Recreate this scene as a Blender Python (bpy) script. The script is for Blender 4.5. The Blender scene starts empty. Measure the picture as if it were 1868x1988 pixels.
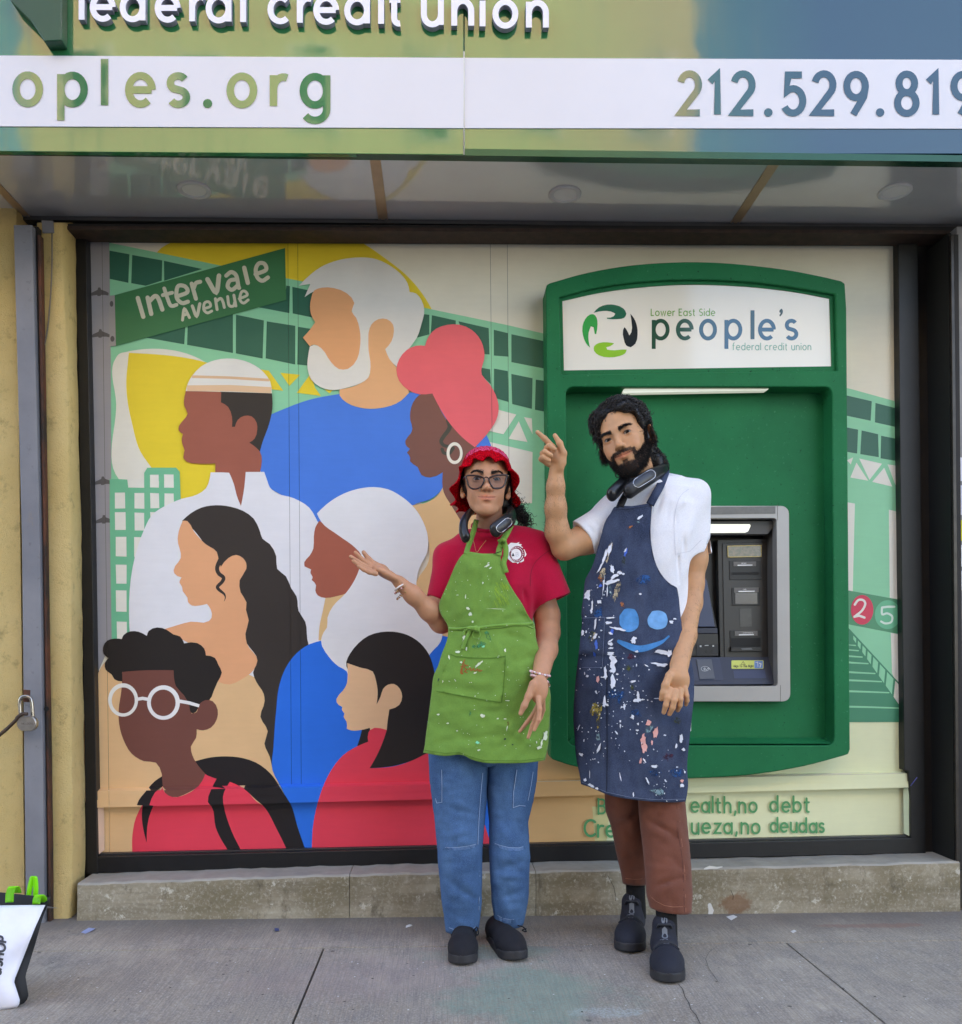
import bpy, bmesh, math, random
import numpy as np
from mathutils import Vector, Matrix, noise as mnoise
from mathutils.geometry import delaunay_2d_cdt
from mathutils.bvhtree import BVHTree

random.seed(7)
rng = np.random.default_rng(7)
SC = bpy.context.scene
COL = SC.collection

# ---------------------------------------------------------------- camera
F, CX, CY = 1727.0, 934.0, 1285.0          # focal length and principal point on a 1868 x 1988 frame
CAM = Vector((0.0, 0.0, 0.95))
YAW, ROLL = math.radians(2.5), 0.012
_r0 = Vector((math.cos(YAW), -math.sin(YAW), 0)); _u0 = Vector((0, 0, 1))
FWD = Vector((math.sin(YAW), math.cos(YAW), 0))
RT = math.cos(ROLL) * _r0 - math.sin(ROLL) * _u0
UP = math.cos(ROLL) * _u0 + math.sin(ROLL) * _r0
cam_data = bpy.data.cameras.new("camera")
cam = bpy.data.objects.new("camera", cam_data); COL.objects.link(cam)
cam.matrix_world = Matrix(((RT.x, UP.x, -FWD.x, CAM.x), (RT.y, UP.y, -FWD.y, CAM.y), (RT.z, UP.z, -FWD.z, CAM.z), (0, 0, 0, 1)))
cam_data.sensor_fit = 'HORIZONTAL'; cam_data.sensor_width = 36.0
cam_data.lens = 36.0 * F / 1868.0
cam_data.shift_y = (CY - 994.0) / 1868.0
cam_data.clip_start = 0.05; cam_data.clip_end = 500
SC.camera = cam

# ---------------------------------------------------------------- sky, sun, exposure
SUN_EL, SUN_AZ = math.radians(31), math.radians(160)    # the sun stands behind the shop: the front is in open shade, the houses opposite are sunlit
sd = Vector((math.sin(SUN_AZ) * math.cos(SUN_EL), -math.cos(SUN_AZ) * math.cos(SUN_EL), math.sin(SUN_EL)))  # towards the sun
world = bpy.data.worlds.new("World"); SC.world = world; world.use_nodes = True
wn = world.node_tree.nodes; wl = world.node_tree.links
sky = wn.new('ShaderNodeTexSky'); sky.sky_type = 'NISHITA'; sky.sun_disc = False
sky.sun_elevation = SUN_EL
sky.sun_rotation = math.atan2(sd.x, sd.y)
sky.air_density = 1.0; sky.dust_density = 1.6; sky.ozone_density = 1.0
wl.new(sky.outputs[0], wn['Background'].inputs[0]); wn['Background'].inputs[1].default_value = 0.15
sun_l = bpy.data.lights.new("sun", 'SUN'); sun_l.energy = 3.5; sun_l.angle = math.radians(0.6); sun_l.color = (1.0, 0.93, 0.83)
sun = bpy.data.objects.new("sun", sun_l); COL.objects.link(sun); sun.location = sd * 30
sun.rotation_euler = (-sd).to_track_quat('-Z', 'Y').to_euler()
SC.view_settings.view_transform = 'Standard'; SC.view_settings.look = 'None'
SC.view_settings.gamma = 1.0; SC.view_settings.use_curve_mapping = False
SC.view_settings.exposure = 2.9
try:
    SC.view_settings.use_white_balance = True; SC.view_settings.white_balance_temperature = 7800.0; SC.view_settings.white_balance_tint = 18.0
except AttributeError: pass
SC.render.engine = 'CYCLES'
SC.cycles.max_bounces = 6; SC.cycles.use_denoising = True

# ---------------------------------------------------------------- pixel -> place
def ray(px, py):
    return FWD + RT * ((px - CX) / F) - UP * ((py - CY) / F)
def P(px, py, Y):                      # the point seen at (px, py) that stands in the plane y = Y
    d = ray(px, py); return CAM + d * (Y / d.y)
# pavement: falls slightly to the right
_a = P(160, 1791, 3.26); _b = P(1865, 1773, 3.26)
GSX = (_b.z - _a.z) / (_b.x - _a.x); GZ0 = _a.z - GSX * _a.x
def gz(x): return GZ0 + GSX * x
def G(px, py):                         # the point of the pavement seen at (px, py)
    d = ray(px, py)
    t = (GZ0 + GSX * CAM.x - CAM.z) / (d.z - GSX * d.x)
    return CAM + d * t

# ---------------------------------------------------------------- materials
def lin(c):
    if isinstance(c, str):
        c = tuple(int(c[i:i + 2], 16) / 255 for i in (0, 2, 4))
    else:
        c = tuple(v / 255 for v in c)
    return tuple(v / 12.92 if v <= 0.04045 else ((v + 0.055) / 1.055) ** 2.4 for v in c) + (1.0,)
class NT:
    def __init__(s, name):
        s.m = bpy.data.materials.new(name); s.m.use_nodes = True
        s.n = s.m.node_tree.nodes; s.l = s.m.node_tree.links
        s.b = s.n['Principled BSDF']; s.out = s.n['Material Output']
    def add(s, t, **kw):
        nd = s.n.new(t)
        for k, v in kw.items(): setattr(nd, k, v)
        return nd
    def set(s, node, **kw):
        for k, v in kw.items():
            i = node.inputs[k.replace('_', ' ')]
            if hasattr(v, 'is_linked'): s.l.new(v, i)
            else: i.default_value = v
    def coord(s, scale=(1, 1, 1), loc=(0, 0, 0), rot=(0, 0, 0)):
        tc = s.add('ShaderNodeTexCoord'); mp = s.add('ShaderNodeMapping')
        mp.inputs['Scale'].default_value = scale; mp.inputs['Location'].default_value = loc; mp.inputs['Rotation'].default_value = rot
        s.l.new(tc.outputs['Object'], mp.inputs['Vector']); return mp.outputs[0]
    def noise(s, scale, detail=4, rough=0.55, vec=None, dist=0.0):
        nd = s.add('ShaderNodeTexNoise'); nd.inputs['Scale'].default_value = scale; nd.inputs['Detail'].default_value = detail
        nd.inputs['Roughness'].default_value = rough; nd.inputs['Distortion'].default_value = dist
        s.l.new(vec if vec is not None else s.coord(), nd.inputs['Vector']); return nd.outputs['Fac']
    def ramp(s, fac, p0, p1, c0=(0, 0, 0, 1), c1=(1, 1, 1, 1)):
        nd = s.add('ShaderNodeValToRGB'); e = nd.color_ramp.elements
        e[0].position = p0; e[1].position = p1; e[0].color = c0; e[1].color = c1
        s.l.new(fac, nd.inputs[0]); return nd.outputs[0]
    def mix(s, fac, a, b, mode='MIX'):
        nd = s.add('ShaderNodeMix', data_type='RGBA', blend_type=mode)
        for i, v in ((0, fac), (6, a), (7, b)):
            if hasattr(v, 'is_linked'): s.l.new(v, nd.inputs[i])
            else: nd.inputs[i].default_value = v
        return nd.outputs[2]
    def math(s, op, a, b=0.0):
        nd = s.add('ShaderNodeMath', operation=op)
        for i, v in ((0, a), (1, b)):
            if hasattr(v, 'is_linked'): s.l.new(v, nd.inputs[i])
            else: nd.inputs[i].default_value = v
        return nd.outputs[0]
    def bump(s, h, strength=0.3, dist=0.002):
        nd = s.add('ShaderNodeBump'); nd.inputs['Strength'].default_value = strength; nd.inputs['Distance'].default_value = dist
        s.l.new(h, nd.inputs['Height']); s.l.new(nd.outputs[0], s.b.inputs['Normal']); return nd
    def base(s, v): s.set(s.b, Base_Color=v)
def shade(c, k): return tuple(min(1, max(0, x * k)) for x in c[:3]) + (1.0,)
_MC = {}
def plain(name, col, rough=0.6, metallic=0.0, spec=0.5, vary=0.12, vscale=6.0, bump=0.0, bscale=200.0, coat=0.0):
    key = (name, str(col))
    if key in _MC: return _MC[key]
    t = NT(name); c = lin(col)
    t.set(t.b, Roughness=rough, Metallic=metallic, Specular_IOR_Level=spec)
    if coat: t.set(t.b, Coat_Weight=coat, Coat_Roughness=0.08)
    n = t.noise(vscale, 6, 0.6)
    t.base(t.mix(t.ramp(n, 0.3, 0.7), shade(c, 1 - vary), shade(c, 1 + vary)))
    if bump: t.bump(t.noise(bscale, 3), bump, 0.001)
    _MC[key] = t.m
    return t.m
def paint_mat(col):                    # hand brushed wall paint: faint horizontal brush streaks and uneven coats
    key = ('paint', str(col))
    if key in _MC: return _MC[key]
    t = NT('brushed_paint'); c = lin(col)
    t.set(t.b, Roughness=0.42, Specular_IOR_Level=0.35)
    streak = t.noise(1.0, 4, 0.6, t.coord((9, 9, 70)))
    patch = t.noise(5.5, 5, 0.6)
    n = t.mix(0.7, streak, patch)
    t.base(t.mix(t.ramp(n, 0.32, 0.68), shade(c, 0.95), shade(c, 1.04)))
    t.bump(t.mix(0.6, streak, t.noise(60, 3)), 0.10, 0.002)
    _MC[key] = t.m
    return t.m

# ---------------------------------------------------------------- objects
def tag(o, label=None, cat=None, group=None, kind=None):
    if label: o['label'] = label
    if cat: o['category'] = cat
    if group: o['group'] = group
    if kind: o['kind'] = kind
    return o
def link(o, parent=None):
    COL.objects.link(o)
    if parent is not None:
        o.parent = parent
        o.matrix_parent_inverse = WINV.get(parent.name, Matrix.Identity(4))
    return o
WINV = {}
def thing(name, label, cat, loc=(0, 0, 0), group=None):
    o = bpy.data.objects.new(name, None); COL.objects.link(o); o.location = loc; o.empty_display_size = 0.1
    WINV[o.name] = Matrix.Translation(-Vector(loc))
    return tag(o, label, cat, group)
def mesh(name, verts, faces, mats, parent=None, smooth=False, fmat=None):
    me = bpy.data.meshes.new(name)
    me.from_pydata([tuple(v) for v in verts], [], [tuple(f) for f in faces])
    for m in (mats if isinstance(mats, (list, tuple)) else [mats]): me.materials.append(m)
    if fmat is not None: me.polygons.foreach_set('material_index', np.asarray(fmat, np.int32))
    if smooth: me.polygons.foreach_set('use_smooth', np.ones(len(me.polygons), bool))
    me.update()
    return link(bpy.data.objects.new(name, me), parent)
def npmesh(name, V, Q, mat, parent=None, smooth=True):
    me = bpy.data.meshes.new(name); V = np.asarray(V, np.float32); Q = np.asarray(Q, np.int32)
    k = Q.shape[1]
    me.vertices.add(len(V)); me.vertices.foreach_set('co', V.ravel())
    me.loops.add(Q.size); me.loops.foreach_set('vertex_index', Q.ravel())
    me.polygons.add(len(Q)); me.polygons.foreach_set('loop_start', np.arange(0, Q.size, k, dtype=np.int32))
    me.polygons.foreach_set('loop_total', np.full(len(Q), k, np.int32))
    if smooth: me.polygons.foreach_set('use_smooth', np.ones(len(Q), bool))
    for m in (mat if isinstance(mat, (list, tuple)) else [mat]): me.materials.append(m)
    me.validate(); me.update()
    return link(bpy.data.objects.new(name, me), parent)
def bm_obj(name, bm, mats, parent=None, smooth=False):
    me = bpy.data.meshes.new(name)
    bmesh.ops.recalc_face_normals(bm, faces=bm.faces)
    bm.to_mesh(me); bm.free()
    for m in (mats if isinstance(mats, (list, tuple)) else [mats]): me.materials.append(m)
    if smooth: me.polygons.foreach_set('use_smooth', np.ones(len(me.polygons), bool))
    return link(bpy.data.objects.new(name, me), parent)
def bevel(o, w, seg=2, ang=40):
    b = o.modifiers.new('bevel', 'BEVEL'); b.width = w; b.segments = seg; b.limit_method = 'ANGLE'; b.angle_limit = math.radians(ang)
    b.harden_normals = False
    return o
def box(name, lo, hi, m, parent=None, bev=0.0):
    bm = bmesh.new(); bmesh.ops.create_cube(bm, size=1)
    lo = Vector(lo); hi = Vector(hi)
    for v in bm.verts:
        v.co = Vector(((lo[i] + hi[i]) / 2 + v.co[i] * (hi[i] - lo[i]) for i in range(3)))
    o = bm_obj(name, bm, m, parent)
    if bev: bevel(o, bev)
    return o
def pxprism(name, pts, Y, depth, m, parent=None, bev=0.0, back=None):
    """closed outline seen at pts, front face in plane y = Y, going straight back by depth"""
    fr = [P(x, y, Y) for x, y in pts]; n = len(fr)
    bk = [v + Vector((0, depth, 0)) for v in fr]
    faces = [tuple(range(n)), tuple(range(2 * n - 1, n - 1, -1))] + [(i, n + i, n + (i + 1) % n, (i + 1) % n) for i in range(n)]
    bm = bmesh.new(); vs = [bm.verts.new(v) for v in fr + bk]
    for f in faces: bm.faces.new([vs[i] for i in f])
    o = bm_obj(name, bm, m, parent)
    if bev: bevel(o, bev)
    return o
def tube(name, pts, r, m, parent=None, seg=8, closed=False, flat=1.0):
    V, Q = tube_geo(pts, r, seg, closed, flat)
    return npmesh(name, V, Q, m, parent)
def tube_geo(pts, r, seg=8, closed=False, flat=1.0, up=None):
    pts = [Vector(p) for p in pts]; n = len(pts)
    rr = r if isinstance(r, (list, tuple, np.ndarray)) else [r] * n
    V = []; prev = None
    for i, p in enumerate(pts):
        a = pts[(i - 1) % n] if (closed or i > 0) else p
        b = pts[(i + 1) % n] if (closed or i < n - 1) else p
        t = (b - a).normalized() if (b - a).length > 1e-9 else Vector((0, 0, 1))
        if prev is None:
            ref = Vector(up) if up else (Vector((0, 0, 1)) if abs(t.z) < 0.9 else Vector((1, 0, 0)))
            nx = (ref - t * ref.dot(t)).normalized()
        else:
            nx = prev - t * prev.dot(t)
            nx = nx.normalized() if nx.length > 1e-6 else t.orthogonal().normalized()
        prev = nx; by = t.cross(nx)
        for k in range(seg):
            an = 2 * math.pi * k / seg
            V.append(p + nx * (math.cos(an) * rr[i]) + by * (math.sin(an) * rr[i] * flat))
    Q = []
    for i in range(n if closed else n - 1):
        j = (i + 1) % n
        for k in range(seg):
            Q.append((i * seg + k, i * seg + (k + 1) % seg, j * seg + (k + 1) % seg, j * seg + k))
    if not closed:
        V.append(pts[0]); V.append(pts[-1]); c0, c1 = n * seg, n * seg + 1
        for k in range(seg):
            Q.append((c0, (k + 1) % seg, k, k)); Q.append((c1, (n - 1) * seg + k, (n - 1) * seg + (k + 1) % seg, (n - 1) * seg + (k + 1) % seg))
    V = np.array([tuple(v) for v in V]); Q = np.array(Q)
    return V, Q
def npmesh_any(name, V, Q, mat, parent=None, smooth=True):       # faces may be degenerate quads (triangles)
    fs = [tuple(dict.fromkeys(q)) for q in np.asarray(Q).tolist()]
    return mesh(name, V, [f for f in fs if len(f) > 2], mat, parent, smooth)
def tube(name, pts, r, m, parent=None, seg=8, closed=False, flat=1.0, up=None):
    V, Q = tube_geo(pts, r, seg, closed, flat, up)
    return npmesh_any(name, V, Q, m, parent)
def catmull(pts, k=8, closed=False):
    pts = [np.array(p, float) for p in pts]; n = len(pts); out = []
    for i in range(n if closed else n - 1):
        p1, p2 = pts[i], pts[(i + 1) % n]
        p0 = pts[(i - 1) % n] if closed or i > 0 else 2 * p1 - p2
        p3 = pts[(i + 2) % n] if closed or i < n - 2 else 2 * p2 - p1
        for j in range(k):
            t = j / k
            out.append(0.5 * (2 * p1 + (p2 - p0) * t + (2 * p0 - 5 * p1 + 4 * p2 - p3) * t * t + (3 * p1 - p0 - 3 * p2 + p3) * t ** 3))
    if not closed: out.append(pts[-1])
    return out
def smooth2(pts, ang=58, seg=9.0):
    """rounds a hand measured outline, keeping its sharp corners"""
    p = np.array(pts, float); n = len(p); out = []
    d = np.roll(p, -1, 0) - p; L = np.hypot(d[:, 0], d[:, 1]) + 1e-9
    dir_ = d / L[:, None]
    cor = [math.degrees(math.acos(max(-1, min(1, float(dir_[i - 1] @ dir_[i]))))) > ang for i in range(n)]
    for i in range(n):
        j = (i + 1) % n
        def tan(k):
            a, b = L[k - 1], L[k]
            return (dir_[k - 1] * b + dir_[k] * a) / (a + b)
        m0 = dir_[i] * L[i] if cor[i] else tan(i) * L[i]
        m1 = dir_[i] * L[i] if cor[j] else tan(j) * L[i]
        if cor[i] and not cor[j]: m0 = 2 * dir_[i] * L[i] - m1 * 1.0; m0 = 0.5 * m0 + 0.5 * dir_[i] * L[i]
        if cor[j] and not cor[i]: m1 = 2 * dir_[i] * L[i] - m0 * 1.0; m1 = 0.5 * m1 + 0.5 * dir_[i] * L[i]
        k = 1 if (cor[i] and cor[j]) else max(2, min(12, int(L[i] / seg)))
        for q in range(k):
            t = q / k
            h00 = 2 * t ** 3 - 3 * t * t + 1; h10 = t ** 3 - 2 * t * t + t; h01 = -2 * t ** 3 + 3 * t * t; h11 = t ** 3 - t * t
            out.append(tuple(h00 * p[i] + h10 * m0 + h01 * p[j] + h11 * m1))
    return out
def inside(pt, poly):
    x, y = pt; c = False; n = len(poly); j = n - 1
    for i in range(n):
        if (poly[i][1] > y) != (poly[j][1] > y) and x < (poly[j][0] - poly[i][0]) * (y - poly[i][1]) / (poly[j][1] - poly[i][1]) + poly[i][0]: c = not c
        j = i
    return c
def inside_np(X, Y, poly):
    c = np.zeros(X.shape, bool); n = len(poly); j = n - 1
    for i in range(n):
        xi, yi = poly[i]; xj, yj = poly[j]
        if yi != yj:
            c ^= ((yi > Y) != (yj > Y)) & (X < (xj - xi) * (Y - yi) / (yj - yi) + xi)
        j = i
    return c
def fill2d(loops, grid=None):
    """constrained triangulation of an outline with holes (even-odd); grid adds inner points at that spacing"""
    vs = []; es = []
    for lp in loops:
        b = len(vs); n = len(lp); vs += [Vector((p[0], p[1])) for p in lp]
        es += [(b + i, b + (i + 1) % n) for i in range(n)]
    if grid:
        a = np.array([(v.x, v.y) for v in vs]); x0, y0 = a.min(0); x1, y1 = a.max(0)
        gx, gy = np.meshgrid(np.arange(x0 + grid / 2, x1, grid), np.arange(y0 + grid / 2, y1, grid))
        gx[::2] += grid * 0.5
        m = np.zeros(gx.shape, bool)
        for lp in loops: m ^= inside_np(gx, gy, lp)
        # keep clear of the outline
        pts = np.stack([gx[m], gy[m]], 1)
        if len(pts):
            dmin = np.full(len(pts), 1e9)
            for lp in loops:
                q = np.array(lp, float)
                for i in range(len(q)):
                    p0 = q[i]; d = q[(i + 1) % len(q)] - p0; dd = d @ d + 1e-12
                    t = np.clip((pts - p0) @ d / dd, 0, 1)
                    dmin = np.minimum(dmin, np.hypot(*(pts - p0 - t[:, None] * d).T))
            vs += [Vector((float(p[0]), float(p[1]))) for p in pts[dmin > grid * 0.35]]
    r = delaunay_2d_cdt(vs, es, [], 0, 1e-5)
    V = np.array([(v.x, v.y) for v in r[0]]); T = np.array([f for f in r[2] if len(f) == 3])
    if len(T) == 0: return V, T
    c = V[T].mean(1); m = np.zeros(len(T), bool)
    for lp in loops: m ^= inside_np(c[:, 0], c[:, 1], lp)
    return V, T[m]
def union2d(faces):
    """union of overlapping convex faces -> triangles without overlaps"""
    vs = []; fs = []
    for f in faces:
        a = sum(f[i][0] * f[(i + 1) % len(f)][1] - f[(i + 1) % len(f)][0] * f[i][1] for i in range(len(f)))
        if abs(a) < 1e-9: continue
        g = f if a > 0 else f[::-1]
        b = len(vs); vs += [Vector((p[0], p[1])) for p in g]; fs.append(list(range(b, b + len(g))))
    r = delaunay_2d_cdt(vs, [], fs, 0, 1e-4)
    V = np.array([(v.x, v.y) for v in r[0]]); T = np.array([f for f in r[2] if len(f) == 3])
    c = V[T].mean(1); m = np.zeros(len(T), bool)
    for g in fs:
        q = np.array([(vs[i].x, vs[i].y) for i in g]); k = (c[:, 0] > q[:, 0].min()) & (c[:, 0] < q[:, 0].max()) & (c[:, 1] > q[:, 1].min()) & (c[:, 1] < q[:, 1].max()) & ~m
        if k.any(): m[k] = inside_np(c[k, 0], c[k, 1], q)
    return V, T[m]
def ribbon(pl, w, closed=False, rnd=False):
    """faces of a stroke of full width w (or list of widths) along polyline pl"""
    p = [np.array(q, float) for q in pl]; n = len(p); fs = []
    ws = w if isinstance(w, (list, tuple)) else [w] * n
    L = []; R = []
    for i in range(n):
        a = p[i - 1] if (closed or i > 0) else None; b = p[(i + 1) % n] if (closed or i < n - 1) else None
        d1 = (p[i] - a) / (np.linalg.norm(p[i] - a) + 1e-9) if a is not None else None
        d2 = (b - p[i]) / (np.linalg.norm(b - p[i]) + 1e-9) if b is not None else None
        if d1 is None: d1 = d2
        if d2 is None: d2 = d1
        t = d1 + d2; t = t / (np.linalg.norm(t) + 1e-9); nn = np.array((-t[1], t[0]))
        c = max(0.5, float(nn @ np.array((-d1[1], d1[0]))))
        L.append(p[i] + nn * ws[i] / 2 / c); R.append(p[i] - nn * ws[i] / 2 / c)
    for i in range(n if closed else n - 1):
        j = (i + 1) % n; fs.append([L[i], R[i], R[j], L[j]])
    if rnd and not closed:
        for k in (0, n - 1): fs.append([p[k] + ws[k] / 2 * np.array((math.cos(a), math.sin(a))) for a in np.linspace(0, 2 * math.pi, 11)[:-1]])
    return fs
def arc(cx, cy, rx, ry, a0, a1, n=None):
    n = n or max(4, int(abs(a1 - a0) / 14))
    return [(cx + rx * math.cos(math.radians(a0 + (a1 - a0) * i / n)), cy + ry * math.sin(math.radians(a0 + (a1 - a0) * i / n))) for i in range(n + 1)]

# ---------------------------------------------------------------- a small geometric stroke alphabet (x-height 1)
_o = arc(.42, .5, .42, .46, 0, 360, 26)
GL = {
 'o': (.84, [_o]), 'p': (.84, [[(0, -.5), (0, 1)], _o]), 'b': (.84, [[(0, 1.5), (0, 0)], _o]), 'd': (.84, [[(.84, 1.5), (.84, 0)], _o]),
 'q': (.84, [[(.84, -.5), (.84, 1)], _o]), 'g': (.84, [[(.84, 1), (.84, -.08)] + arc(.42, -.1, .42, .36, 0, -145)[1:], _o]),
 'a': (.84, [[(.84, 1), (.84, 0)], _o]), 'l': (0, [[(0, 0), (0, 1.5)]]), 'i': (0, [[(0, 0), (0, 1)], [(0, 1.27), (0, 1.43)]]),
 'e': (.84, [[(.02, .5), (.82, .5)], arc(.42, .5, .42, .46, 0, 312)]), 'c': (.74, [arc(.42, .5, .42, .46, 48, 312)]),
 's': (.56, [arc(.28, .73, .25, .23, 32, 245)[:-1] + arc(.29, .27, .26, .23, 75, -150)]),
 'r': (.42, [[(0, 0), (0, 1)], arc(.36, .52, .36, .42, 180, 68)]), 'n': (.72, [[(0, 0), (0, 1)], arc(.36, .56, .36, .40, 180, 0) + [(.72, 0)]]),
 'm': (1.2, [[(0, 0), (0, 1)], arc(.3, .6, .3, .36, 180, 0) + [(.6, 0)], arc(.9, .6, .3, .36, 180, 0) + [(1.2, 0)]]),
 'h': (.72, [[(0, 0), (0, 1.5)], arc(.36, .56, .36, .40, 180, 0) + [(.72, 0)]]),
 'u': (.72, [[(0, 1)] + arc(.36, .42, .36, .40, 180, 360), [(.72, 1), (.72, 0)]]),
 't': (.45, [[(.16, 1.32)] + [(.16, .24)] + arc(.36, .24, .2, .22, 180, 285)[1:], [(-.04, .94), (.42, .94)]]),
 'f': (.5, [[(.18, 0), (.18, 1.2)] + arc(.4, 1.2, .22, .26, 180, 75)[1:], [(-.04, .94), (.44, .94)]]),
 'w': (1.16, [[(0, 1), (.29, 0), (.58, .95), (.87, 0), (1.16, 1)]]), 'v': (.72, [[(0, 1), (.36, 0), (.72, 1)]]),
 'z': (.66, [[(0, .94), (.64, .94), (0, .05), (.66, .05)]]), 'y': (.72, [[(0, 1), (.36, 0)], [(.72, 1), (.2, -.5)]]),
 'k': (.62, [[(0, 0), (0, 1.5)], [(.58, 1), (.02, .42)], [(.2, .58), (.62, 0)]]), 'x': (.62, [[(0, 0), (.62, 1)], [(0, 1), (.62, 0)]]),
 '.': (.12, [[(0, .0), (.0, .14)]]), ',': (.14, [[(.1, .12), (.1, 0), (.02, -.22)]]), "'": (.1, [[(.1, 1.5), (.1, 1.35), (0, 1.15)]]),
 'L': (.62, [[(0, 1.42), (0, .06), (.62, .06)]]), 'E': (.66, [[(.66, 1.36), (0, 1.36), (0, .06), (.66, .06)], [(0, .74), (.58, .74)]]),
 'S': (.74, [arc(.37, 1.04, .33, .33, 35, 250)[:-1] + arc(.38, .39, .34, .34, 75, -150)]),
 'A': (.96, [[(0, 0), (.48, 1.42), (.96, 0)], [(.2, .5), (.76, .5)]]), 'I': (0, [[(0, 0), (0, 1.42)]]),
 'B': (.72, [[(0, 0), (0, 1.42)], [(0, 1.36)] + arc(.36, 1.06, .3, .31, 90, -90) + [(0, .75)], [(0, .75)] + arc(.38, .4, .34, .35, 90, -90) + [(0, .05)]]),
 'C': (.9, [arc(.6, .71, .58, .68, 48, 312)]), 'T': (.8, [[(.4, 0), (.4, 1.36)], [(0, 1.36), (.8, 1.36)]]), 'F': (.62, [[(0, 0), (0, 1.36), (.62, 1.36)], [(0, .74), (.54, .74)]]),
 'R': (.72, [[(0, 0), (0, 1.36)] + arc(.38, 1.03, .33, .33, 90, -90) + [(0, .7)], [(.3, .7), (.72, 0)]]), 'P': (.72, [[(0, 0), (0, 1.36)] + arc(.38, 1.0, .35, .36, 90, -90) + [(0, .64)]]),
 'H': (.8, [[(0, 0), (0, 1.42)], [(.8, 0), (.8, 1.42)], [(0, .74), (.8, .74)]]), 'O': (1.2, [arc(.6, .71, .6, .68, 0, 360, 30)]), 'D': (.86, [[(0, 0), (0, 1.36), (.3, 1.36)] + arc(.3, .7, .55, .66, 90, -90) + [(0, .04)]]),
 'W': (1.3, [[(0, 1.42), (.32, 0), (.65, 1.36), (.98, 0), (1.3, 1.42)]]), 'G': (.95, [arc(.6, .71, .58, .68, 48, 350) + [(1.16, .7), (.7, .7)]]), 'K': (.8, [[(0, 0), (0, 1.42)], [(.76, 1.42), (.02, .6)], [(.25, .84), (.8, 0)]]),
 'N': (.84, [[(0, 0), (0, 1.42), (.84, 0), (.84, 1.42)]]), '-': (.4, [[(0, .5), (.4, .5)]]), '/': (.5, [[(0, -.1), (.5, 1.5)]]),
 '&': (.95, [[(.95, 0), (.25, .95)] + arc(.45, 1.13, .24, .25, 215, -20)[1:] + [(.2, .6)] + arc(.36, .35, .34, .33, 140, 300)[1:] + [(.9, .7)]]),
 '2': (.8, [arc(.4, 1.02, .37, .38, 165, -38) + [(.03, .06), (.82, .06)]]), '1': (.32, [[(0, 1.12), (.3, 1.38), (.3, 0)]]),
 '5': (.78, [[(.72, 1.36), (.16, 1.36), (.1, .78)] + arc(.36, .47, .4, .42, 118, -150)]),
 '9': (.82, [arc(.41, .98, .38, .4, 0, 360, 22), [(.79, .95), (.72, .6), (.3, 0)]]),
 '8': (.84, [arc(.42, 1.07, .32, .32, 0, 360, 20), arc(.42, .4, .38, .36, 0, 360, 22)]),
}
def text_faces(s, x, y, h, w, gap=.36, slant=0.0, rot=0.0, jit=0.0, rnd=False, space=.55, stretch=1.0):
    """strokes of text with its baseline starting at (x, y) in picture axes (y down); h = x-height, w = stroke width"""
    out = []; cx = 0.0; ca, sa = math.cos(rot), math.sin(rot)
    for ch in s:
        if ch == ' ': cx += space; continue
        adv, pls = GL[ch]
        dj = (random.uniform(-jit, jit), random.uniform(-jit, jit)); fs = []
        for pl in pls:
            q = []
            for (a, b) in pl:
                gx = (cx + a * stretch + slant * b + dj[0]) * h; gy = (b + dj[1] * .6) * h
                q.append((x + gx * ca + gy * sa, y + gx * sa - gy * ca))
            cl = math.hypot(q[0][0] - q[-1][0], q[0][1] - q[-1][1]) < 1e-4
            fs += ribbon(q[:-1] if cl else q, w, cl, rnd)
            if ch == '.' : fs += [[np.array(q[0]) * .5 + np.array(q[1]) * .5 + .62 * w * np.array((math.cos(a), math.sin(a))) for a in np.linspace(0, 6.28318, 13)[:-1]]]
        out.append((ch, fs)); cx += adv * stretch + gap
    return out
def flat_obj(name, V, T, m, to3d, parent=None, thick=0.0):
    v3 = [to3d(x, y) for x, y in V]
    if not thick: return mesh(name, v3, T, m, parent)
    bm = bmesh.new(); vs = [bm.verts.new(v) for v in v3]
    for t in T:
        try: bm.faces.new([vs[i] for i in t])
        except ValueError: pass
    r = bmesh.ops.extrude_face_region(bm, geom=bm.faces[:])
    for e in r['geom']:
        if isinstance(e, bmesh.types.BMVert): e.co.y += thick
    return bm_obj(name, bm, m, parent)
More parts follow.
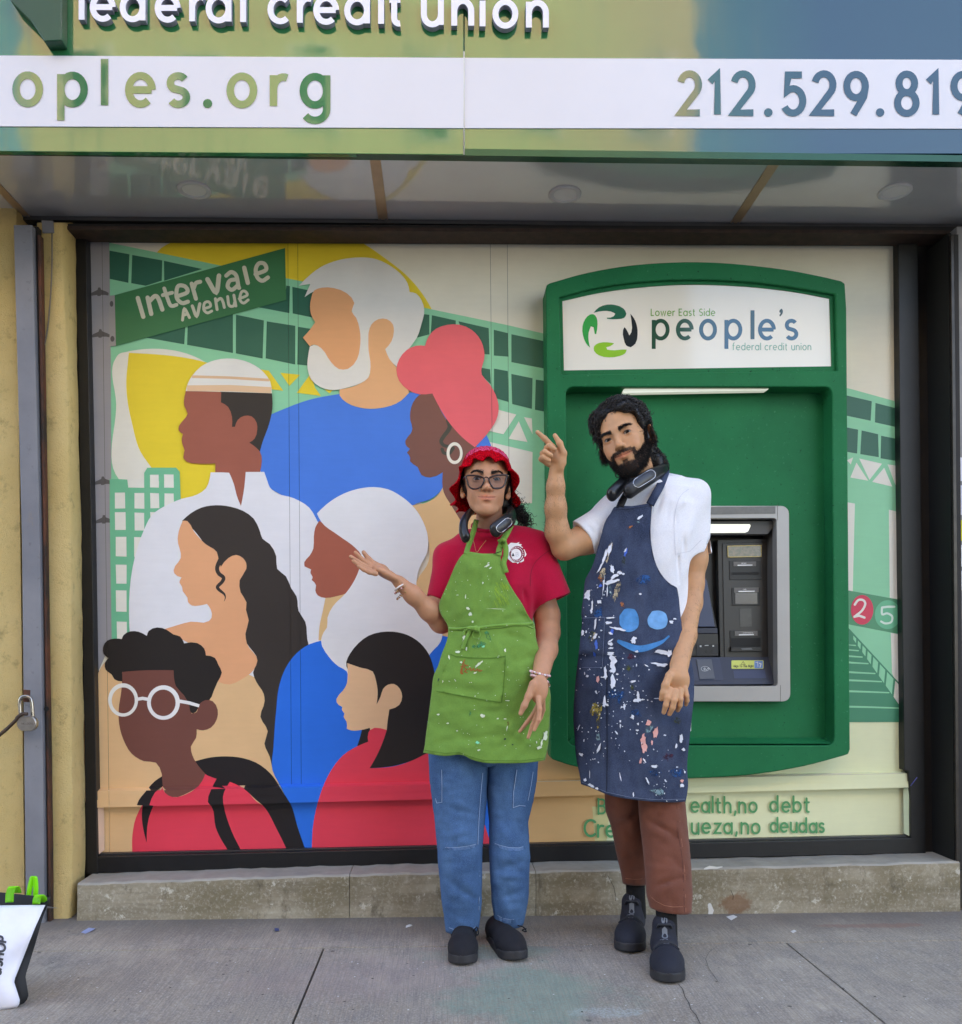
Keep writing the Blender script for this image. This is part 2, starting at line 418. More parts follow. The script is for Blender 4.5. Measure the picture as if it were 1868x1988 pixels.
# ================================================================ SETTING
def ground_mat():
    t = NT('pavement_concrete'); co = t.coord()
    big = t.noise(1.3, 6, 0.6, co); mid = t.noise(9, 6, 0.65, co); fine = t.noise(160, 4, 0.7, co)
    broom = t.noise(1.0, 3, 0.6, t.coord((240, 7, 7)))
    c = t.mix(t.ramp(big, 0.3, 0.7), lin('807466'), lin('b0a392'))
    c = t.mix(t.math('MULTIPLY', t.ramp(mid, 0.42, 0.62), 0.85), c, lin('867d74'))
    c = t.mix(t.math('MULTIPLY', t.ramp(fine, 0.42, 0.66), 0.6), c, lin('c4bcb0'))
    c = t.mix(t.math('MULTIPLY', t.ramp(broom, 0.4, 0.62), 0.42), c, lin('6f6b6a'))
    # dark gum and tar spots
    vo = t.add('ShaderNodeTexVoronoi', feature='F1'); vo.inputs['Scale'].default_value = 7; t.l.new(co, vo.inputs['Vector'])
    spot = t.math('LESS_THAN', t.math('ADD', vo.outputs['Distance'], t.math('MULTIPLY', t.noise(40, 3), 0.12)), 0.105)
    c = t.mix(t.math('MULTIPLY', spot, 0.7), c, lin('4a4542'))
    # dirt collected along the foot of the wall
    sx = t.add('ShaderNodeSeparateXYZ'); t.l.new(co, sx.inputs[0])
    band = t.math('MULTIPLY', t.ramp(t.math('ADD', sx.outputs['Y'], t.math('MULTIPLY', t.noise(5, 5), 0.3)), 3.18, 3.36), 0.5)
    mr = t.add('ShaderNodeMapRange'); mr.inputs[1].default_value = 3.12; mr.inputs[2].default_value = 3.38
    t.l.new(t.math('ADD', sx.outputs['Y'], t.math('MULTIPLY', t.noise(4, 5), 0.25)), mr.inputs[0])
    c = t.mix(t.math('MULTIPLY', mr.outputs[0], 0.75), c, lin('665f5a'))
    # spilled teal paint worn into the slab
    g = G(985, 1930)
    def blob(gp, sx_, sy_, r, col, amt, c, sc):
        m = t.coord((1 / sx_, 1 / sy_, 0), (-gp.x / sx_, -gp.y / sy_, 0))
        ln = t.add('ShaderNodeVectorMath', operation='LENGTH'); t.l.new(m, ln.inputs[0])
        d = t.math('ADD', ln.outputs['Value'], t.math('MULTIPLY', t.math('SUBTRACT', t.noise(sc, 7, 0.68, co), 0.5), 1.9))
        k = t.math('MULTIPLY', t.ramp(d, r - 0.22, r + 0.12, (1, 1, 1, 1), (0, 0, 0, 1)), amt)
        return t.mix(t.math('MULTIPLY', k, t.ramp(fine, 0.3, 0.6)), c, lin(col))
    c = blob(G(1030, 1935), 0.30, 0.30, 0.8, '6b9484', 0.6, c, 6)
    c = blob(G(960, 1850), 0.30, 0.10, 0.7, '76998a', 0.45, c, 7)
    c = blob(G(1180, 1965), 0.12, 0.05, 0.75, 'a8b4b2', 0.6, c, 12)
    c = blob(G(700, 1900), 0.5, 0.25, 0.7, '927f80', 0.35, c, 9)
    c = blob(G(1700, 1800), 0.25, 0.03, 0.8, '8f5f52', 0.55, c, 12)
    t.base(c); t.set(t.b, Roughness=0.85, Specular_IOR_Level=0.3)
    t.bump(t.mix(0.5, t.mix(0.6, broom, fine), mid), 0.8, 0.005)
    return t.m
M_GROUND = ground_mat()
def gstrip(x0, x1, y0, y1, nx=1, dz=0.0):
    return [(x0, y0, gz(x0) + dz), (x1, y0, gz(x1) + dz), (x1, y1, gz(x1) + dz), (x0, y1, gz(x0) + dz)]
# pavement slabs: every slab a piece, joints recessed
jl0 = G(618, 1842); jl1 = G(582, 1985); jr0 = G(1500, 1812); jr1 = G(1690, 1960)
sw = bpy.data.objects.new('pavement', bpy.data.meshes.new('pavement')); COL.objects.link(sw); tag(sw, kind='structure')
bmg = bmesh.new()
vs = [bmg.verts.new((x, y, gz(x) - 0.03)) for x, y in ((-12, -2.6), (12, -2.6), (12, 3.7), (-12, 3.7))]
bmg.faces.new(vs); bmg.to_mesh(sw.data); bmg.free(); sw.data.materials.append(plain('joint_dirt', '3a3733', 0.95))
xl = (jl0.x + jl1.x) / 2; xr = (jr0.x + jr1.x) / 2; pitch = xr - xl
jy = G(900, 1838).y
xs = [xl - pitch * k for k in (4, 3, 2, 1)] + [xl, xr] + [xr + pitch * k for k in (1, 2, 3, 4)]
ys = [-2.5, -1.2, 0.2, 1.6, jy, 3.6]
for i in range(len(xs) - 1):
    for j in range(len(ys) - 1):
        if j == len(ys) - 2: continue
        a, b, c, d = xs[i], xs[i + 1], ys[j], ys[j + 1]; gp = 0.0035
        V = [(a + gp, c + gp, gz(a)), (b - gp, c + gp, gz(b)), (b - gp, d - gp * .3, gz(b)), (a + gp, d - gp * .3, gz(a))]
        V2 = [(x, y, z - 0.025) for x, y, z in V]
        mesh('slab', V + V2, [(0, 1, 2, 3)] + [(k, 4 + k, 4 + (k + 1) % 4, (k + 1) % 4) for k in range(4)], M_GROUND, sw)
V = [(xs[0], jy, gz(xs[0]) + .003), (xs[-1], jy, gz(xs[-1]) + .003), (xs[-1], 3.6, gz(xs[-1]) + .012), (xs[0], 3.6, gz(xs[0]) + .012)]
mesh('wall_strip', V + [(x, y, z - .03) for x, y, z in V], [(0, 1, 2, 3), (0, 4, 5, 1)], M_GROUND, sw)
# a crack running off from the front shoe
M_CRACK = plain('crack', '2c2926', 0.95)
ck = [G(x, y) + Vector((0, 0, .0015)) for x, y in ((1318, 1912), (1326, 1922), (1330, 1936), (1338, 1948), (1341, 1960), (1352, 1972), (1360, 1990))]
tube('crack', ck, 0.0008, M_CRACK, sw, 4)
tube('crack', [G(x, y) + Vector((0, 0, .0015)) for x, y in ((1395, 1908), (1376, 1880), (1370, 1862), (1378, 1848), (1392, 1838))], 0.0006, plain('scratch', '6b6662', .9), sw, 4)
# kerb, road and the far pavement (behind the camera)
M_ASPH = plain('asphalt', '3c3c3e', 0.9, bump=0.5, bscale=120, vary=0.2)
o = mesh('kerb', *(lambda b: ([v for v in b], [(0, 1, 2, 3), (0, 4, 5, 1)]))([(-30, -2.75, gz(0) - .02), (30, -2.75, gz(0) - .02), (30, -2.6, gz(0) - .02), (-30, -2.6, gz(0) - .02), (-30, -2.75, -0.17), (30, -2.75, -0.17)]), plain('kerb_stone', '8f8c88', .8)); tag(o, kind='structure')
o = mesh('road', [(-60, -12.2, -.17), (60, -12.2, -.17), (60, -2.7, -.17), (-60, -2.7, -.17)], [(0, 1, 2, 3)], M_ASPH); tag(o, kind='structure')
o = mesh('ground', [(-150, -150, -.32), (150, -150, -.32), (150, 150, -.32), (-150, 150, -.32)], [(0, 1, 2, 3)], plain('far_ground', '6d6a66', .9)); tag(o, kind='structure')
o = mesh('far_pavement', [(-60, -15, -.02), (60, -15, -.02), (60, -12.2, -.02), (-60, -12.2, -.02), (-60, -12.2, -.17), (60, -12.2, -.17)], [(0, 1, 2, 3), (3, 2, 5, 4)], M_GROUND); tag(o, kind='structure')

# houses across the street: seen in the shiny fascia, the plastic sign and the ceiling
def far_house(x0, x1, h, col, label):
    t = thing('brick_house', label, 'building', ((x0 + x1) / 2, -15, 0))
    box('wall', (x0, -24, -.1), (x1, -15, h), plain('far_wall', col, .85, vary=.08, bump=.3, bscale=30), t)
    box('bounce_cut_base', (x0 - .03, -15.022, -.1), (x1 + .03, -14.985, 9.8), plain('bounce_cut_brown', '5a4236', .85, vary=.2, vscale=3, bump=.4, bscale=20), t)  # added dark facing, cuts the bounce reaching the mural's top
    box('cornice', (x0 - .15, -15.35, h), (x1 + .15, -14.98, h + .45), plain('far_cornice', 'b9ad92', .8), t)
    mg = plain('far_glass', '20262b', .08); mf = plain('far_frame', 'cfc9ba', .6)
    fl = 0; z = 1.0
    while z < h - 2.2:
        x = x0 + 1.0
        while x < x1 - 1.6:
            w = box('window', (x - .12, -15.04, z - .12), (x + 1.12, -14.955, z + 1.72), mf, t)
            box('pane', (x, -14.96, z), (x + 1.0, -14.94, z + .78), mg, w); box('pane', (x, -14.96, z + .84), (x + 1.0, -14.94, z + 1.6), mg, w)
            x += 2.6
        z += 3.1
far_house(-9.5, 6.2, 17.4, 'bfb28c', 'cream coloured five storey house across the street')
far_house(-22.0, -9.8, 12.5, 'b9805c', 'lower orange brick house across the street')

# ---------------------------------------------------------------- the shop's masonry
def stucco_mat():
    t = NT('yellow_stucco'); co = t.coord()
    a = t.noise(2.2, 6, .6, co); b = t.noise(30, 5, .7, co); f = t.noise(220, 3, .7, co)
    c = t.mix(t.ramp(a, .3, .7), lin('c9ae72'), lin('d9bf86'))
    c = t.mix(t.math('MULTIPLY', t.ramp(b, .55, .75), .35), c, lin('b79b62'))
    c = t.mix(t.math('MULTIPLY', t.ramp(t.noise(14, 7, .75, co), .55, .68), .6), c, lin('8f7a4e'))
    t.base(c); t.set(t.b, Roughness=.9, Specular_IOR_Level=.2)
    t.bump(t.mix(.5, b, f), 1.0, .008); return t.m
M_STUCCO = stucco_mat()
def sill_mat():
    t = NT('sill_concrete'); co = t.coord()
    lay = t.noise(1.0, 5, .6, t.coord((2, 2, 22))); a = t.noise(4, 6, .65, co); f = t.noise(90, 5, .7, co)
    c = t.mix(t.ramp(lay, .35, .65), lin('7d7361'), lin('a89e8a'))
    c = t.mix(t.math('MULTIPLY', t.ramp(a, .42, .62), .75), c, lin('756a52'))
    c = t.mix(t.math('MULTIPLY', t.ramp(f, .5, .72), .5), c, lin('c2bbac'))
    c = t.mix(t.math('MULTIPLY', t.ramp(t.noise(18, 6, .75, co), .60, .65), .75), c, lin('c9c3b4'))
    c = t.mix(t.math('MULTIPLY', t.ramp(t.noise(11, 6, .7, t.coord((1, 1, .5), (3, 2, 1))), .56, .66), .75), c, lin('5e5546'))
    g = P(1430, 1755, 3.26)
    m = t.coord((1 / .075, 0, 1 / .06), (-g.x / .075, 0, -g.z / .06)); ln = t.add('ShaderNodeVectorMath', operation='LENGTH'); t.l.new(m, ln.inputs[0])
    d = t.math('ADD', ln.outputs['Value'], t.math('MULTIPLY', t.math('SUBTRACT', t.noise(22, 6, .7, co), .5), 1.6))
    c = t.mix(t.math('MULTIPLY', t.ramp(d, .6, .85, (1, 1, 1, 1), (0, 0, 0, 1)), .75), c, lin('7c5a42'))
    t.base(c); t.set(t.b, Roughness=.88, Specular_IOR_Level=.25)
    t.bump(t.mix(.5, t.mix(.5, lay, f), a), .6, .006); return t.m
M_SILL = sill_mat()
wall = thing('shop_wall', 'yellow stucco shop wall with a narrow pilaster, left of the mural', 'wall', P(60, 1800, 3.30))
wl_a = P(-60, 425, 3.30); wl_b = P(55, 1815, 3.30)
box('wall_face', (-4.5, 3.30, -.15), (P(40, 1100, 3.3).x, 3.75, 2.66), M_STUCCO, wall)
# pilaster: front face and a chamfered return towards the window, with a wobbly hand trowelled arris
rows = [(432, 84, 122, 147), (560, 84, 124, 148), (700, 86, 131, 150), (850, 86, 133, 153), (1046, 86, 138, 158), (1300, 88, 139, 161), (1500, 90, 141, 164), (1640, 92, 142, 166), (1700, 94, 141, 165), (1740, 95, 139, 160), (1806, 96, 136, 152)]
V = []; Fc = []; rr = random.Random(3)
yy = np.linspace(432, 1806, 60)
for y in yy:
    a = np.interp(y, [r[0] for r in rows], [r[1] for r in rows]); b = np.interp(y, [r[0] for r in rows], [r[2] for r in rows]) + rr.uniform(-.8, .8); c = np.interp(y, [r[0] for r in rows], [r[3] for r in rows]) + rr.uniform(-.8, .8)
    V += [P(a - 12, y, 3.30), P(a, y, 3.285), P((a + b) / 2, y, 3.283), P(b - 4, y, 3.284), P(b + 1, y, 3.292), P(c, y, 3.40), P(c, y, 3.46)]
for i in range(len(yy) - 1):
    for k in range(6): Fc.append((i * 7 + k, i * 7 + k + 1, i * 7 + k + 8, i * 7 + k + 7))
mesh('pilaster', V, Fc, M_STUCCO, wall, smooth=True)
o = box('building_core', (-34, 3.76, -.15), (34, 12, 24.0), plain('dark_masonry', '3b3733', .9)); tag(o, 'dark masonry of the building behind the shopfront, raised to shade the street', 'wall')  # unseen block, height and width chosen to shade street and opposite facade

# ---------------------------------------------------------------- concrete sill under the window
sill = thing('concrete_sill', 'stained concrete sill with a pale ledge under the black window frame', 'window sill', P(1000, 1788, 3.26))
tl = [(150, 1716), (500, 1704), (745, 1697), (1100, 1691), (1500, 1683), (1864, 1673)]
pal = plain('sill_ledge_pale', '9a958b', .85, vary=.15, vscale=14, bump=.5, bscale=60)  # paler grey on the ledge top than on the front
cuts = [(150, 'a'), (678, 'b'), (1040, 'c'), (1864, 'd')]
for k in range(3):
    x0, x1 = cuts[k][0], cuts[k + 1][0]
    xsn = np.linspace(x0 + (1.2 if k else 0), x1, 24)
    tops = np.interp(xsn, [q[0] for q in tl], [q[1] for q in tl])
    base = np.interp(xsn, [160, 1865], [1793, 1776])
    V = []
    for x, ty, by in zip(xsn, tops, base):
        w = 0.9 * math.sin(x * .11) + .7 * math.sin(x * .037 + 1)
        e = P(x, ty + w, 3.26); f = P(x, by, 3.26)
        V += [(e.x, 3.53, e.z + .003), (e.x, 3.268, e.z + .001), (e.x, 3.261, e.z - .006), (e.x, 3.26, e.z * .6 + f.z * .4), (f.x, 3.257, f.z + .02), (f.x, 3.250, f.z - .12)]
    n = len(xsn); Fc = []; fm = []
    for i in range(n - 1):
        for j in range(5): Fc.append((i * 6 + j, i * 6 + j + 1, i * 6 + j + 7, i * 6 + j + 6)); fm.append(0 if j < 2 else 1)
    Fc += [tuple(range(6)), tuple((n - 1) * 6 + j for j in range(5, -1, -1))]; fm += [1, 1]
    mesh('sill_block', V, Fc, [pal, M_SILL], sill, fmat=fm)
mesh('crack', *(lambda q: ([P(x, y, 3.2585) for x, y in q[0]], q[1]))(union2d(ribbon([(1419, 1728), (1424, 1740), (1422, 1752), (1423, 1762)], .9) + ribbon([(1180, 1700), (1192, 1722), (1196, 1742), (1194, 1760)], .8))), M_CRACK, sill)
mesh('paint_smear', *(lambda q: ([P(x, y, 3.2565) for x, y in q[0]], q[1]))(union2d(ribbon([(1378, 1757), (1381, 1768), (1379, 1776)], [7, 10, 8], rnd=True) + ribbon([(1330, 1748), (1334, 1755)], [3, 4], rnd=True))), plain('dried_white_paint', 'd9d6cf', .6), sill)
q = union2d(ribbon([(1368, 1687), (1378, 1684), (1392, 1685), (1402, 1683)], [3, 6, 4, 2], rnd=True))
mesh('paint_smear', [P(x, y, 3.262) for x, y in q[0]], q[1], plain('dried_white_paint', 'd9d6cf', .6), sill)

# ---------------------------------------------------------------- black window frame
M_BLACK = plain('black_frame_paint', '131214', .45, vary=.3, vscale=20, bump=.3, bscale=80)
M_DKBROWN = plain('dark_bronze', '1e1a18', .5, vary=.25, vscale=9)
fr = thing('window_frame', 'black painted window frame around the mural boards', 'window frame', P(900, 1680, 3.42))
pxprism('left_jamb', [(147, 455), (167, 461), (178, 1000), (189, 1665), (190, 1697), (168, 1697), (158, 1046), (152, 700)], 3.40, .12, M_BLACK, fr, .002)
pxprism('bottom_rail', [(188, 1663), (900, 1646), (1772, 1627), (1774, 1657), (900, 1677), (188, 1695)], 3.405, .12, M_BLACK, fr, .003)
pxprism('bottom_bead', [(192, 1657), (900, 1641), (1768, 1622), (1772, 1629), (900, 1648), (189, 1665)], 3.425, .05, plain('frame_bead', '2a2a2c', .4), fr, .002)
pxprism('right_jamb', [(1744, 460), (1782, 462), (1798, 1658), (1769, 1658), (1768, 1545), (1764, 1497), (1756, 1495), (1755, 1400), (1748, 900)], 3.405, .1, M_BLACK, fr, .002)
pxprism('right_return', [(1781, 462), (1815, 462), (1824, 1656), (1797, 1658)], 3.425, .1, M_DKBROWN, fr)
pxprism('dark_recess', [(1812, 462), (1846, 462), (1858, 1654), (1822, 1656)], 3.50, .05, plain('recess_black', '0b0a0a', .7), fr)
pxprism('recess_side', [(1841, 452), (1847, 452), (1859, 1672), (1853, 1672)], 3.274, .24, plain('recess_black', '0b0a0a', .7), fr)
mesh('recess_side', [P(1813, 462, 3.425), P(1815, 462, 3.5), P(1824, 1654, 3.5), P(1823, 1656, 3.425)], [(0, 1, 2, 3)], plain('recess_black', '0b0a0a', .7), fr)
# lintel with a rusty lower lip
pxprism('lintel', [(70, 434), (1868, 440), (1868, 451), (70, 442)], 3.33, .3, plain('lintel_black', '1b1918', .55, vary=.4, vscale=14), fr)
pxprism('lintel_lip', [(100, 438), (900, 442), (1846, 447), (1846, 454), (900, 449), (100, 445)], 3.325, .1, plain('rusty_lip', '3a2a22', .7, vary=.4, vscale=25), fr, .002)

# ---------------------------------------------------------------- roller gate guide on the left
def steel_mat():
    t = NT('grey_painted_steel'); a = t.noise(3, 6, .6); b = t.noise(25, 6, .7)
    c = t.mix(t.ramp(a, .35, .65), lin('74757c'), lin('86868b'))
    c = t.mix(t.math('MULTIPLY', t.ramp(b, .6, .68), .5), c, lin('55545a'))
    c = t.mix(t.ramp(t.noise(9, 7, .75, t.coord((1, 1, .35))), .66, .72), c, lin('8d7c6a'))
    t.base(c); t.set(t.b, Roughness=.55); t.bump(b, .15, .002); return t.m
M_STEEL = steel_mat()
def rust_mat():
    t = NT('rusty_iron'); b = t.noise(12, 7, .7, t.coord((1, 1, .3)))
    t.base(t.mix(t.ramp(b, .4, .65), lin('2a211d'), lin('6d3d28'))); t.set(t.b, Roughness=.75); t.bump(b, .4, .002); return t.m
M_RUST = rust_mat()
gate = thing('gate_guide', 'grey steel roller gate guide with a rusty channel on the yellow wall', 'gate guide', P(70, 1812, 3.24))
pxprism('guide_plate', [(26, 436), (62, 436), (77, 1046), (85, 1640), (86, 1822), (50, 1824), (49, 1700), (42, 1046)], 3.235, .05, M_STEEL, gate, .003)
pxprism('channel', [(62, 440), (74, 440), (85, 1046), (95, 1640), (96, 1813), (85, 1815), (84, 1640), (76, 1046)], 3.262, .05, plain('channel_dark', '1c1817', .7), gate)
pxprism('channel_lip', [(72, 455), (78, 455), (88, 1046), (97, 1640), (98, 1812), (93, 1813), (92, 1640), (83, 1046)], 3.25, .03, M_RUST, gate, .003)
pxprism('bracket', [(80, 427), (103, 428), (105, 452), (82, 452)], 3.28, .06, M_STEEL, gate, .002)
bm = bmesh.new(); c = P(90, 1376, 3.23)
o = pxprism('bolt_hole', [(90 + 4.5 * math.cos(a), 1376 + 5 * math.sin(a)) for a in np.linspace(0, 6.28, 15)[:-1]], 3.2335, .004, plain('hole_black', '0c0b0b', .9), gate)
bm.free()
gr = thing('gate_guide', 'narrow dark metal roller gate guide at the right edge', 'gate guide', P(1862, 1690, 3.27))
pxprism('guide_plate', [(1846, 455), (1853, 455), (1864, 1672), (1857, 1672)], 3.262, .010, plain('dark_steel', '3a3633', .35, .6, vary=.3, vscale=20), gr, .002)
pxprism('channel', [(1853, 455), (1861, 455), (1872, 1690), (1864, 1690)], 3.268, .008, plain('channel_dark', '1c1817', .7), gr)
wr = thing('neighbour_wall', 'grey wall strip with paper notices at the right edge', 'wall', P(1880, 1770, 3.27))
pxprism('wall_face', [(1858, 440), (2500, 440), (2500, 1790), (1869, 1790)], 3.278, .3, plain('grey_wall', '8f8f90', .8, vary=.2, vscale=5), wr)
for (a, b, col) in ((888, 934, 'd9dae6'), (942, 1000, 'd4d6e4'), (1010, 1050, 'd8d13c'), (1058, 1100, 'e4e4e6'), (1108, 1146, 'dcdcde')):
    n = tag(pxprism('paper_notice', [(1861 + (a - 440) * .0062, a), (1930, a - 1), (1930, b), (1861 + (b - 440) * .0062, b)], 3.276, .001, plain('notice_' + col, col, .7)),
            {888: 'topmost pale paper notice taped on the grey wall', 942: 'pale paper notice taped between the topmost and the yellow one', 1010: 'yellow paper notice taped on the grey wall', 1058: 'white paper notice right below the yellow one', 1108: 'lowest white paper notice taped on the grey wall'}[a], 'notice', 'notices on the grey wall')

# loose cable on the pilaster
cab = [P(x, y, Y) for x, y, Y in ((101, 452, 3.27), (101, 500, 3.27), (100, 540, 3.272), (97, 590, 3.275), (92, 640, 3.277), (85, 675, 3.272), (80, 700, 3.262))]
tag(tube('cable', catmull(cab, 6), .0028, plain('cable_grey', '6b6152', .6), None, 8), 'thin grey cable hanging down the yellow pilaster', 'cable')

# ---------------------------------------------------------------- canopy with the shop sign
def fascia_mat():
    t = NT('glossy_green_fascia'); co = t.coord()
    st = t.noise(1.0, 5, .65, t.coord((22, 1, .8))); pa = t.noise(1.1, 4, .6, co)
    t.set(t.b, IOR=1.66, Specular_IOR_Level=.5)
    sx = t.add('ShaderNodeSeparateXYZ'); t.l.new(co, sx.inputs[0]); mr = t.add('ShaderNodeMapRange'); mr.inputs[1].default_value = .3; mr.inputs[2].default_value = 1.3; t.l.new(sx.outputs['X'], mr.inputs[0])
    t.base(t.mix(mr.outputs[0], t.mix(t.ramp(pa, .35, .65), lin('1b6b42'), lin('2a7d4a')), lin('0f4558')))  # teal at the right end puts the sky's reflection into the base colour
    t.set(t.b, Roughness=t.math('ADD', .05, t.math('MULTIPLY', t.ramp(st, .45, .75), .10)))
    t.bump(t.noise(2.2, 2, .45, t.coord((1, 1, 1.6))), .11, .02)
    return t.m
M_FASCIA = fascia_mat()
YF = 2.90
can = thing('sign_canopy', 'green mirror finish shop canopy with white web address and phone number band', 'canopy', (0, 3.1, P(900, 300, YF).z))
zf = P(900, 299, YF).z; ztop = zf + 1.1
seam = 901
for x0, x1, dy in ((-500, seam - .6, 0.0), (seam + .6, 2400, .004)):
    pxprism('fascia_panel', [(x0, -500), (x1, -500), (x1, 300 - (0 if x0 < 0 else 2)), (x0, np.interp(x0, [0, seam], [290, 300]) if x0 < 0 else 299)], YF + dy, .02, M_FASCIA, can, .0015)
M_WHITEBAND = plain('white_sign_band', 'dfdce1', .35, vary=.02, vscale=3)
for x0, x1, dy in ((-500, seam - .6, 0.0), (seam + .6, 2400, .004)):
    yt = lambda x: np.interp(x, [0, 900, 1868], [105, 112, 118]); yb = lambda x: np.interp(x, [0, 900, 1868], [243, 248.5, 250])
    pxprism('white_band', [(x0, yt(x0)), (x1, yt(x1)), (x1, yb(x1)), (x0, yb(x0))], YF + dy - .003, .004, M_WHITEBAND, can)
tube('seam_bead', [P(seam, y, YF - .002) for y in (100, 300)], .002, plain('seam_sealant', 'd8d4c8', .5), can, 6)
# fascia return under the front edge
fz = P(900, 300, YF).z
box('bottom_lip', (-3.2, YF + .001, fz - .002), (3.4, YF + .035, fz + .02), plain('lip_green', '1f4f3a', .25, .4), can)
M_SOFFIT = NT('gloss_ceiling_panel'); M_SOFFIT.set(M_SOFFIT.b, Roughness=.09, Specular_IOR_Level=.5, IOR=3.3)
M_SOFFIT.base(M_SOFFIT.mix(M_SOFFIT.ramp(M_SOFFIT.noise(2.5, 5), .3, .7), lin('bcbbbb'), lin('c6c5c5'))); M_SOFFIT = M_SOFFIT.m
ZS = fz + .012
def S(px, py):                          # point of the ceiling seen at (px, py)
    d = ray(px, py); return CAM + d * ((ZS - CAM.z) / d.z)
yb_ = S(940, 430).y
sx = [-3.2] + [S(*p).x for p in ((28, 395), (737, 372), (1467, 372))] + [3.4]
# the ceiling is four panels, the joints covered by metal strips
for i in range(4):
    a, b = sx[i] + .002, sx[i + 1] - .002
    box('ceiling_panel', (a, YF + .036, ZS), (b, yb_, ZS + .01), M_SOFFIT, can)
M_STRIP = plain('joint_strip', 'b79a7a', .3, .35, vary=.12, vscale=12)  # tan puts a warm reflection into the metal's colour
for i, w in ((1, .030), (2, .036), (3, .036)):
    st = box('joint_strip', (sx[i] - w / 2, YF + .037, ZS - .0035), (sx[i] + w / 2, yb_ - .001, ZS - .0002), M_STRIP, can)
    for dx in (-.3, .3):
        box('rivet', (sx[i] + dx * w - .003, yb_ - .02, ZS - .006), (sx[i] + dx * w + .003, yb_ - .014, ZS - .003), M_STEEL, st)
box('rear_trim', (-3.2, yb_ - .012, ZS - .016), (3.4, yb_ + .03, ZS - .001), plain('trim_grey', '5c5b5a', .4, .5), can)
box('canopy_top', (-3.2, YF + .021, ZS + .011), (3.4, 3.75, ztop), plain('canopy_roof', '55585a', .7), can)
M_LIGHTRIM = plain('downlight_rim', 'c6c4c2', .4); M_LENS = plain('downlight_lens', 'd6d3cf', .3)
for (px, py) in ((377, 368), (1097, 376), (1738, 371)):
    c = S(px, py); V = []; Fc = []
    prof = [(.058, 0), (.058, -.004), (.054, -.006), (.042, -.005), (.040, -.002)]
    for r, z in prof:
        for k in range(32): V.append((c.x + r * math.cos(k * math.pi / 16), c.y + r * math.sin(k * math.pi / 16), ZS + z - .0003))
    for j in range(4):
        for k in range(32): Fc.append((j * 32 + k, j * 32 + (k + 1) % 32, j * 32 + 32 + (k + 1) % 32, j * 32 + 32 + k))
    d = mesh('downlight', V, Fc, M_LIGHTRIM, can, True)
    mesh('lens', [(c.x + .0405 * math.cos(k * math.pi / 16), c.y + .0405 * math.sin(k * math.pi / 16), ZS - .0026) for k in range(32)], [tuple(range(32))], M_LENS, d)
# raised letters: federal credit union
M_LETF = plain('raised_letter_white', 'eeebf4', .3, vary=.02); M_LETS = plain('letter_side', '9b97a6', .45)
LX = [('f', 150), ('e', 180), ('d', 238), ('e', 306), ('r', 373), ('a', 405), ('l', 472), ('c', 525), ('r', 582), ('e', 614), ('d', 674), ('i', 740), ('t', 758), ('u', 823), ('n', 882), ('i', 937), ('o', 962), ('n', 1027)]
for ch, x in LX:
    bl = np.interp(x, [150, 520, 740, 1062], [38, 43, 46, 54]); h = 50
    fs = text_faces(ch, x, bl, h, 11.5, stretch=.92)[0][1]
    V, T = union2d(fs)
    o = flat_obj('letter', V, T, [M_LETF, M_LETS], lambda a, b: P(a, b, YF - .022), can, .021)
    for p in o.data.polygons:
        if abs(p.normal.y) < .5: p.material_index = 1
# the dark green leaf of the big emblem, cut off by the top of the picture
pxprism('emblem_leaf', [(15, -40), (120, -40), (120, 78), (86, 80), (60, 40), (20, 0)], YF - .045, .044, plain('emblem_green', '12492f', .4), can, .003)
# flat lettering in the white band
tr = []
LB = [('o', 31, 60), ('p', 118, 60), ('l', 203, 60), ('e', 250, 60), ('s', 329, 60), ('.', 403, 60), ('o', 447, 60), ('r', 531, 60), ('g', 589, 60), ('p', -226, 60), ('e', -140, 60)]
for ch, x, h in LB:
    bl = np.interp(x, [0, 600], [203, 206]); V, T = union2d(text_faces(ch, x, bl, h, 14.5, stretch=.9 if ch not in 's' else 1.0)[0][1])
    flat_obj('letter', V, T, M_FASCIA, lambda a, b: P(a, b, YF - .0045), can)
DG = [('2', 1320), ('1', 1379), ('2', 1424), ('.', 1492), ('5', 1523), ('2', 1581), ('9', 1643), ('.', 1709), ('8', 1741), ('1', 1803), ('9', 1851)]
for ch, x in DG:
    V, T = union2d(text_faces(ch, x, 222, 56.5, 13.5, stretch=.84)[0][1])
    flat_obj('letter', V, T, M_FASCIA, lambda a, b: P(a, b, YF - .0006), can)

# ---------------------------------------------------------------- padlock and iron bar on the gate guide
M_IRON = plain('old_iron', '4a3a31', .6, .3, vary=.3, vscale=40, bump=.4)
pl = thing('padlock', 'round silver padlock hanging from the rusty hasp of the gate guide', 'padlock', P(53, 1405, 3.2))
Z14 = lambda x, y: (x * .361, 1270.2 + y * .361)
c0 = P(*Z14(150, 372), 3.19); V = []; Fc = []
N = 40
ring = []
for k in range(N):
    a = 2 * math.pi * k / N
    x, z = .0335 * math.cos(a), .030 * math.sin(a)
    z = min(max(z, -.026), .024)
    ring.append((x, z))
prof = [(.0, .92), (.003, 1.0), (.021, 1.0), (.024, .92)]
for dy, s in prof:
    for x, z in ring: V.append((c0.x + x * s, c0.y - .012 + dy, c0.z + z * s))
for j in range(3):
    for k in range(N): Fc.append((j * N + k, j * N + (k + 1) % N, j * N + N + (k + 1) % N, j * N + N + k))
Fc += [tuple(range(N)), tuple(range(4 * N - 1, 3 * N - 1, -1))]
mesh('body', V, Fc, plain('brushed_steel', 'b3aca3', .35, .85, vary=.12, vscale=60), pl)
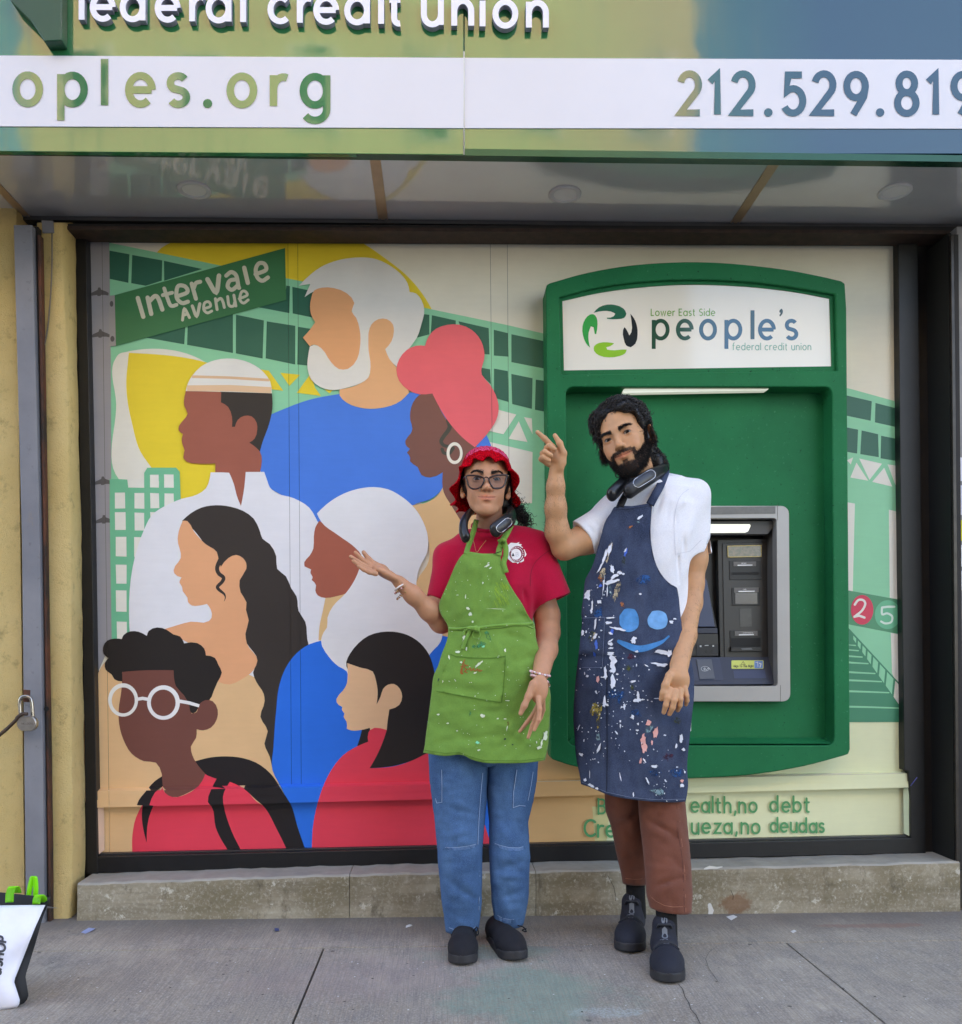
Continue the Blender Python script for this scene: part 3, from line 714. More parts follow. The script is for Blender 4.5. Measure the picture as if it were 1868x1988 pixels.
sh = [P(*Z14(x, y), 3.192) for x, y in ((112, 345), (108, 300), (106, 255), (116, 232), (135, 226), (155, 230), (168, 246), (174, 290), (177, 340))]
tube('shackle', catmull(sh, 6), .0062, plain('shackle_steel', 'a8a39c', .25, .9), pl, 10)
V, T = union2d(sum((f for _, f in text_faces('THE LOCKS', *Z14(112, 378), 2.4, .55, gap=.42)), []))
flat_obj('engraving', V, T, plain('engraved', '77706a', .5, .6), lambda a, b: P(a, b, c0.y - .0125), pl)
hp = thing('hasp', 'rusty steel hasp tab with the padlock through it', 'hasp', P(52, 1345, 3.22))
pxprism('tab', [Z14(126, 190), Z14(160, 193), Z14(158, 258), Z14(122, 256)], 3.205, .006, M_RUST, hp, .001)
br = [P(*Z14(x, y), Y) for x, y, Y in ((148, 322, 3.178), (118, 322, 3.178), (92, 342, 3.178), (88, 352, 3.18), (60, 380, 3.19), (20, 416, 3.2), (-60, 480, 3.24))]
tag(tube('iron_bar', catmull(br, 5), .0062, M_IRON, None, 8), 'rusty iron bar hooked into the padlock, at the left edge', 'bar')

# ---------------------------------------------------------------- shopping bag, lower left
bag = thing('shopping_bag', 'white and black shopping bag with lime green handles on the pavement', 'bag', G(10, 1960))
M_BAGW = plain('bag_white', 'e4e3ee', .55, vary=.05, vscale=12, bump=.3, bscale=35); M_BAGK = plain('bag_black', '18181b', .7, bump=.3, bscale=60); M_BAGG = plain('bag_green', '6fe000', .5, vary=.08)
b0 = G(33, 1956); zb = b0.z
yF = b0.y
# front face as a soft sheet: top edge wider and leaning out, sides pinched
def bagf(u, v):                         # u -1..1 across (1 = the right edge), v 0 bottom .. 1 top
    pr = np.interp(v, [0, .06, .2, .45, .75, 1], [33, 40, 27, 45, 68, 88]); py = np.interp(v, [0, .06, .2, .45, .75, 1], [1956, 1946, 1905, 1860, 1800, 1757])
    pl_ = -175; yl = py + (10 if v < .3 else 2)
    x = pl_ + (pr - pl_) * (u + 1) / 2; y = yl + (py - yl) * (u + 1) / 2 + (26 * (1 - u) / 2 if v < .1 else 0)
    Y = yF + .09 * v * v - .05 * math.cos(u * 1.5) * (.4 + .6 * math.sin(v * 3.1)) + .008 * math.sin(5 * u + 7 * v) + .005 * math.sin(13 * v - 4 * u)
    return P(x, y, Y)
nu, nv = 22, 26; V = [bagf(-1 + 2 * i / nu, j / nv) for j in range(nv + 1) for i in range(nu + 1)]
Fc = [(j * (nu + 1) + i, j * (nu + 1) + i + 1, (j + 1) * (nu + 1) + i + 1, (j + 1) * (nu + 1) + i) for j in range(nv) for i in range(nu)]
o = mesh('front_panel', V, Fc, M_BAGW, bag, True); s = o.modifiers.new('s', 'SOLIDIFY'); s.thickness = .002
def bagside(u, v):                      # the black gusset going back
    a = bagf(1, v); bk = .03 ; sag = .05 * math.sin(u * 3.14) * (.4 + v)
    dx = np.interp(v, [0, .2, .5, .8, 1], [.004, .014, .010, .004, .002])
    return a + Vector((dx * u * 1.2 - sag * .2, bk * u, .015 * u * v + (-.01 * math.sin(u * 3.14) if v > .9 else 0)))
nu2 = 10; V = [bagside(i / nu2, j / nv) for j in range(nv + 1) for i in range(nu2 + 1)]
Fc = [(j * (nu2 + 1) + i, j * (nu2 + 1) + i + 1, (j + 1) * (nu2 + 1) + i + 1, (j + 1) * (nu2 + 1) + i) for j in range(nv) for i in range(nu2)]
o = mesh('side_panel', V, Fc, M_BAGK, bag, True)
V = [bagf(-1 + 2 * i / nu, j / nv) + Vector((-.008, .05, .050 * j / nv * (1 - .42 * (1 + (-1 + 2 * i / nu))))) for j in range(nv + 1) for i in range(nu + 1)]
Fc = [(j * (nu + 1) + i, j * (nu + 1) + i + 1, (j + 1) * (nu + 1) + i + 1, (j + 1) * (nu + 1) + i) for j in range(nv) for i in range(nu)]
mesh('back_panel', V, Fc, M_BAGK, bag, True)
V = [bagf(-1 + 2 * i / nu, .93) + Vector((0.005 * k, .02 + .03 * k, -.012 * k + .01)) for k in range(3) for i in range(nu + 1)]
Fc = [(j * (nu + 1) + i, j * (nu + 1) + i + 1, (j + 1) * (nu + 1) + i + 1, (j + 1) * (nu + 1) + i) for j in range(2) for i in range(nu)]
mesh('contents', V, Fc, plain('bag_inside', 'a5a5ae', .7), bag, True)
def strap(name, pts, w, m, parent):
    """flat ribbon along 3-D points; w is the half-width vector"""
    pts = [Vector(tuple(p)) for p in catmull([tuple(p) for p in pts], 6)]
    V = []
    for p in pts: V += [p - Vector(w), p + Vector(w)]
    o = mesh(name, V, [(2 * i, 2 * i + 1, 2 * i + 3, 2 * i + 2) for i in range(len(pts) - 1)], m, parent, True)
    s = o.modifiers.new('s', 'SOLIDIFY'); s.thickness = .003; return o
strap('handle', [P(18, 1752, yF + .07), P(19, 1735, yF + .05), P(24, 1722, yF + .04), P(31, 1722, yF + .06), P(34, 1732, yF + .10)], (.011, 0, 0), M_BAGG, bag)
strap('handle', [P(55, 1742, yF + .15), P(58, 1722, yF + .15), P(63, 1703, yF + .15), P(68, 1704, yF + .15), P(70, 1722, yF + .15), P(69, 1742, yF + .15)], (.007, 0, 0), M_BAGG, bag)
strap('handle', [P(70, 1756, yF + .08), P(72, 1744, yF + .06), P(77, 1737, yF + .06), P(83, 1742, yF + .09), P(84, 1750, yF + .12)], (.011, 0, 0), M_BAGG, bag)
bv = BVHTree.FromPolygons([v.co.copy() for v in o.data.vertices], [tuple(p.vertices) for p in o.data.polygons]) if False else None
mesh('stitching', [p for x in np.linspace(-20, 86, 30) for p in (P(x, 1770 - (x - 86) * .004, yF + .066 + .0002 * x), P(x, 1770.8 - (x - 86) * .004, yF + .066 + .0002 * x))], [(2 * i, 2 * i + 1, 2 * i + 3, 2 * i + 2) for i in range(29)], plain('stitch_grey', '55555c', .7), bag)
fs = sum((f for _, f in text_faces('&SHOP', 1, 1893, 12.6, 4.4, gap=.36, rot=math.radians(-80))), [])
BAGTXT = fs
# ================================================================ THE MURAL
def ZZ(x0, y0, s): return lambda *p: [(x0 + s * p[i], y0 + s * p[i + 1]) for i in range(0, len(p), 2)]
Z3 = ZZ(149.44, 448.32, .28); Z4 = ZZ(523.04, 448.32, .30); Z5 = ZZ(149.44, 934.0, .26); Z6 = ZZ(149.44, 1270.2, .28)
Z7 = ZZ(523.04, 934.0, .24); Z8 = ZZ(523.04, 1307.6, .22); Z11 = ZZ(1606.5, 709.8, .37575); Z12 = ZZ(1046.1, 1419.7, .44)
D = lambda *p: [(p[i], p[i + 1]) for i in range(0, len(p), 2)]
YM = 3.445
mural = thing('mural_boards', 'painted mural boards showing eight people in profile and a green elevated train', 'mural', P(600, 1650, YM))
LEDGE = [((190, 1531), (1767, 1497)), ((190, 1537), (1767, 1502)), ((190, 1553), (1767, 1517)), ((190, 1568), (1767, 1529))]
SEAMS = [(559, 470, 566, 1525), (578, 470, 585, 1525), (952, 474, 962, 1512), (985, 474, 993, 1512), (198, 470, 213, 1660)]
LAYER = [0]
class Part:
    def __init__(s, name): s.name = name; s.V = []; s.F = []; s.mats = []; s.fm = []
    def mat(s, col):
        m = paint_mat(col)
        if m not in s.mats: s.mats.append(m)
        return s.mats.index(m)
    def tris(s, V2, T, col):
        if len(T) == 0: return
        LAYER[0] += 1; off = LAYER[0] * .00005; mi = s.mat(col)
        bm = bmesh.new(); vs = [bm.verts.new((x, y, 0)) for x, y in V2]
        for t in T:
            try: bm.faces.new([vs[i] for i in t])
            except ValueError: pass
        def cut(p, q, dx=0):
            n = Vector((q[1] - p[1], p[0] - q[0], 0)).normalized()
            bmesh.ops.bisect_plane(bm, geom=bm.verts[:] + bm.edges[:] + bm.faces[:], plane_co=(p[0] + dx, p[1], 0), plane_no=n, dist=1e-4)
        ymax = max(v.co.y for v in bm.verts); ymin = min(v.co.y for v in bm.verts)
        xmin = min(v.co.x for v in bm.verts); xmax = max(v.co.x for v in bm.verts)
        if ymax > 1490:
            for p, q in LEDGE: cut(p, q)
        for (xa, ya, xb, yb) in SEAMS:
            if xmin < xb and xmax > xa:
                cut((xa, ya), (xb, yb), -.3); cut((xa, ya), (xb, yb), .3)
        def yl(k, x):
            (x0, y0), (x1, y1) = LEDGE[k]; return y0 + (y1 - y0) * (x - x0) / (x1 - x0)
        cache = {}
        for f in bm.faces:
            c = f.calc_center_median(); drop = False
            for (xa, ya, xb, yb) in SEAMS:
                sxx = xa + (xb - xa) * (c.y - ya) / (yb - ya)
                if abs(c.x - sxx) < .3 and ya - 5 < c.y < yb: drop = True
            if drop: continue
            if c.y < yl(0, c.x): band = 0
            elif c.y < yl(1, c.x): band = 1
            elif c.y < yl(2, c.x): band = 2
            elif c.y < yl(3, c.x): band = 3
            else: band = 4
            ids = []
            for v in f.verts:
                Yv = {0: YM, 2: YM - .026, 3: YM - .031, 4: YM + .008}.get(band)
                if band == 1: Yv = YM if abs(v.co.y - yl(0, v.co.x)) < abs(v.co.y - yl(1, v.co.x)) else YM - .026
                key = (v.index if v.index >= 0 else id(v), round(v.co.x, 3), round(v.co.y, 3), round(Yv, 4))
                if key not in cache:
                    cache[key] = len(s.V); s.V.append(P(v.co.x, v.co.y, Yv - off))
                ids.append(cache[key])
            s.F.append(ids); s.fm.append(mi)
        bm.free()
    def shape(s, pts, col, rounded=True, holes=()):
        pts = smooth2(pts) if rounded else pts
        V, T = fill2d([pts] + list(holes)); s.tris(V, T, col)
    def strokes(s, fs, col):
        V, T = union2d(fs); s.tris(V, T, col)
    def build(s, parent=mural): return mesh(s.name, s.V, s.F, s.mats, parent, fmat=s.fm)
def rough_edge(pts, a=.5, seed=1):
    r = random.Random(seed); return [(x + r.uniform(-a, a), y + r.uniform(-a, a)) for x, y in pts]
C_CREAM, C_GREEN, C_DARK, C_YEL = 'ece5cf', '8ad4a8', '2f6b56', 'f2d53c'
ATMHOLE = [(1130, 790), (1585, 790), (1590, 1425), (1135, 1425)]

b = Part('painted_backdrop')
b.shape(D(165, 455, 1744, 462, 1748, 900, 1755, 1400, 1756, 1495, 1767, 1494, 1768, 1529, 1771, 1630, 190, 1668, 178, 1000), C_CREAM, False, [ATMHOLE])
# lower right: pale yellow green wall, warm tan at the left of it
b.shape(D(1190, 1440, 1640, 1440, 1650, 1400, 1756, 1402, 1757, 1495, 1768, 1494, 1769, 1529, 1772, 1631, 1160, 1645, 1165, 1560, 1200, 1500), 'e6e8bd')
b.shape(D(930, 1330, 1075, 1330, 1080, 1470, 1190, 1505, 1185, 1560, 1165, 1645, 930, 1652), 'e2b27a')
b.shape(D(1150, 1566, 1182, 1564, 1182, 1605, 1176, 1645, 1156, 1645), 'd9cd92', False)
b.shape(D(306, 488, 343, 466, 420, 458, 694, 466, 750, 503, 793, 538, 820, 570, 838, 600, 840, 760, 700, 900, 430, 940, 300, 560), C_YEL)
b.build()

t = Part('painted_viaduct')
# green structure
t.shape(D(212, 690, 232, 690, 234, 960, 213, 960), C_GREEN, False)
t.shape(D(212, 471, 421, 514, 586, 546, 826, 598, 985, 631, 1075, 652, 1085, 1300, 1060, 1330, 880, 1330, 860, 1000, 500, 800, 212, 800), C_GREEN, False)
for q in (Z3(225, 135, 362, 163, 358, 358, 225, 332), Z3(383, 167, 590, 205, 588, 345, 478, 378, 378, 362), Z3(605, 208, 870, 262, 605, 345),
          Z3(1452, 378, 1476, 384, 1472, 568, 1240, 527, 1440, 470), Z3(1495, 388, 1650, 420, 1660, 605, 1497, 572),
          Z4(985, 535, 1037, 543, 1035, 668, 950, 692), Z4(1053, 545, 1208, 580, 1208, 610, 1045, 672), Z4(1225, 585, 1420, 630, 1425, 800, 1300, 790),
          Z4(1455, 640, 1545, 660, 1548, 815, 1455, 805), Z4(1565, 670, 1775, 713, 1775, 890, 1565, 850),
          Z3(470, 740, 752, 648, 742, 786), Z3(770, 640, 1083, 560, 1080, 845, 765, 790), Z3(1105, 580, 1298, 620, 1285, 885, 1100, 848), Z3(1318, 625, 1512, 660, 1512, 925, 1308, 885),
          Z3(1533, 665, 1640, 682, 1640, 800, 1610, 935, 1530, 925), Z4(1360, 885, 1430, 895, 1435, 990, 1370, 930), Z4(1455, 890, 1545, 905, 1548, 1105, 1455, 1080),
          Z4(1565, 925, 1705, 955, 1700, 1150, 1570, 1120), Z4(1725, 960, 1790, 972, 1790, 1172, 1720, 1155)):
    t.shape(rough_edge(q, .6, len(t.F)), C_DARK, False)
# opening with the sun behind
t.shape(Z3(270, 880, 292, 852, 335, 840, 890, 910, 1000, 1000, 1000, 1700, 900, 1800, 640, 1800, 350, 1780, 290, 1720, 272, 1200), 'ebe7d8')
t.shape(Z3(360, 845, 890, 910, 1040, 960, 1040, 1700, 940, 1790, 700, 1860, 560, 1700, 510, 1632, 440, 1530, 382, 1335, 348, 1160, 342, 1040, 352, 920), C_YEL)
for q in (Z3(1270, 960, 1330, 968, 1430, 1108, 1350, 1098, 1300, 1040), Z3(1410, 983, 1548, 997, 1473, 1075), Z3(1620, 990, 1525, 1122, 1692, 1144, 1650, 1085), Z3(1715, 1098, 1775, 1103, 1752, 1126)):
    t.shape(q, C_YEL, False)
for q in (Z4(1470, 1155, 1597, 1187, 1515, 1315, 1400, 1290), Z4(1615, 1230, 1670, 1365, 1548, 1345), Z4(1648, 1205, 1698, 1215, 1703, 1315), Z4(1400, 1358, 1702, 1430, 1702, 1763, 1480, 1763, 1400, 1700)):
    t.shape(rough_edge(q, .5, len(t.F)), 'ece6d6', False)
t.build(); t = Part('painted_viaduct')
# right hand stretch of the viaduct, beyond the cash machine
t.shape(Z11(60, 108, 120, 120, 372, 190, 380, 1000, 392, 1842, 60, 1842), C_GREEN, False)
for q in (Z11(100, 155, 230, 185, 225, 285, 100, 258), Z11(248, 192, 371, 225, 371, 320, 246, 292), Z11(100, 318, 160, 330, 155, 455, 100, 446), Z11(177, 335, 262, 355, 265, 472, 170, 458), Z11(278, 362, 373, 382, 373, 495, 276, 478)):
    t.shape(rough_edge(q, .5, len(t.F)), C_DARK, False)
for q in (Z11(120, 578, 150, 500, 212, 595), Z11(100, 490, 133, 475, 120, 512), Z11(165, 480, 283, 507, 218, 590), Z11(232, 600, 293, 528, 335, 625), Z11(312, 510, 375, 520, 376, 635, 358, 632), Z11(100, 705, 142, 712, 132, 1165, 100, 1165), Z11(317, 745, 380, 757, 384, 1212, 322, 1200), Z11(327, 1380, 388, 1390, 391, 1700, 335, 1590)):
    t.shape(rough_edge(q, .4, len(t.F)), 'ece8dc', False)
t.shape(Z11(100, 1160, 383, 1212, 386, 1390, 100, 1335), '4f9a72', False)
t.build()

st = Part('painted_stairs')
st.shape(Z11(100, 1345, 125, 1372, 392, 1662, 393, 1842, 100, 1842), '3a8c6a', False)
up = lambda k: (128 + (392 - 128) * k, 1388 + (1672 - 1388) * k); lo = lambda k: (128 + (382 - 128) * k, 1405 + (1768 - 1405) * k)
ks = [0, .09, .18, .28, .39, .52, .66, .82, .97]
for i in range(8):
    a0, a1 = ks[i] + .025, ks[i + 1] - .01
    st.shape(Z11(*up(a0), *up(a1), *lo(a1), *lo(a0)), 'ece8dc' if i == 7 else C_GREEN, False)
for y, x in ((1765, 378), (1685, 318), (1628, 280), (1586, 246), (1535, 210), (1501, 180), (1468, 160), (1441, 145)):
    st.strokes(ribbon(Z11(100, y - 3, x * .6, y, x, y + 5), [4, 3.5, 2.5], rnd=True), C_GREEN)
st.build()
rt = Part('painted_route_badge')
ell = lambda f, cx, cy, rx, ry, n=34: f(*[v for k in range(n) for v in (cx + rx * math.cos(6.28318 * k / n), cy + ry * math.sin(6.28318 * k / n))])
rt.shape(ell(Z11, 180, 1262, 58, 77), 'e4405c', False)
rt.strokes(ribbon(catmull(Z11(142, 1235, 160, 1212, 185, 1212, 196, 1232, 180, 1265, 150, 1290, 140, 1298), 5), 4.4, rnd=True) + ribbon(Z11(140, 1297, 165, 1292, 192, 1302), 4.6, rnd=True), 'f0e9e0')
rt.shape(ell(Z11, 312, 1287, 67, 75), '63bd92', False)
rt.strokes(ribbon(catmull(Z11(282, 1252, 284, 1285, 310, 1280, 335, 1296, 330, 1325, 300, 1332, 278, 1322), 5), 4.0, rnd=True) + ribbon(Z11(283, 1250, 310, 1246, 346, 1246), 4.4, rnd=True), 'd6eadb')
rt.build()

ps = Part('painted_street_pole')
ps.shape(D(166, 462, 212, 464, 215, 690, 217, 1245, 190, 1305, 184, 1100, 174, 800), '9e9a9c', False)
ps.shape(Z3(220, 450, 265, 445, 271, 798, 222, 800), 'a29d9a', False)
for cx, cy in ((193, 567), (195, 648), (200, 934), (202, 1009)):
    ps.shape([(cx + .28 * x, cy + .28 * y) for x, y in ((-63, 15), (-50, 2), (-13, -15), (-8, -32), (6, -32), (12, -17), (45, -5), (64, 5), (62, 24), (40, 20), (12, 20), (6, 27), (-12, 27), (-16, 20), (-60, 26))], '625d5c', False)
ps.shape(ell(Z3, 240, 505, 12, 20), '625d5c'); ps.shape(ell(Z3, 246, 748, 14, 20), '625d5c')
ps.build()
sg = Part('painted_street_sign')
sg.shape(Z3(262, 445, 1443, 118, 1450, 478, 270, 797), '3d7f52', False)
def zs(*segs, w=30): return sum((ribbon(catmull(Z3(*s), 5) if len(s) > 4 else Z3(*s), w * .28, rnd=True) for s in segs), [])
CW = 'd9d5bd'
sg.strokes(zs((422, 465, 460, 595)), CW)
sg.strokes(zs((490, 462, 515, 575), (500, 490, 540, 452, 565, 470, 592, 545)), CW)
sg.strokes(zs((605, 398, 640, 500, 660, 520, 690, 512), (595, 445, 660, 428), w=26), CW)
sg.strokes(zs((690, 455, 765, 425, 750, 385, 705, 380, 690, 420, 695, 470, 730, 500, 770, 490), w=28), CW)
sg.strokes(zs((795, 365, 825, 470), (808, 400, 825, 362, 855, 352), w=28), CW)
sg.strokes(zs((905, 335, 965, 425, 985, 310), w=32), CW)
sg.strokes(zs((1035, 310, 1070, 285, 1105, 310, 1120, 385, 1125, 395), (1105, 335, 1060, 345, 1045, 385, 1075, 408, 1112, 380), w=28), CW)
sg.strokes(zs((1160, 255, 1185, 360)), CW)
sg.strokes(zs((1238, 300, 1310, 270, 1300, 228, 1262, 225, 1240, 265, 1250, 320, 1285, 345, 1325, 322), w=28), CW)
sg.strokes(zs((732, 618, 745, 540, 780, 600), (738, 585, 765, 575), w=20), CW)
sg.strokes(zs((800, 520, 830, 590, 852, 505), w=22), CW)
sg.strokes(zs((878, 540, 925, 522, 915, 492, 885, 500, 880, 545, 905, 568, 935, 555), w=19), CW)
sg.strokes(zs((960, 470, 972, 545), (965, 490, 995, 468, 1012, 490, 1022, 530), w=20), CW)
sg.strokes(zs((1045, 455, 1055, 515, 1085, 520, 1095, 490), (1088, 445, 1102, 520), w=20), CW)
sg.strokes(zs((1125, 470, 1180, 445, 1165, 418, 1140, 425, 1130, 475, 1155, 500, 1188, 478), w=19), CW)
sg.build()
tw = Part('painted_tower_block')
tw.shape(D(213, 930, 229, 930, 247, 931, 249, 946, 280, 946, 280, 918, 286, 908, 342, 908, 349, 916, 352, 1000, 320, 1100, 300, 1245, 217, 1248, 213, 1000), '6cc096', False)
for (x, y, X, Y_) in ((383, -60, 500, 48), (547, -62, 612, 48), (652, -62, 722, 48), (282, 85, 358, 205), (430, 88, 502, 205), (547, 90, 613, 203), (652, 92, 722, 190), (285, 232, 362, 366), (430, 235, 502, 368), (547, 230, 620, 300),
                     (290, 415, 368, 563), (425, 418, 520, 567), (291, 622, 370, 765), (424, 620, 520, 763), (292, 816, 369, 975), (425, 818, 520, 972), (298, 1050, 373, 1200), (425, 1052, 520, 1200)):
    if y < 0: tw.shape(rough_edge(Z3(*{383: (362, 1720, 466, 1720, 466, 1780, 362, 1780), 547: (508, 1690, 567, 1690, 568, 1780, 507, 1778), 652: (605, 1688, 670, 1688, 671, 1782, 605, 1780)}[x]), .4, x), 'eae7da', False)
    tw.shape(rough_edge(Z5(x, max(y, 0), X, max(y, 0) + 1, X + 1, Y_, x + 1, Y_), .5, x + Y_), 'eae7da', False)
tw.build()

SK_RED, SK_OR, SK_BR, SK_LT, SK_PE = 'a9604e', 'efab7d', '84564a', 'efc09a', 'eabf90'
# ---- old man with a white beard, blue shirt
p = Part('painted_portrait')
p.shape(Z4(455, 1055, 480, 1095, 590, 1145, 720, 1147, 850, 1100, 910, 1045, 965, 1055) + D(900, 790, 945, 845, 957, 875, 900, 900, 868, 910, 862, 945, 852, 957, 838, 968, 802, 981, 780, 1010, 640, 1042, 600, 1000, 545, 960, 521, 945, 506, 915, 504, 870, 509, 815, 524, 806) + Z4(100, 1150, 250, 1095), '3f7fdc')
p.shape(Z4(190, 355, 240, 305, 330, 235, 450, 188, 560, 172, 690, 182, 790, 230, 870, 300, 895, 340, 908, 395, 950, 405, 985, 450, 1003, 510, 985, 600, 955, 690, 905, 760, 840, 890, 750, 820, 650, 770, 580, 800, 520, 420, 400, 370, 300, 385, 228, 428, 265, 342), 'e3e0d8')
p.shape(Z4(640, 780, 642, 660, 660, 605, 705, 571, 760, 570, 800, 605, 806, 650, 790, 715, 750, 765, 778, 830, 830, 890, 905, 1045, 850, 1100, 720, 1146, 590, 1144, 500, 1110, 455, 1065, 455, 1025, 560, 1000, 640, 950), 'efb27f')
p.shape(Z4(262, 748, 290, 738, 335, 755, 400, 850, 450, 890, 512, 890, 560, 830, 580, 750, 585, 640, 642, 640, 642, 770, 655, 880, 640, 950, 590, 985, 500, 1014, 420, 1030, 330, 1010, 270, 960, 247, 890, 252, 800), 'e8e3d8')
p.shape(Z4(290, 385, 340, 367, 420, 370, 500, 402, 550, 466, 532, 520, 562, 562, 585, 640, 585, 760, 568, 830, 510, 892, 450, 894, 400, 850, 335, 758, 290, 735, 262, 746, 217, 690, 265, 636, 297, 590, 270, 540, 263, 490, 270, 440), 'efab78')
p.build()
# ---- young man in a kufi and white robe
p = Part('painted_portrait')
p.shape(Z3(995, 1112, 1352, 1124, 1355, 1230, 1335, 1330, 1285, 1470, 1268, 1530, 1190, 1465, 1070, 1360, 992, 1190), '3a342f')
p.shape(D(409, 917, 445, 917, 456, 945, 467, 984, 472, 950, 477, 916, 513, 916, 519, 933, 524, 946, 535, 956, 570, 967, 600, 985, 618, 1015, 650, 1080, 660, 1310, 580, 1330, 262, 1330, 268, 1060, 279, 1030, 295, 1000, 325, 980, 351, 969, 383, 960, 400, 948, 407, 930), 'e9e7e9')
p.shape(Z3(755, 1111, 870, 1112, 1000, 1117, 998, 1188, 1048, 1220, 1075, 1290, 1075, 1358, 1096, 1358, 1115, 1310, 1160, 1282, 1210, 1285, 1246, 1330, 1250, 1380, 1232, 1440, 1195, 1468, 1240, 1500, 1268, 1530, 1270, 1671, 1170, 1671, 1160, 1780, 1138, 1905, 1120, 1868, 1078, 1725, 1055, 1676, 960, 1672, 960, 1612, 830, 1612, 762, 1600, 738, 1572, 746, 1520, 730, 1475, 727, 1442, 736, 1408, 705, 1382, 708, 1352, 740, 1310, 768, 1268, 745, 1215, 742, 1180), SK_RED)
p.shape(Z3(757, 1100, 772, 1050, 795, 1010, 860, 940, 960, 895, 1080, 885, 1200, 915, 1290, 975, 1340, 1045, 1352, 1126, 1060, 1116, 755, 1110), 'ebe8df')
p.strokes(ribbon(Z3(797, 1010, 1060, 1017, 1334, 1034), 5.2), 'e6bd95'); p.strokes(ribbon(Z3(764, 1090, 1060, 1090, 1348, 1104), [11, 12.5, 12]), 'efc79f')
p.build()
# ---- woman with a red head wrap
p = Part('painted_portrait')
p.shape(D(800, 981, 840, 970, 855, 955, 862, 940, 880, 975, 895, 1014, 903, 985, 925, 955, 1010, 1040, 1010, 1300, 830, 1300, 800, 1190, 808, 1130, 832, 1090, 832, 1050, 815, 1010), 'e8bb85')
p.shape(Z4(970, 1062, 930, 1110, 912, 1170, 912, 1225, 926, 1280, 915, 1310, 880, 1358, 884, 1386, 910, 1410, 890, 1435, 912, 1468, 910, 1490, 960, 1528, 985, 1580, 1040, 1596, 1122, 1562, 1128, 1690, 1180, 1780, 1240, 1878, 1262, 1868, 1295, 1750, 1330, 1600, 1340, 1390, 1160, 1240, 1060, 1050), SK_BR)
p.strokes(ribbon(catmull(Z4(1158, 1225, 1166, 1275, 1128, 1330, 1112, 1362, 1130, 1388, 1170, 1396), 5), [9 - .12 * i for i in range(26)], rnd=True), '4b4a3f')
p.strokes(ribbon(catmull(Z4(1118, 1412, 1130, 1436, 1165, 1438, 1190, 1405), 5), 6.5, rnd=True), '4b4a3f')
p.shape(ell(Z4, 1199, 1438, 52, 71), 'f0e9d6', False, [ell(Z4, 1200, 1438, 34, 50)])
p.shape(Z4(1055, 1052, 970, 1057, 900, 1030, 840, 970, 822, 900, 840, 830, 890, 770, 950, 743, 1008, 743, 1032, 680, 1080, 632, 1150, 608, 1230, 606, 1310, 640, 1370, 710, 1393, 800, 1375, 930, 1425, 990, 1465, 1060, 1484, 1130, 1470, 1220, 1420, 1300, 1330, 1400, 1270, 1355, 1160, 1235, 1100, 1140), 'f86a70')
p.build()
# ---- woman with long wavy hair
p = Part('painted_portrait')
p.shape(D(188, 1312, 200, 1290, 240, 1260, 420, 1300, 500, 1320, 520, 1360, 526, 1480, 540, 1520, 545, 1662, 188, 1672), 'e9bc8a')
p.shape(Z5(785, 297, 850, 240, 930, 198, 1040, 180, 1150, 192, 1240, 222, 1320, 280, 1365, 370, 1385, 430, 1440, 470, 1488, 560, 1495, 655, 1560, 710, 1600, 800, 1640, 862, 1655, 970, 1705, 1050, 1720, 1180, 1730, 1230, 1640, 1320, 1560, 1500, 1520, 1868, 1500, 2060, 1460, 2150, 1440, 2060, 1400, 1960, 1425, 1868, 1370, 1760, 1402, 1640, 1395, 1590, 1340, 1500, 1315, 1430, 1348, 1340, 1270, 1215, 1200, 1100, 1100, 900, 1000, 560, 820, 320), '3b3430')
p.shape(Z5(790, 296, 825, 298, 870, 372, 960, 470, 1045, 530, 1060, 600, 1075, 640, 1130, 575, 1190, 551, 1240, 575, 1264, 612, 1265, 655, 1215, 740, 1222, 830, 1266, 905, 1262, 960, 1283, 1040, 1258, 1140, 1270, 1215, 1348, 1340, 1318, 1412, 1230, 1480, 1140, 1519, 1060, 1500, 960, 1300, 800, 1190, 640, 1110, 720, 1085, 850, 1050, 985, 1045, 1005, 1020, 1000, 960, 970, 917, 910, 930, 860, 930, 830, 905, 825, 870, 790, 822, 785, 790, 765, 755, 781, 720, 728, 690, 722, 665, 775, 575, 752, 430, 760, 375), SK_OR)
p.strokes(ribbon(catmull(Z5(1085, 560, 1048, 640, 1058, 688, 1094, 720, 1084, 752, 1050, 788, 1062, 812, 1098, 842, 1108, 870, 1098, 898), 5), [9, 8.8, 8.6, 8.4, 8.2, 8, 7.9, 7.8, 7.7, 7.6, 7.5, 7.4, 7.3, 7.2, 7.1, 7, 6.9, 6.9, 6.8, 6.8, 6.7, 6.7, 6.6, 6.6, 6.5, 6.4, 6.3, 6.2, 6.1, 6, 5.8, 5.6, 5.4, 5, 4.6, 4.2, 3.8, 3.3, 2.8, 2.3, 1.9, 1.6, 1.3, 1, .8, .6], rnd=False), '3b3430')
p.build()
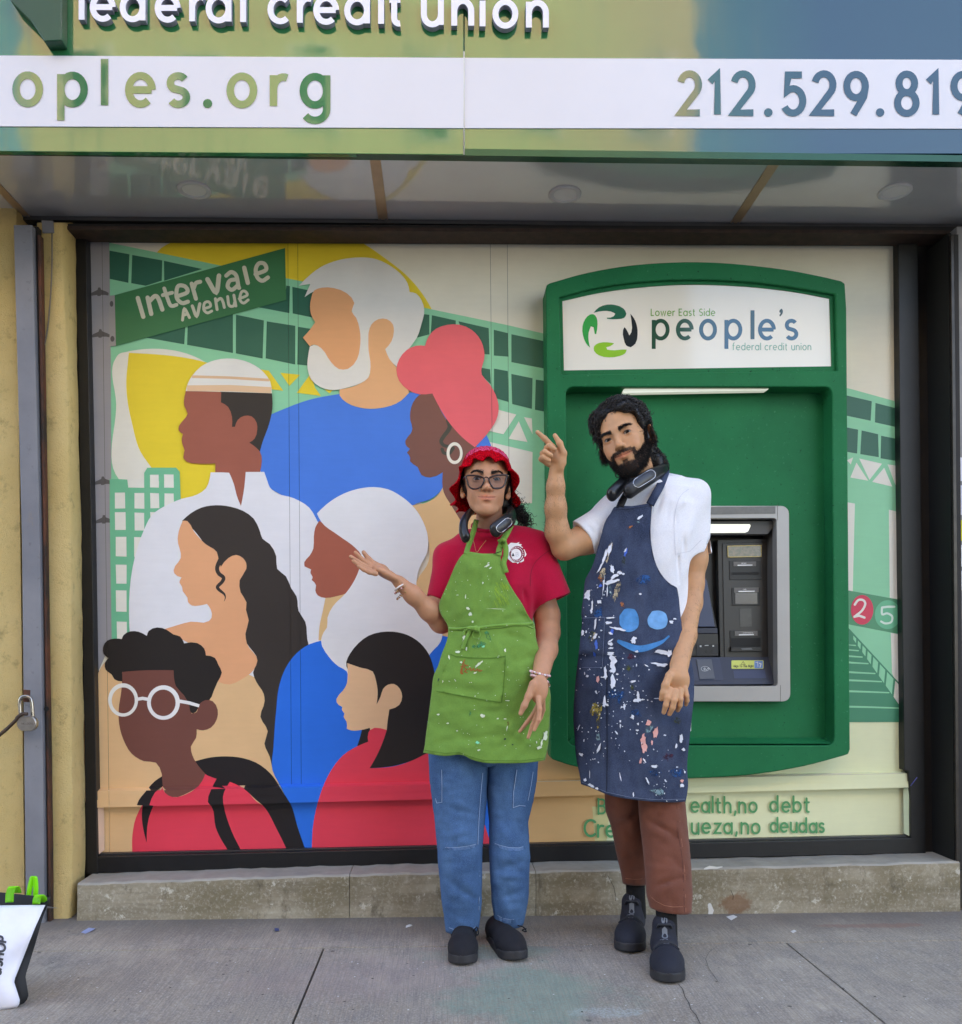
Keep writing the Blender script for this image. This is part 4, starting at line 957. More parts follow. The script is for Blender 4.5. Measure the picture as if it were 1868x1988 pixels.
# ---- woman with a white headscarf and blue coat
p = Part('painted_portrait')
p.shape(D(622, 1244, 600, 1251, 576, 1268, 554, 1298, 542, 1332, 536, 1382, 531, 1450, 529, 1495, 545, 1527, 562, 1562, 591, 1650, 640, 1650, 960, 1650, 958, 1500, 950, 1400, 905, 1240, 868, 1236, 700, 1200), '0a72e0')
p.shape(Z7(455, 940, 560, 920, 640, 880, 600, 1000, 500, 1120, 430, 1290, 398, 1288, 405, 1180, 430, 1060), 'e8bf86')
p.shape(Z7(405, 320, 372, 375, 360, 450, 356, 545, 325, 605, 283, 655, 285, 690, 338, 715, 333, 745, 350, 775, 342, 800, 378, 842, 372, 885, 392, 925, 450, 945, 540, 932, 640, 900, 760, 720, 760, 560, 560, 430), 'b0604c')
p.shape(Z7(385, 262, 460, 190, 600, 102, 720, 62, 850, 48, 960, 66, 1070, 125, 1170, 212, 1245, 330, 1283, 455, 1275, 580, 1215, 700, 1192, 800, 1190, 850, 1215, 930, 1290, 1010, 1400, 1250, 1385, 1300, 1305, 1392, 1200, 1600, 640, 1600, 625, 1538, 560, 1500, 480, 1420, 418, 1290, 440, 1222, 466, 1185, 470, 1105, 515, 1012, 620, 905, 690, 800, 730, 702, 745, 600, 700, 545, 560, 440, 420, 330), 'e9e7e6')
p.build()
# ---- woman with straight black hair, red roll neck
p = Part('painted_portrait')
p.shape(Z7(622, 1463, 650, 1400, 720, 1312, 800, 1252, 900, 1222, 1000, 1218, 1120, 1246, 1220, 1310, 1290, 1400, 1330, 1520, 1345, 1640, 1345, 1868) + Z8(1430, 500, 1430, 700, 1330, 740, 1250, 772, 1100, 815, 885, 836, 800, 640, 775, 640, 815, 505) + Z7(700, 1640), '2a2524')
p.shape(Z7(630, 1472, 740, 1510, 836, 1540, 862, 1612, 876, 1690, 868, 1806, 900, 1742, 920, 1682, 960, 1647, 1008, 1641, 1056, 1680, 1075, 1742, 1052, 1810, 970, 1848) + Z8(1058, 322, 1046, 400, 1036, 500, 890, 500, 886, 480, 790, 502, 720, 502, 683, 488, 682, 425, 655, 382, 662, 352, 640, 322, 645, 296, 594, 255, 592, 225, 650, 150, 684, 90) + Z7(632, 1600), 'f0c195')
p.shape(Z8(890, 498, 1036, 498, 1010, 580, 960, 700, 885, 836, 1130, 812, 1290, 755, 1400, 700, 1880, 800, 1860, 1100, 1960, 1520, 375, 1545, 385, 1350, 430, 1130, 490, 960, 560, 832, 650, 722, 780, 640, 872, 602, 875, 520), 'ee4356')
p.build()
# ---- young man with round glasses and a backpack
p = Part('painted_portrait')
p.shape(Z6(590, 915, 610, 960, 660, 990, 760, 970, 840, 915, 890, 828, 970, 858, 1060, 883, 1160, 930, 1250, 1025, 1290, 1050, 1390, 1220, 1470, 1360, 1050, 1375, 385, 1395, 385, 1250, 410, 1130, 450, 1050, 530, 950), 'ee4356')
p.shape(Z6(820, 742, 930, 715, 1040, 708, 1150, 720, 1240, 750, 1340, 825, 1430, 960, 1482, 1040, 1530, 1200, 1588, 1365, 1460, 1365, 1390, 1222, 1285, 1045, 1245, 1012, 1160, 935, 1060, 884, 970, 864, 880, 825), '262122')
p.shape(Z6(970, 862, 1060, 884, 1012, 990, 1020, 1060, 1062, 1200, 1145, 1372, 1055, 1372, 962, 1200, 935, 1060, 908, 1025, 928, 945), '262122')
p.shape(Z6(592, 845, 540, 880, 470, 960, 430, 1010, 415, 1047, 455, 1048, 450, 1110, 483, 1305, 500, 1130, 530, 1050, 502, 1046, 540, 960, 600, 912), '262122')
p.shape(Z6(315, 110, 480, 104, 690, 106, 690, 190, 745, 240, 782, 330, 795, 412, 832, 400, 848, 350, 890, 318, 940, 325, 976, 385, 970, 450, 930, 508, 872, 528, 830, 520, 826, 580, 790, 640, 800, 700, 832, 760, 890, 830, 845, 912, 780, 955, 660, 990, 610, 960, 594, 900, 588, 830, 548, 752, 465, 742, 380, 690, 322, 592, 292, 480, 290, 380, 308, 250), '7a4a40')
p.shape(Z5(335, 1180, 348, 1150, 400, 1122, 460, 1125, 522, 1156, 535, 1120, 600, 1093, 670, 1110, 720, 1145, 770, 1160, 800, 1212, 900, 1210, 950, 1250, 963, 1302, 1030, 1320, 1055, 1370, 1082, 1430, 1050, 1500, 1020, 1570, 985, 1640, 940, 1645, 910, 1680, 892, 1720, 865, 1736, 846, 1720, 840, 1680, 800, 1600, 738, 1530, 725, 1470, 722, 1413, 530, 1412, 338, 1425, 340, 1496, 280, 1480, 260, 1445, 215, 1410, 208, 1360, 235, 1322, 200, 1290, 195, 1240, 225, 1192, 280, 1176), '2a2523')
p.shape(Z6(840, 402, 838, 358, 852, 342, 890, 318, 940, 325, 976, 385, 970, 450, 930, 508, 872, 528, 830, 520, 826, 440), '7a4a40')
p.shape(ell(Z6, 320, 317, 104, 116), 'efece4', False, [ell(Z6, 321, 320, 80, 90)]); p.shape(ell(Z6, 600, 335, 114, 120), 'f0edea', False, [ell(Z6, 598, 337, 86, 92)])
p.strokes(ribbon(Z6(418, 312, 455, 306, 492, 312), 6.4), 'efece8'); p.strokes(ribbon(Z6(708, 325, 780, 338, 848, 358), [6.5, 6.5, 6]), 'efece8')
p.build()

# ---- hand lettered slogan on the lower board
CG = '4a9a63'
def hand(s, x, y, h, w, step, jit=.05, st=.9):
    for wd in s.split():
        sl = Part('painted_word'); adv = sum(GL[c][0] * st + step for c in wd)
        sl.strokes(sum((fs for ch, fs in text_faces(wd, *Z12(x, y)[0], h * .44, w, gap=step, jit=jit, rnd=True, stretch=st)), []), CG); sl.build()
        x += (adv + .5) * h
hand('Build', 266, 365, 47, 3.8, .42); hand('w', 610, 360, 47, 4.2, .4, st=.6); hand('ealth,no', 672, 358, 46, 4.0, .36, st=.84); hand('debt', 1024, 356, 46, 4.0, .4, st=.84)
hand('Crea', 200, 466, 52, 4.6, .38); hand('riq', 500, 458, 44, 4.2, .4); hand('ueza,no', 676, 452, 47, 4.0, .38, st=.86); hand('deudas', 1022, 446, 42, 3.9, .34, st=.86)

# the boards themselves, behind the paint, the moulding and the green returns at the lower board's ends
M_BOARD = plain('board_edge', 'cfc6ae', .6); M_GAP = plain('board_gap', '4c463c', .9)
def frame_box(name, outer, hole, Y, d, m):
    V, T = fill2d([outer, hole]); return flat_obj(name, V, T, m, lambda x, y: P(x, y, Y), mural, d)
frame_box('board', D(166, 458, 1743, 464, 1755, 1494, 190, 1530), ATMHOLE, YM + .003, .012, M_GAP)
pxprism('ledge_moulding', [(190, 1536), (1767, 1501), (1767, 1529), (190, 1568)], YM - .0245, .03, M_BOARD, mural)
pxprism('lower_board', [(190, 1560), (1769, 1524), (1771, 1632), (190, 1668)], YM + .011, .02, M_BOARD, mural)
mesh('end_return', [P(1754, 1530, YM - .01), P(1769, 1529, YM - .036), P(1771, 1626, YM - .036), P(1755, 1618, YM - .012)], [(0, 1, 2, 3)], paint_mat('d3e0c0'), mural)
mesh('end_return', [P(189, 1568, YM - .034), P(202, 1566, YM - .004), P(203, 1650, YM - .004), P(190, 1660, YM - .034)], [(0, 1, 2, 3)], paint_mat('ddb9a0'), mural)
tag(tube('plastic_tie', [P(1768, 1526, 3.39), P(1774, 1518, 3.385), P(1781, 1509, 3.38)], .0016, plain('blue_plastic', '4a4f9e', .4), None, 6), 'short blue plastic tie sticking out of the ledge end', 'tie')
# ================================================================ THE CASH MACHINE
Z9 = ZZ(1031.1, 485.7, .352); Z10 = ZZ(1330.0, 956.4, .21425)
def green_plastic():
    t = NT('green_plastic'); co = t.coord()
    f = t.noise(420, 2, .6, co); a = t.noise(3, 4, .6, co)
    c = t.mix(t.ramp(a, .3, .7), lin('03673e'), lin('067648'))
    c = t.mix(t.math('MULTIPLY', t.ramp(t.noise(60, 4, .8, co), .62, .70), .6), c, lin('3f8f68'))
    c = t.mix(t.math('MULTIPLY', t.ramp(t.noise(75, 3, .8, t.coord((1, 1, 1), (5, 5, 5))), .66, .69), .85), c, lin('04301f'))
    t.base(c); t.set(t.b, Roughness=.48, Specular_IOR_Level=.14)
    t.bump(f, .25, .0015); return t.m
M_ATM = green_plastic()
def lamp_mat(name, e):
    t = NT(name); t.base(lin('dfe8e2')); t.set(t.b, Roughness=.35, Emission_Color=lin('e6f5ea'), Emission_Strength=e); return t.m
YA = 3.335; YR = 3.415
atm = thing('cash_machine', 'green framed wall cash machine with an arched sign on top', 'cash machine', P(1350, 1500, YA))
top = [(1068, 549)] + catmull([(1068, 549), (1140, 529), (1230, 514), (1330, 508), (1420, 511), (1520, 522), (1590, 535), (1634, 545)], 4)[1:]
outer = [tuple(q) for q in top] + [(1641, 550), (1644, 600), (1651, 1455), (1648, 1464)] + [tuple(q) for q in catmull([(1640, 1467), (1560, 1488), (1470, 1503), (1380, 1510), (1300, 1511), (1200, 1503), (1120, 1489), (1080, 1477)], 4)] + [(1072, 1474), (1069, 1466), (1060, 560), (1062, 552)]
def rrect(x0, y0, x1, y1, r, n=5, sk=0.0):
    pts = []
    for cx, cy, a in ((x1 - r, y0 + r, -90), (x1 - r, y1 - r, 0), (x0 + r, y1 - r, 90), (x0 + r, y0 + r, 180)):
        pts += [(cx + r * math.cos(math.radians(a + 90 * k / n)), cy + r * math.sin(math.radians(a + 90 * k / n))) for k in range(n + 1)]
    if sk: pts = [(x + sk * (y - y0) / (y1 - y0), y) for x, y in pts]
    return pts
hdr = [tuple(q) for q in catmull([(1086, 577), (1160, 558), (1250, 546), (1350, 542), (1450, 546), (1540, 557), (1622, 571)], 4)] + [(1626, 719), (1090, 727)]
rec = rrect(1099, 751, 1616, 1447, 14, sk=4)
V, T = fill2d([outer, hdr, rec])
sur = flat_obj('surround', V, T, M_ATM, lambda x, y: P(x, y, YA), atm, YR + .028 - YA)
bevel(sur, .009, 3, 40)
# arched sign: frame, face, print
hin = [(1092, 584)] + [tuple(q) for q in catmull([(1092, 584), (1170, 567), (1260, 556), (1350, 552), (1450, 556), (1540, 566), (1611, 579)], 4)][1:] + [(1615, 711), (1095, 719)]
V, T = fill2d([[(x, y) for x, y in [(1080, 568)] + [tuple(q) for q in catmull([(1080, 568), (1160, 550), (1250, 540), (1350, 536), (1450, 540), (1540, 551), (1630, 565)], 4)][1:] + [(1634, 725), (1084, 733)]], hin])
sf = flat_obj('sign_frame', V, T, M_ATM, lambda x, y: P(x, y, YA + .016), atm, .02)
t = NT('sign_face_plastic'); t.base(t.mix(t.ramp(t.noise(2, 3), .3, .7), lin('e9e4d6'), lin('efeade'))); t.set(t.b, Roughness=.07, Specular_IOR_Level=.5); M_FACE = t.m
V, T = fill2d([hin], 40)
YS = YA + .020
face = flat_obj('sign_face', V, T, M_FACE, lambda x, y: P(x, y, YS), atm)
def dec(name, fs, col, dy=.0006, rough=.08, par=None, grad=None):
    V, T = union2d(fs); return flat_obj(name, V, T, plain('print_' + col, col, rough, vary=.03), lambda a, b: P(a, b, YS - dy), par or atm)
def decp(name, pts, col, dy=.0006):
    V, T = fill2d([smooth2(pts)]); return flat_obj(name, V, T, plain('print_' + col, col, .08, vary=.03), lambda a, b: P(a, b, YS - dy), atm)
decp('emblem_leaf', Z9(345, 345, 375, 315, 420, 300, 465, 302, 510, 322, 526, 350, 515, 372, 480, 380, 420, 378, 418, 372, 455, 365, 465, 350, 440, 338, 400, 335), '1d6b52')
decp('emblem_leaf', Z9(345, 353, 362, 372, 367, 410, 360, 462, 352, 462, 345, 425, 330, 420, 318, 455, 318, 500, 326, 538, 305, 515, 287, 470, 284, 420, 300, 378, 325, 355), '27a552')
decp('emblem_leaf', Z9(548, 350, 568, 375, 584, 415, 588, 465, 576, 515, 550, 535, 525, 525, 512, 490, 508, 440, 516, 424, 528, 440, 542, 470, 554, 452, 555, 400), '222b30')
decp('emblem_leaf', Z9(528, 548, 520, 568, 490, 583, 430, 591, 375, 580, 348, 555, 348, 530, 375, 512, 420, 508, 458, 513, 452, 520, 415, 535, 420, 548, 460, 552, 500, 548), '8cc63f')
dec('print', sum((f for _, f in text_faces('Lower East Side', *Z9(663, 362)[0], 9.7, 1.75, gap=.34, stretch=.86)), []), '6aa546')
cols = ['1d4a3c', '1d4a3c', '17415a', '17415a', '17415a', '17415a', '17415a', '17415a']
LP = [('p', 667, '24523f'), ('e', 800, '2c5a4a'), ('o', 928, '1f5a72'), ('p', 1068, '1f5d7c'), ('l', 1212, '1b4f5c'), ('e', 1253, '1f5d7c'), ("'", 1370, '173f38'), ('s', 1398, '1f5d7c')]  # green to blue letter colours paint in the reflected house and sky
for ch, x, col in LP:
    px, py = Z9(x + 10, 491)[0]
    if ch == "'": decp('print', Z9(1372, 330, 1384, 322, 1390, 336, 1386, 352, 1374, 366, 1370, 360, 1377, 346, 1370, 342), '173f38'); continue
    dec('print', text_faces(ch, px, py, 37.5, 7.6, stretch=.86 if ch != 's' else .95)[0][1], col)
dec('print', sum((f for _, f in text_faces('federal credit union', *Z9(1112, 551)[0], 9.6, 1.75, gap=.345, stretch=.84)), []), '7fae98')
# recess: back panel with a hole for the machine, side walls come from the surround's thickness
bez = rrect(1176, 982, 1532, 1362, 15, sk=3)
hole = rrect(1196, 1006, 1508, 1332, 6, sk=2)
rb = [P(x, y, YR) for x, y in rrect(1085, 740, 1622, 1462, 10, sk=4)]
V, T = fill2d([rrect(1085, 738, 1624, 1464, 10, sk=4), hole], 60)
flat_obj('back_panel', V, T, M_ATM, lambda x, y: P(x, y, YR), atm)
# slanting floor of the recess
mesh('recess_floor', [P(1100, 1444, YA + .004), P(1618, 1444, YA + .004), P(1612, 1432, YR - .001), P(1110, 1432, YR - .001)], [(0, 1, 2, 3)], M_ATM, atm)
lt = pxprism('light_strip', [(1211, 756), (1219, 750), (1497, 748), (1497, 752), (1488, 758), (1209, 763)], YA + .022, .03, lamp_mat('strip_diffuser', .06), atm, .002)
# grey bezel
M_BEZ = plain('silver_bezel', 'a3a09c', .42, .25, vary=.04, bump=.08, bscale=300)
YB = 3.372
V, T = fill2d([bez, hole]); o = flat_obj('bezel', V, T, M_BEZ, lambda x, y: P(x, y, YB), atm, YR - YB + .003); bevel(o, .006, 3, 40)
pxprism('bezel_plate', Z10(230, 130, 820, 124, 820, 190, 230, 198), YB - .0015, .004, plain('bezel_plate', '6e6d68', .45, vary=.12, vscale=60), atm)
pxprism('bezel_joint', Z10(838, 112, 842, 112, 842, 252, 838, 252), YB - .0006, .004, plain('joint_line', '5c5a57', .6), atm)
pxprism('bezel_joint', Z10(864, 1745, 868, 1745, 868, 1892, 864, 1892), YB - .0006, .004, plain('joint_line', '5c5a57', .6), atm)
# cavity
M_DK = plain('machine_dark', '34322f', .42, vary=.08, bump=.05); M_DK2 = plain('machine_black', '1b1a1a', .4); M_NAVY = plain('machine_navy', '2b3040', .4, vary=.06)
YC = 3.50
hb = rrect(1196, 1006, 1508, 1332, 6, sk=2)
V = [P(x, y, YB + .01) for x, y in hb]; n = len(V)
V += [Vector((v.x + (-.012 if v.x > P(1350, 1100, YB).x else .004), YC, v.z + (-.012 if i < 8 or i > 18 else .0))) for i, v in enumerate(V[:n])]
mesh('cavity_walls', V, [(i, (i + 1) % n, n + (i + 1) % n, n + i) for i in range(n)], plain('cavity_grey', '615e5a', .45, vary=.05), atm)
mesh('cavity_back', [P(1150, 980, YC - .001), P(1540, 980, YC - .001), P(1540, 1360, YC - .001), P(1150, 1360, YC - .001)], [(0, 1, 2, 3)], M_DK2, atm)
pxprism('cavity_lamp', Z10(-250, 285, 590, 285, 597, 300, 575, 350, 550, 362, -250, 368), 3.40, .02, lamp_mat('lamp_diffuser', .11), atm, .002)
pxprism('hood', Z10(-600, 262, 838, 258, 750, 375, -600, 384), 3.405, .05, plain('hood_grey', '4c4b49', .5), atm)
YP = 3.462
pan = pxprism('service_panel', Z10(295, 425, 755, 415, 775, 1500, 318, 1500), YP, .03, M_DK, atm, .002)
pxprism('panel_face', Z10(340, 460, 722, 448, 745, 1492, 360, 1492), YP - .004, .004, plain('panel_face', '3a3835', .4, vary=.06), pan, .001)
def mirror_mat():
    t = NT('painted_reflection'); t.set(t.b, Roughness=.1); n = t.noise(70, 6, .8)  # reflection painted in: mottled olive and brown like foliage
    t.base(t.mix(t.ramp(n, .35, .65), lin('2f3a18'), lin('7a6048'))); return t.m
pxprism('mirror', Z10(388, 486, 690, 478, 692, 578, 392, 582), YP - .008, .003, mirror_mat(), atm)
V, T = fill2d([Z10(384, 482, 694, 474, 696, 582, 388, 587), Z10(390, 488, 688, 480, 690, 577, 394, 581)]); flat_obj('mirror_rim', V, T, plain('rim_gold', 'b59e62', .4, .5), lambda x, y: P(x, y, YP - .009), atm)
def slot(lab, box_, label_text, dark):
    x0, y0, x1, y1 = box_
    s = pxprism('slot_housing', Z10(x0, y0, x1, y0 - 2, x1 + 6, y1, x0 + 4, y1), YP - .007, .004, M_DK2, atm, .001)
    a, b, c, d = lab
    l = pxprism('slot_label', Z10(a, b, c, b - 3, c, d - 3, a, d), YP - .0095, .002, plain('label_grey', '6d6a66', .5, vary=.15, vscale=80), s)
    V, T = union2d(sum((f for _, f in text_faces(label_text, *Z10(a + (c - a) * .36, b + (d - b) * .48)[0], 1.5, .42, gap=.32)), [])); flat_obj('print', V, T, plain('print_white', 'dcdcd8', .5), lambda x, y: P(x, y, YP - .010), s)
    pxprism('light_bar', Z10(a + (c - a) * .18, d - 14, c - (c - a) * .16, d - 16, c - (c - a) * .16, d - 7, a + (c - a) * .18, d - 5), YP - .0105, .001, plain('bar_white', 'f2f4f4', .3), s)
    dx0, dy0, dx1, dy1, m = dark
    pxprism('opening', Z10(dx0, dy0, dx1, dy0 - 3, dx1 + 2, dy1, dx0 + 2, dy1), YP - .0085, .002, m, s)
    return s
slot((440, 626, 645, 668), (402, 618, 690, 790), 'RECEIPT', (425, 722, 668, 745, plain('slot_black', '0c0c0c', .6)))
s = slot((445, 862, 668, 905), (425, 862, 678, 1022), 'CARD', (455, 908, 655, 1008, plain('card_blue', '16193a', .15)))
s = slot((452, 1255, 658, 1298), (408, 1250, 688, 1440), 'CASH/CHECK IN', (422, 1318, 680, 1402, plain('slot_black', '0c0c0c', .6)))
pxprism('tray', Z10(420, 1400, 695, 1398, 700, 1436, 418, 1440), YP - .020, .014, M_DK2, s, .001)
pxprism('tray_plate', Z10(510, 1410, 600, 1406, 615, 1424, 520, 1426), YP - .0215, .002, plain('tray_grey', '55575c', .35, .4), s)
pxprism('sensor_window', Z10(497, 1053, 602, 1050, 606, 1212, 500, 1215), YP - .0055, .002, plain('sensor_grey', '4c4b48', .35, vary=.1, vscale=50), atm)
# screen side, mostly behind the man's arm
scr = pxprism('screen_bezel', Z10(-500, 420, 120, 440, 290, 1220, -500, 1225), YP + .006, .02, M_DK2, atm, .002)
pxprism('screen_side', Z10(120, 690, 200, 800, 272, 1215, 100, 1215), YP + .003, .01, plain('screen_side', '3c4763', .35), atm, .001)
pxprism('screen', Z10(-480, 480, 90, 500, 180, 1205, -480, 1210), YP + .004, .004, plain('screen_glass', '8fa6c9', .1, vary=.2, vscale=4), scr)
pxprism('keypad_shelf', Z10(-500, 1280, 300, 1278, 305, 1480, -500, 1484), YP - .001, .02, M_DK, atm, .002)
pxprism('keypad_upper', Z10(-500, 1230, 296, 1226, 298, 1276, -500, 1280), YP - .004, .02, M_NAVY, atm, .002)
pxprism('reader_panel', Z10(105, 1372, 300, 1370, 303, 1478, 103, 1480), YP - .004, .004, plain('reader_dark', '2a2929', .5), atm)
for x, y in ((190, 1440), (240, 1438)): pxprism('jack', [Z10(x + 14 * math.cos(a), y + 16 * math.sin(a))[0] for a in np.linspace(0, 6.28, 13)[:-1]], YP - .0055, .002, M_DK2, atm)
for q in ((135, 1384, 150, 1384, 150, 1400, 135, 1400), (180, 1382, 214, 1381, 214, 1388, 180, 1389), (250, 1382, 264, 1382, 264, 1396, 250, 1396)): pxprism('icon', Z10(*q), YP - .0056, .001, plain('icon_white', 'c9cac6', .5), atm)
# sloping lower shelf with contactless pad and yellow sticker
def sh(x, y):        # shelf plane: leans out towards the street at the bottom
    return YP - .006 - (y - 1490) * .00020
def shelf(name, pts, lift, m, par=None):
    V, T = fill2d([Z10(*pts)] if not isinstance(pts, list) else [pts]); 
    def f(x, y):
        zy = (y - 956.4) / .21425; return P(x, y, sh(0, zy) - lift)
    return flat_obj(name, V, T, m, f, par or atm, .004)
shelf('shelf', (-500, 1492, 775, 1490, 828, 1735, -500, 1745), 0, M_NAVY)
pad = shelf('contactless_pad', (105, 1512, 240, 1508, 272, 1685, 135, 1690), .006, plain('pad_grey', '55585e', .4))
shelf('shelf_tray', (-500, 1502, 315, 1498, 350, 1702, -500, 1708), .002, plain('shelf_tray', '32384a', .4))
fs = ribbon(arc(*Z10(182, 1596)[0], 7.6, 4.6, 0, 360, 20), .5, True)
for k, r in enumerate((1.2, 2.4, 3.6)): fs += ribbon(arc(*Z10(165, 1598)[0], r * 1.2, r, -50, 50, 6), .6)
fs += ribbon(Z10(190, 1612, 215, 1585, 232, 1608), .7)
V, T = union2d(fs); flat_obj('print', V, T, plain('print_white', 'dcdcd8', .5), lambda x, y: P(x, y, sh(0, (y - 956.4) / .21425) - .0068), pad)
stk = shelf('sticker', rrect(*Z10(422, 1520)[0], *Z10(712, 1596)[0], 2.0), .0015, plain('sticker_yellow', 'cfd56a', .5, vary=.05))
V, T = union2d(sum((f for _, f in text_faces('Align To The Right', *Z10(440, 1582)[0], 3.1, .8, gap=.25, stretch=.8)), []) + ribbon(Z10(508, 1558, 528, 1530, 548, 1558), .7, False) + ribbon(Z10(506, 1558, 550, 1558), .7) + ribbon(Z10(528, 1540, 528, 1551), .8))
flat_obj('print', V, T, plain('print_dark', '3c4230', .5), lambda x, y: P(x, y, sh(0, (y - 956.4) / .21425) - .0022), stk)
shelf('sticker_picture', rrect(*Z10(630, 1524)[0], *Z10(706, 1592)[0], 1.5), .0024, plain('sticker_blue', '6a8fc4', .5))
V, T = union2d(ribbon(Z10(640, 1540, 660, 1535, 662, 1580), 1.0) + ribbon(Z10(672, 1545, 690, 1552, 680, 1585), 1.6)); flat_obj('print', V, T, plain('print_white', 'dcdcd8', .5), lambda x, y: P(x, y, sh(0, (y - 956.4) / .21425) - .0070), stk)
shelf('shelf_inset', (440, 1612, 722, 1608, 738, 1680, 448, 1684), .0008, plain('inset_navy', '333b57', .35))
# ================================================================ ORGANIC SHAPES: distance fields turned into one skin
class SDF:
    def __init__(s, lo, hi, h):
        s.lo = np.array(lo, np.float64); s.h = h
        s.n = np.ceil((np.array(hi) - s.lo) / h).astype(int) + 1
        s.v = np.full(s.n, 0.12, np.float32)
        s.M = None
    def sub(s, lo, hi):
        a = np.clip(np.floor((np.array(lo) - s.lo) / s.h).astype(int), 0, s.n - 1); b = np.clip(np.ceil((np.array(hi) - s.lo) / s.h).astype(int) + 1, 1, s.n)
        sl = tuple(slice(a[i], max(b[i], a[i] + 1)) for i in range(3))
        X = [(s.lo[i] + s.h * np.arange(sl[i].start, sl[i].stop)).astype(np.float32) for i in range(3)]
        return sl, X[0][:, None, None], X[1][None, :, None], X[2][None, None, :]
    def put(s, fn, lo, hi, k=0.01, op='u', pad=0.0):
        """fn works in local coordinates when a frame s.M (rotation, origin, scale) is set"""
        lo = np.array(lo, float); hi = np.array(hi, float); m = 0.014 + 1.6 * k + pad
        if s.M is None:
            sl, X, Y, Z = s.sub(lo - m, hi + m); d = fn(X, Y, Z)
        else:
            R, o, sc = s.M
            cs = np.array([[(lo[0], hi[0])[i], (lo[1], hi[1])[j], (lo[2], hi[2])[l]] for i in (0, 1) for j in (0, 1) for l in (0, 1)])
            w = cs @ R.T * sc + o
            sl, X, Y, Z = s.sub(w.min(0) - m, w.max(0) + m)
            x = X - o[0]; y = Y - o[1]; z = Z - o[2]
            L = [(x * R[0, i] + y * R[1, i] + z * R[2, i]) / sc for i in range(3)]
            d = fn(*L) * sc
        c = s.v[sl]
        d = np.broadcast_to(d, c.shape).astype(np.float32)
        if op == 'u':
            if k > 0:
                hh = np.maximum(k - np.abs(c - d), 0) / k; s.v[sl] = np.minimum(c, d) - hh * hh * k * .25
            else: s.v[sl] = np.minimum(c, d)
        elif op == 's':
            d = -d; hh = np.maximum(k - np.abs(c - d), 0) / k; s.v[sl] = np.maximum(c, d) + hh * hh * k * .25
        elif op == 'i':
            s.v[sl] = np.maximum(c, d)
        elif op == 'add': s.v[sl] = c + d
    def ell(s, c, r, k=.01, op='u', R=None):
        c = np.array(c, float); r = np.array(r, float)
        def f(X, Y, Z):
            x, y, z = X - c[0], Y - c[1], Z - c[2]
            if R is not None: x, y, z = (x * R[0][i] + y * R[1][i] + z * R[2][i] for i in range(3))
            k0 = np.sqrt((x / r[0]) ** 2 + (y / r[1]) ** 2 + (z / r[2]) ** 2); k1 = np.sqrt((x / r[0] ** 2) ** 2 + (y / r[1] ** 2) ** 2 + (z / r[2] ** 2) ** 2) + 1e-6
            return k0 * (k0 - 1) / k1
        m = r.max() if R is not None else r
        s.put(f, c - m, c + m, k, op)
    def cap(s, a, b, ra, rb, k=.01, op='u', flat=None, sq=None):
        """tapered capsule; flat = normal of a cut at b; sq = (axis, factor) squeezes the section along axis"""
        a = np.array(a, float); b = np.array(b, float); ab = b - a; L2 = ab @ ab + 1e-12
        def f(X, Y, Z):
            x, y, z = X - a[0], Y - a[1], Z - a[2]
            t = np.clip((x * ab[0] + y * ab[1] + z * ab[2]) / L2, 0, 1)
            dx, dy, dz = x - t * ab[0], y - t * ab[1], z - t * ab[2]
            r = ra + (rb - ra) * t
            if sq is not None:
                ax, fa = np.array(sq[0], float), sq[1]; ax = ax / np.linalg.norm(ax); p = dx * ax[0] + dy * ax[1] + dz * ax[2]
                dx, dy, dz = dx + ax[0] * p * (1 / fa - 1), dy + ax[1] * p * (1 / fa - 1), dz + ax[2] * p * (1 / fa - 1)
                d = (np.sqrt(dx * dx + dy * dy + dz * dz) - r) * min(1, fa)
            else: d = np.sqrt(dx * dx + dy * dy + dz * dz) - r
            if flat is not None:
                n = np.array(flat, float); n = n / np.linalg.norm(n)
                d = np.maximum(d, (X - b[0]) * n[0] + (Y - b[1]) * n[1] + (Z - b[2]) * n[2])
            return d
        m = max(ra, rb) * (max(1, sq[1]) if sq is not None else 1)
        s.put(f, np.minimum(a, b) - m, np.maximum(a, b) + m, k, op)
    def path(s, pts, rs, k=.006, op='u', sq=None):
        for i in range(len(pts) - 1): s.cap(pts[i], pts[i + 1], rs[i], rs[i + 1], k, op, sq=sq)
    def loft(s, rows, k=.01, p=2.4):
        """rows: (z, cx, cy, rx, ry) from top to bottom"""
        q = np.array(sorted(rows)); zz = q[:, 0]
        def f(X, Y, Z):
            cx, cy, rx, ry = (np.interp(Z, zz, q[:, i]).astype(np.float32) for i in (1, 2, 3, 4))
            d = ((np.abs((X - cx) / rx) ** p + np.abs((Y - cy) / ry) ** p) ** (1 / p) - 1) * np.minimum(rx, ry)
            return np.maximum(d, np.maximum(zz[0] - Z, Z - zz[-1]))
        s.put(f, (np.min(q[:, 1] - q[:, 3]), np.min(q[:, 2] - q[:, 4]), zz[0]), (np.max(q[:, 1] + q[:, 3]), np.max(q[:, 2] + q[:, 4]), zz[-1]), k)
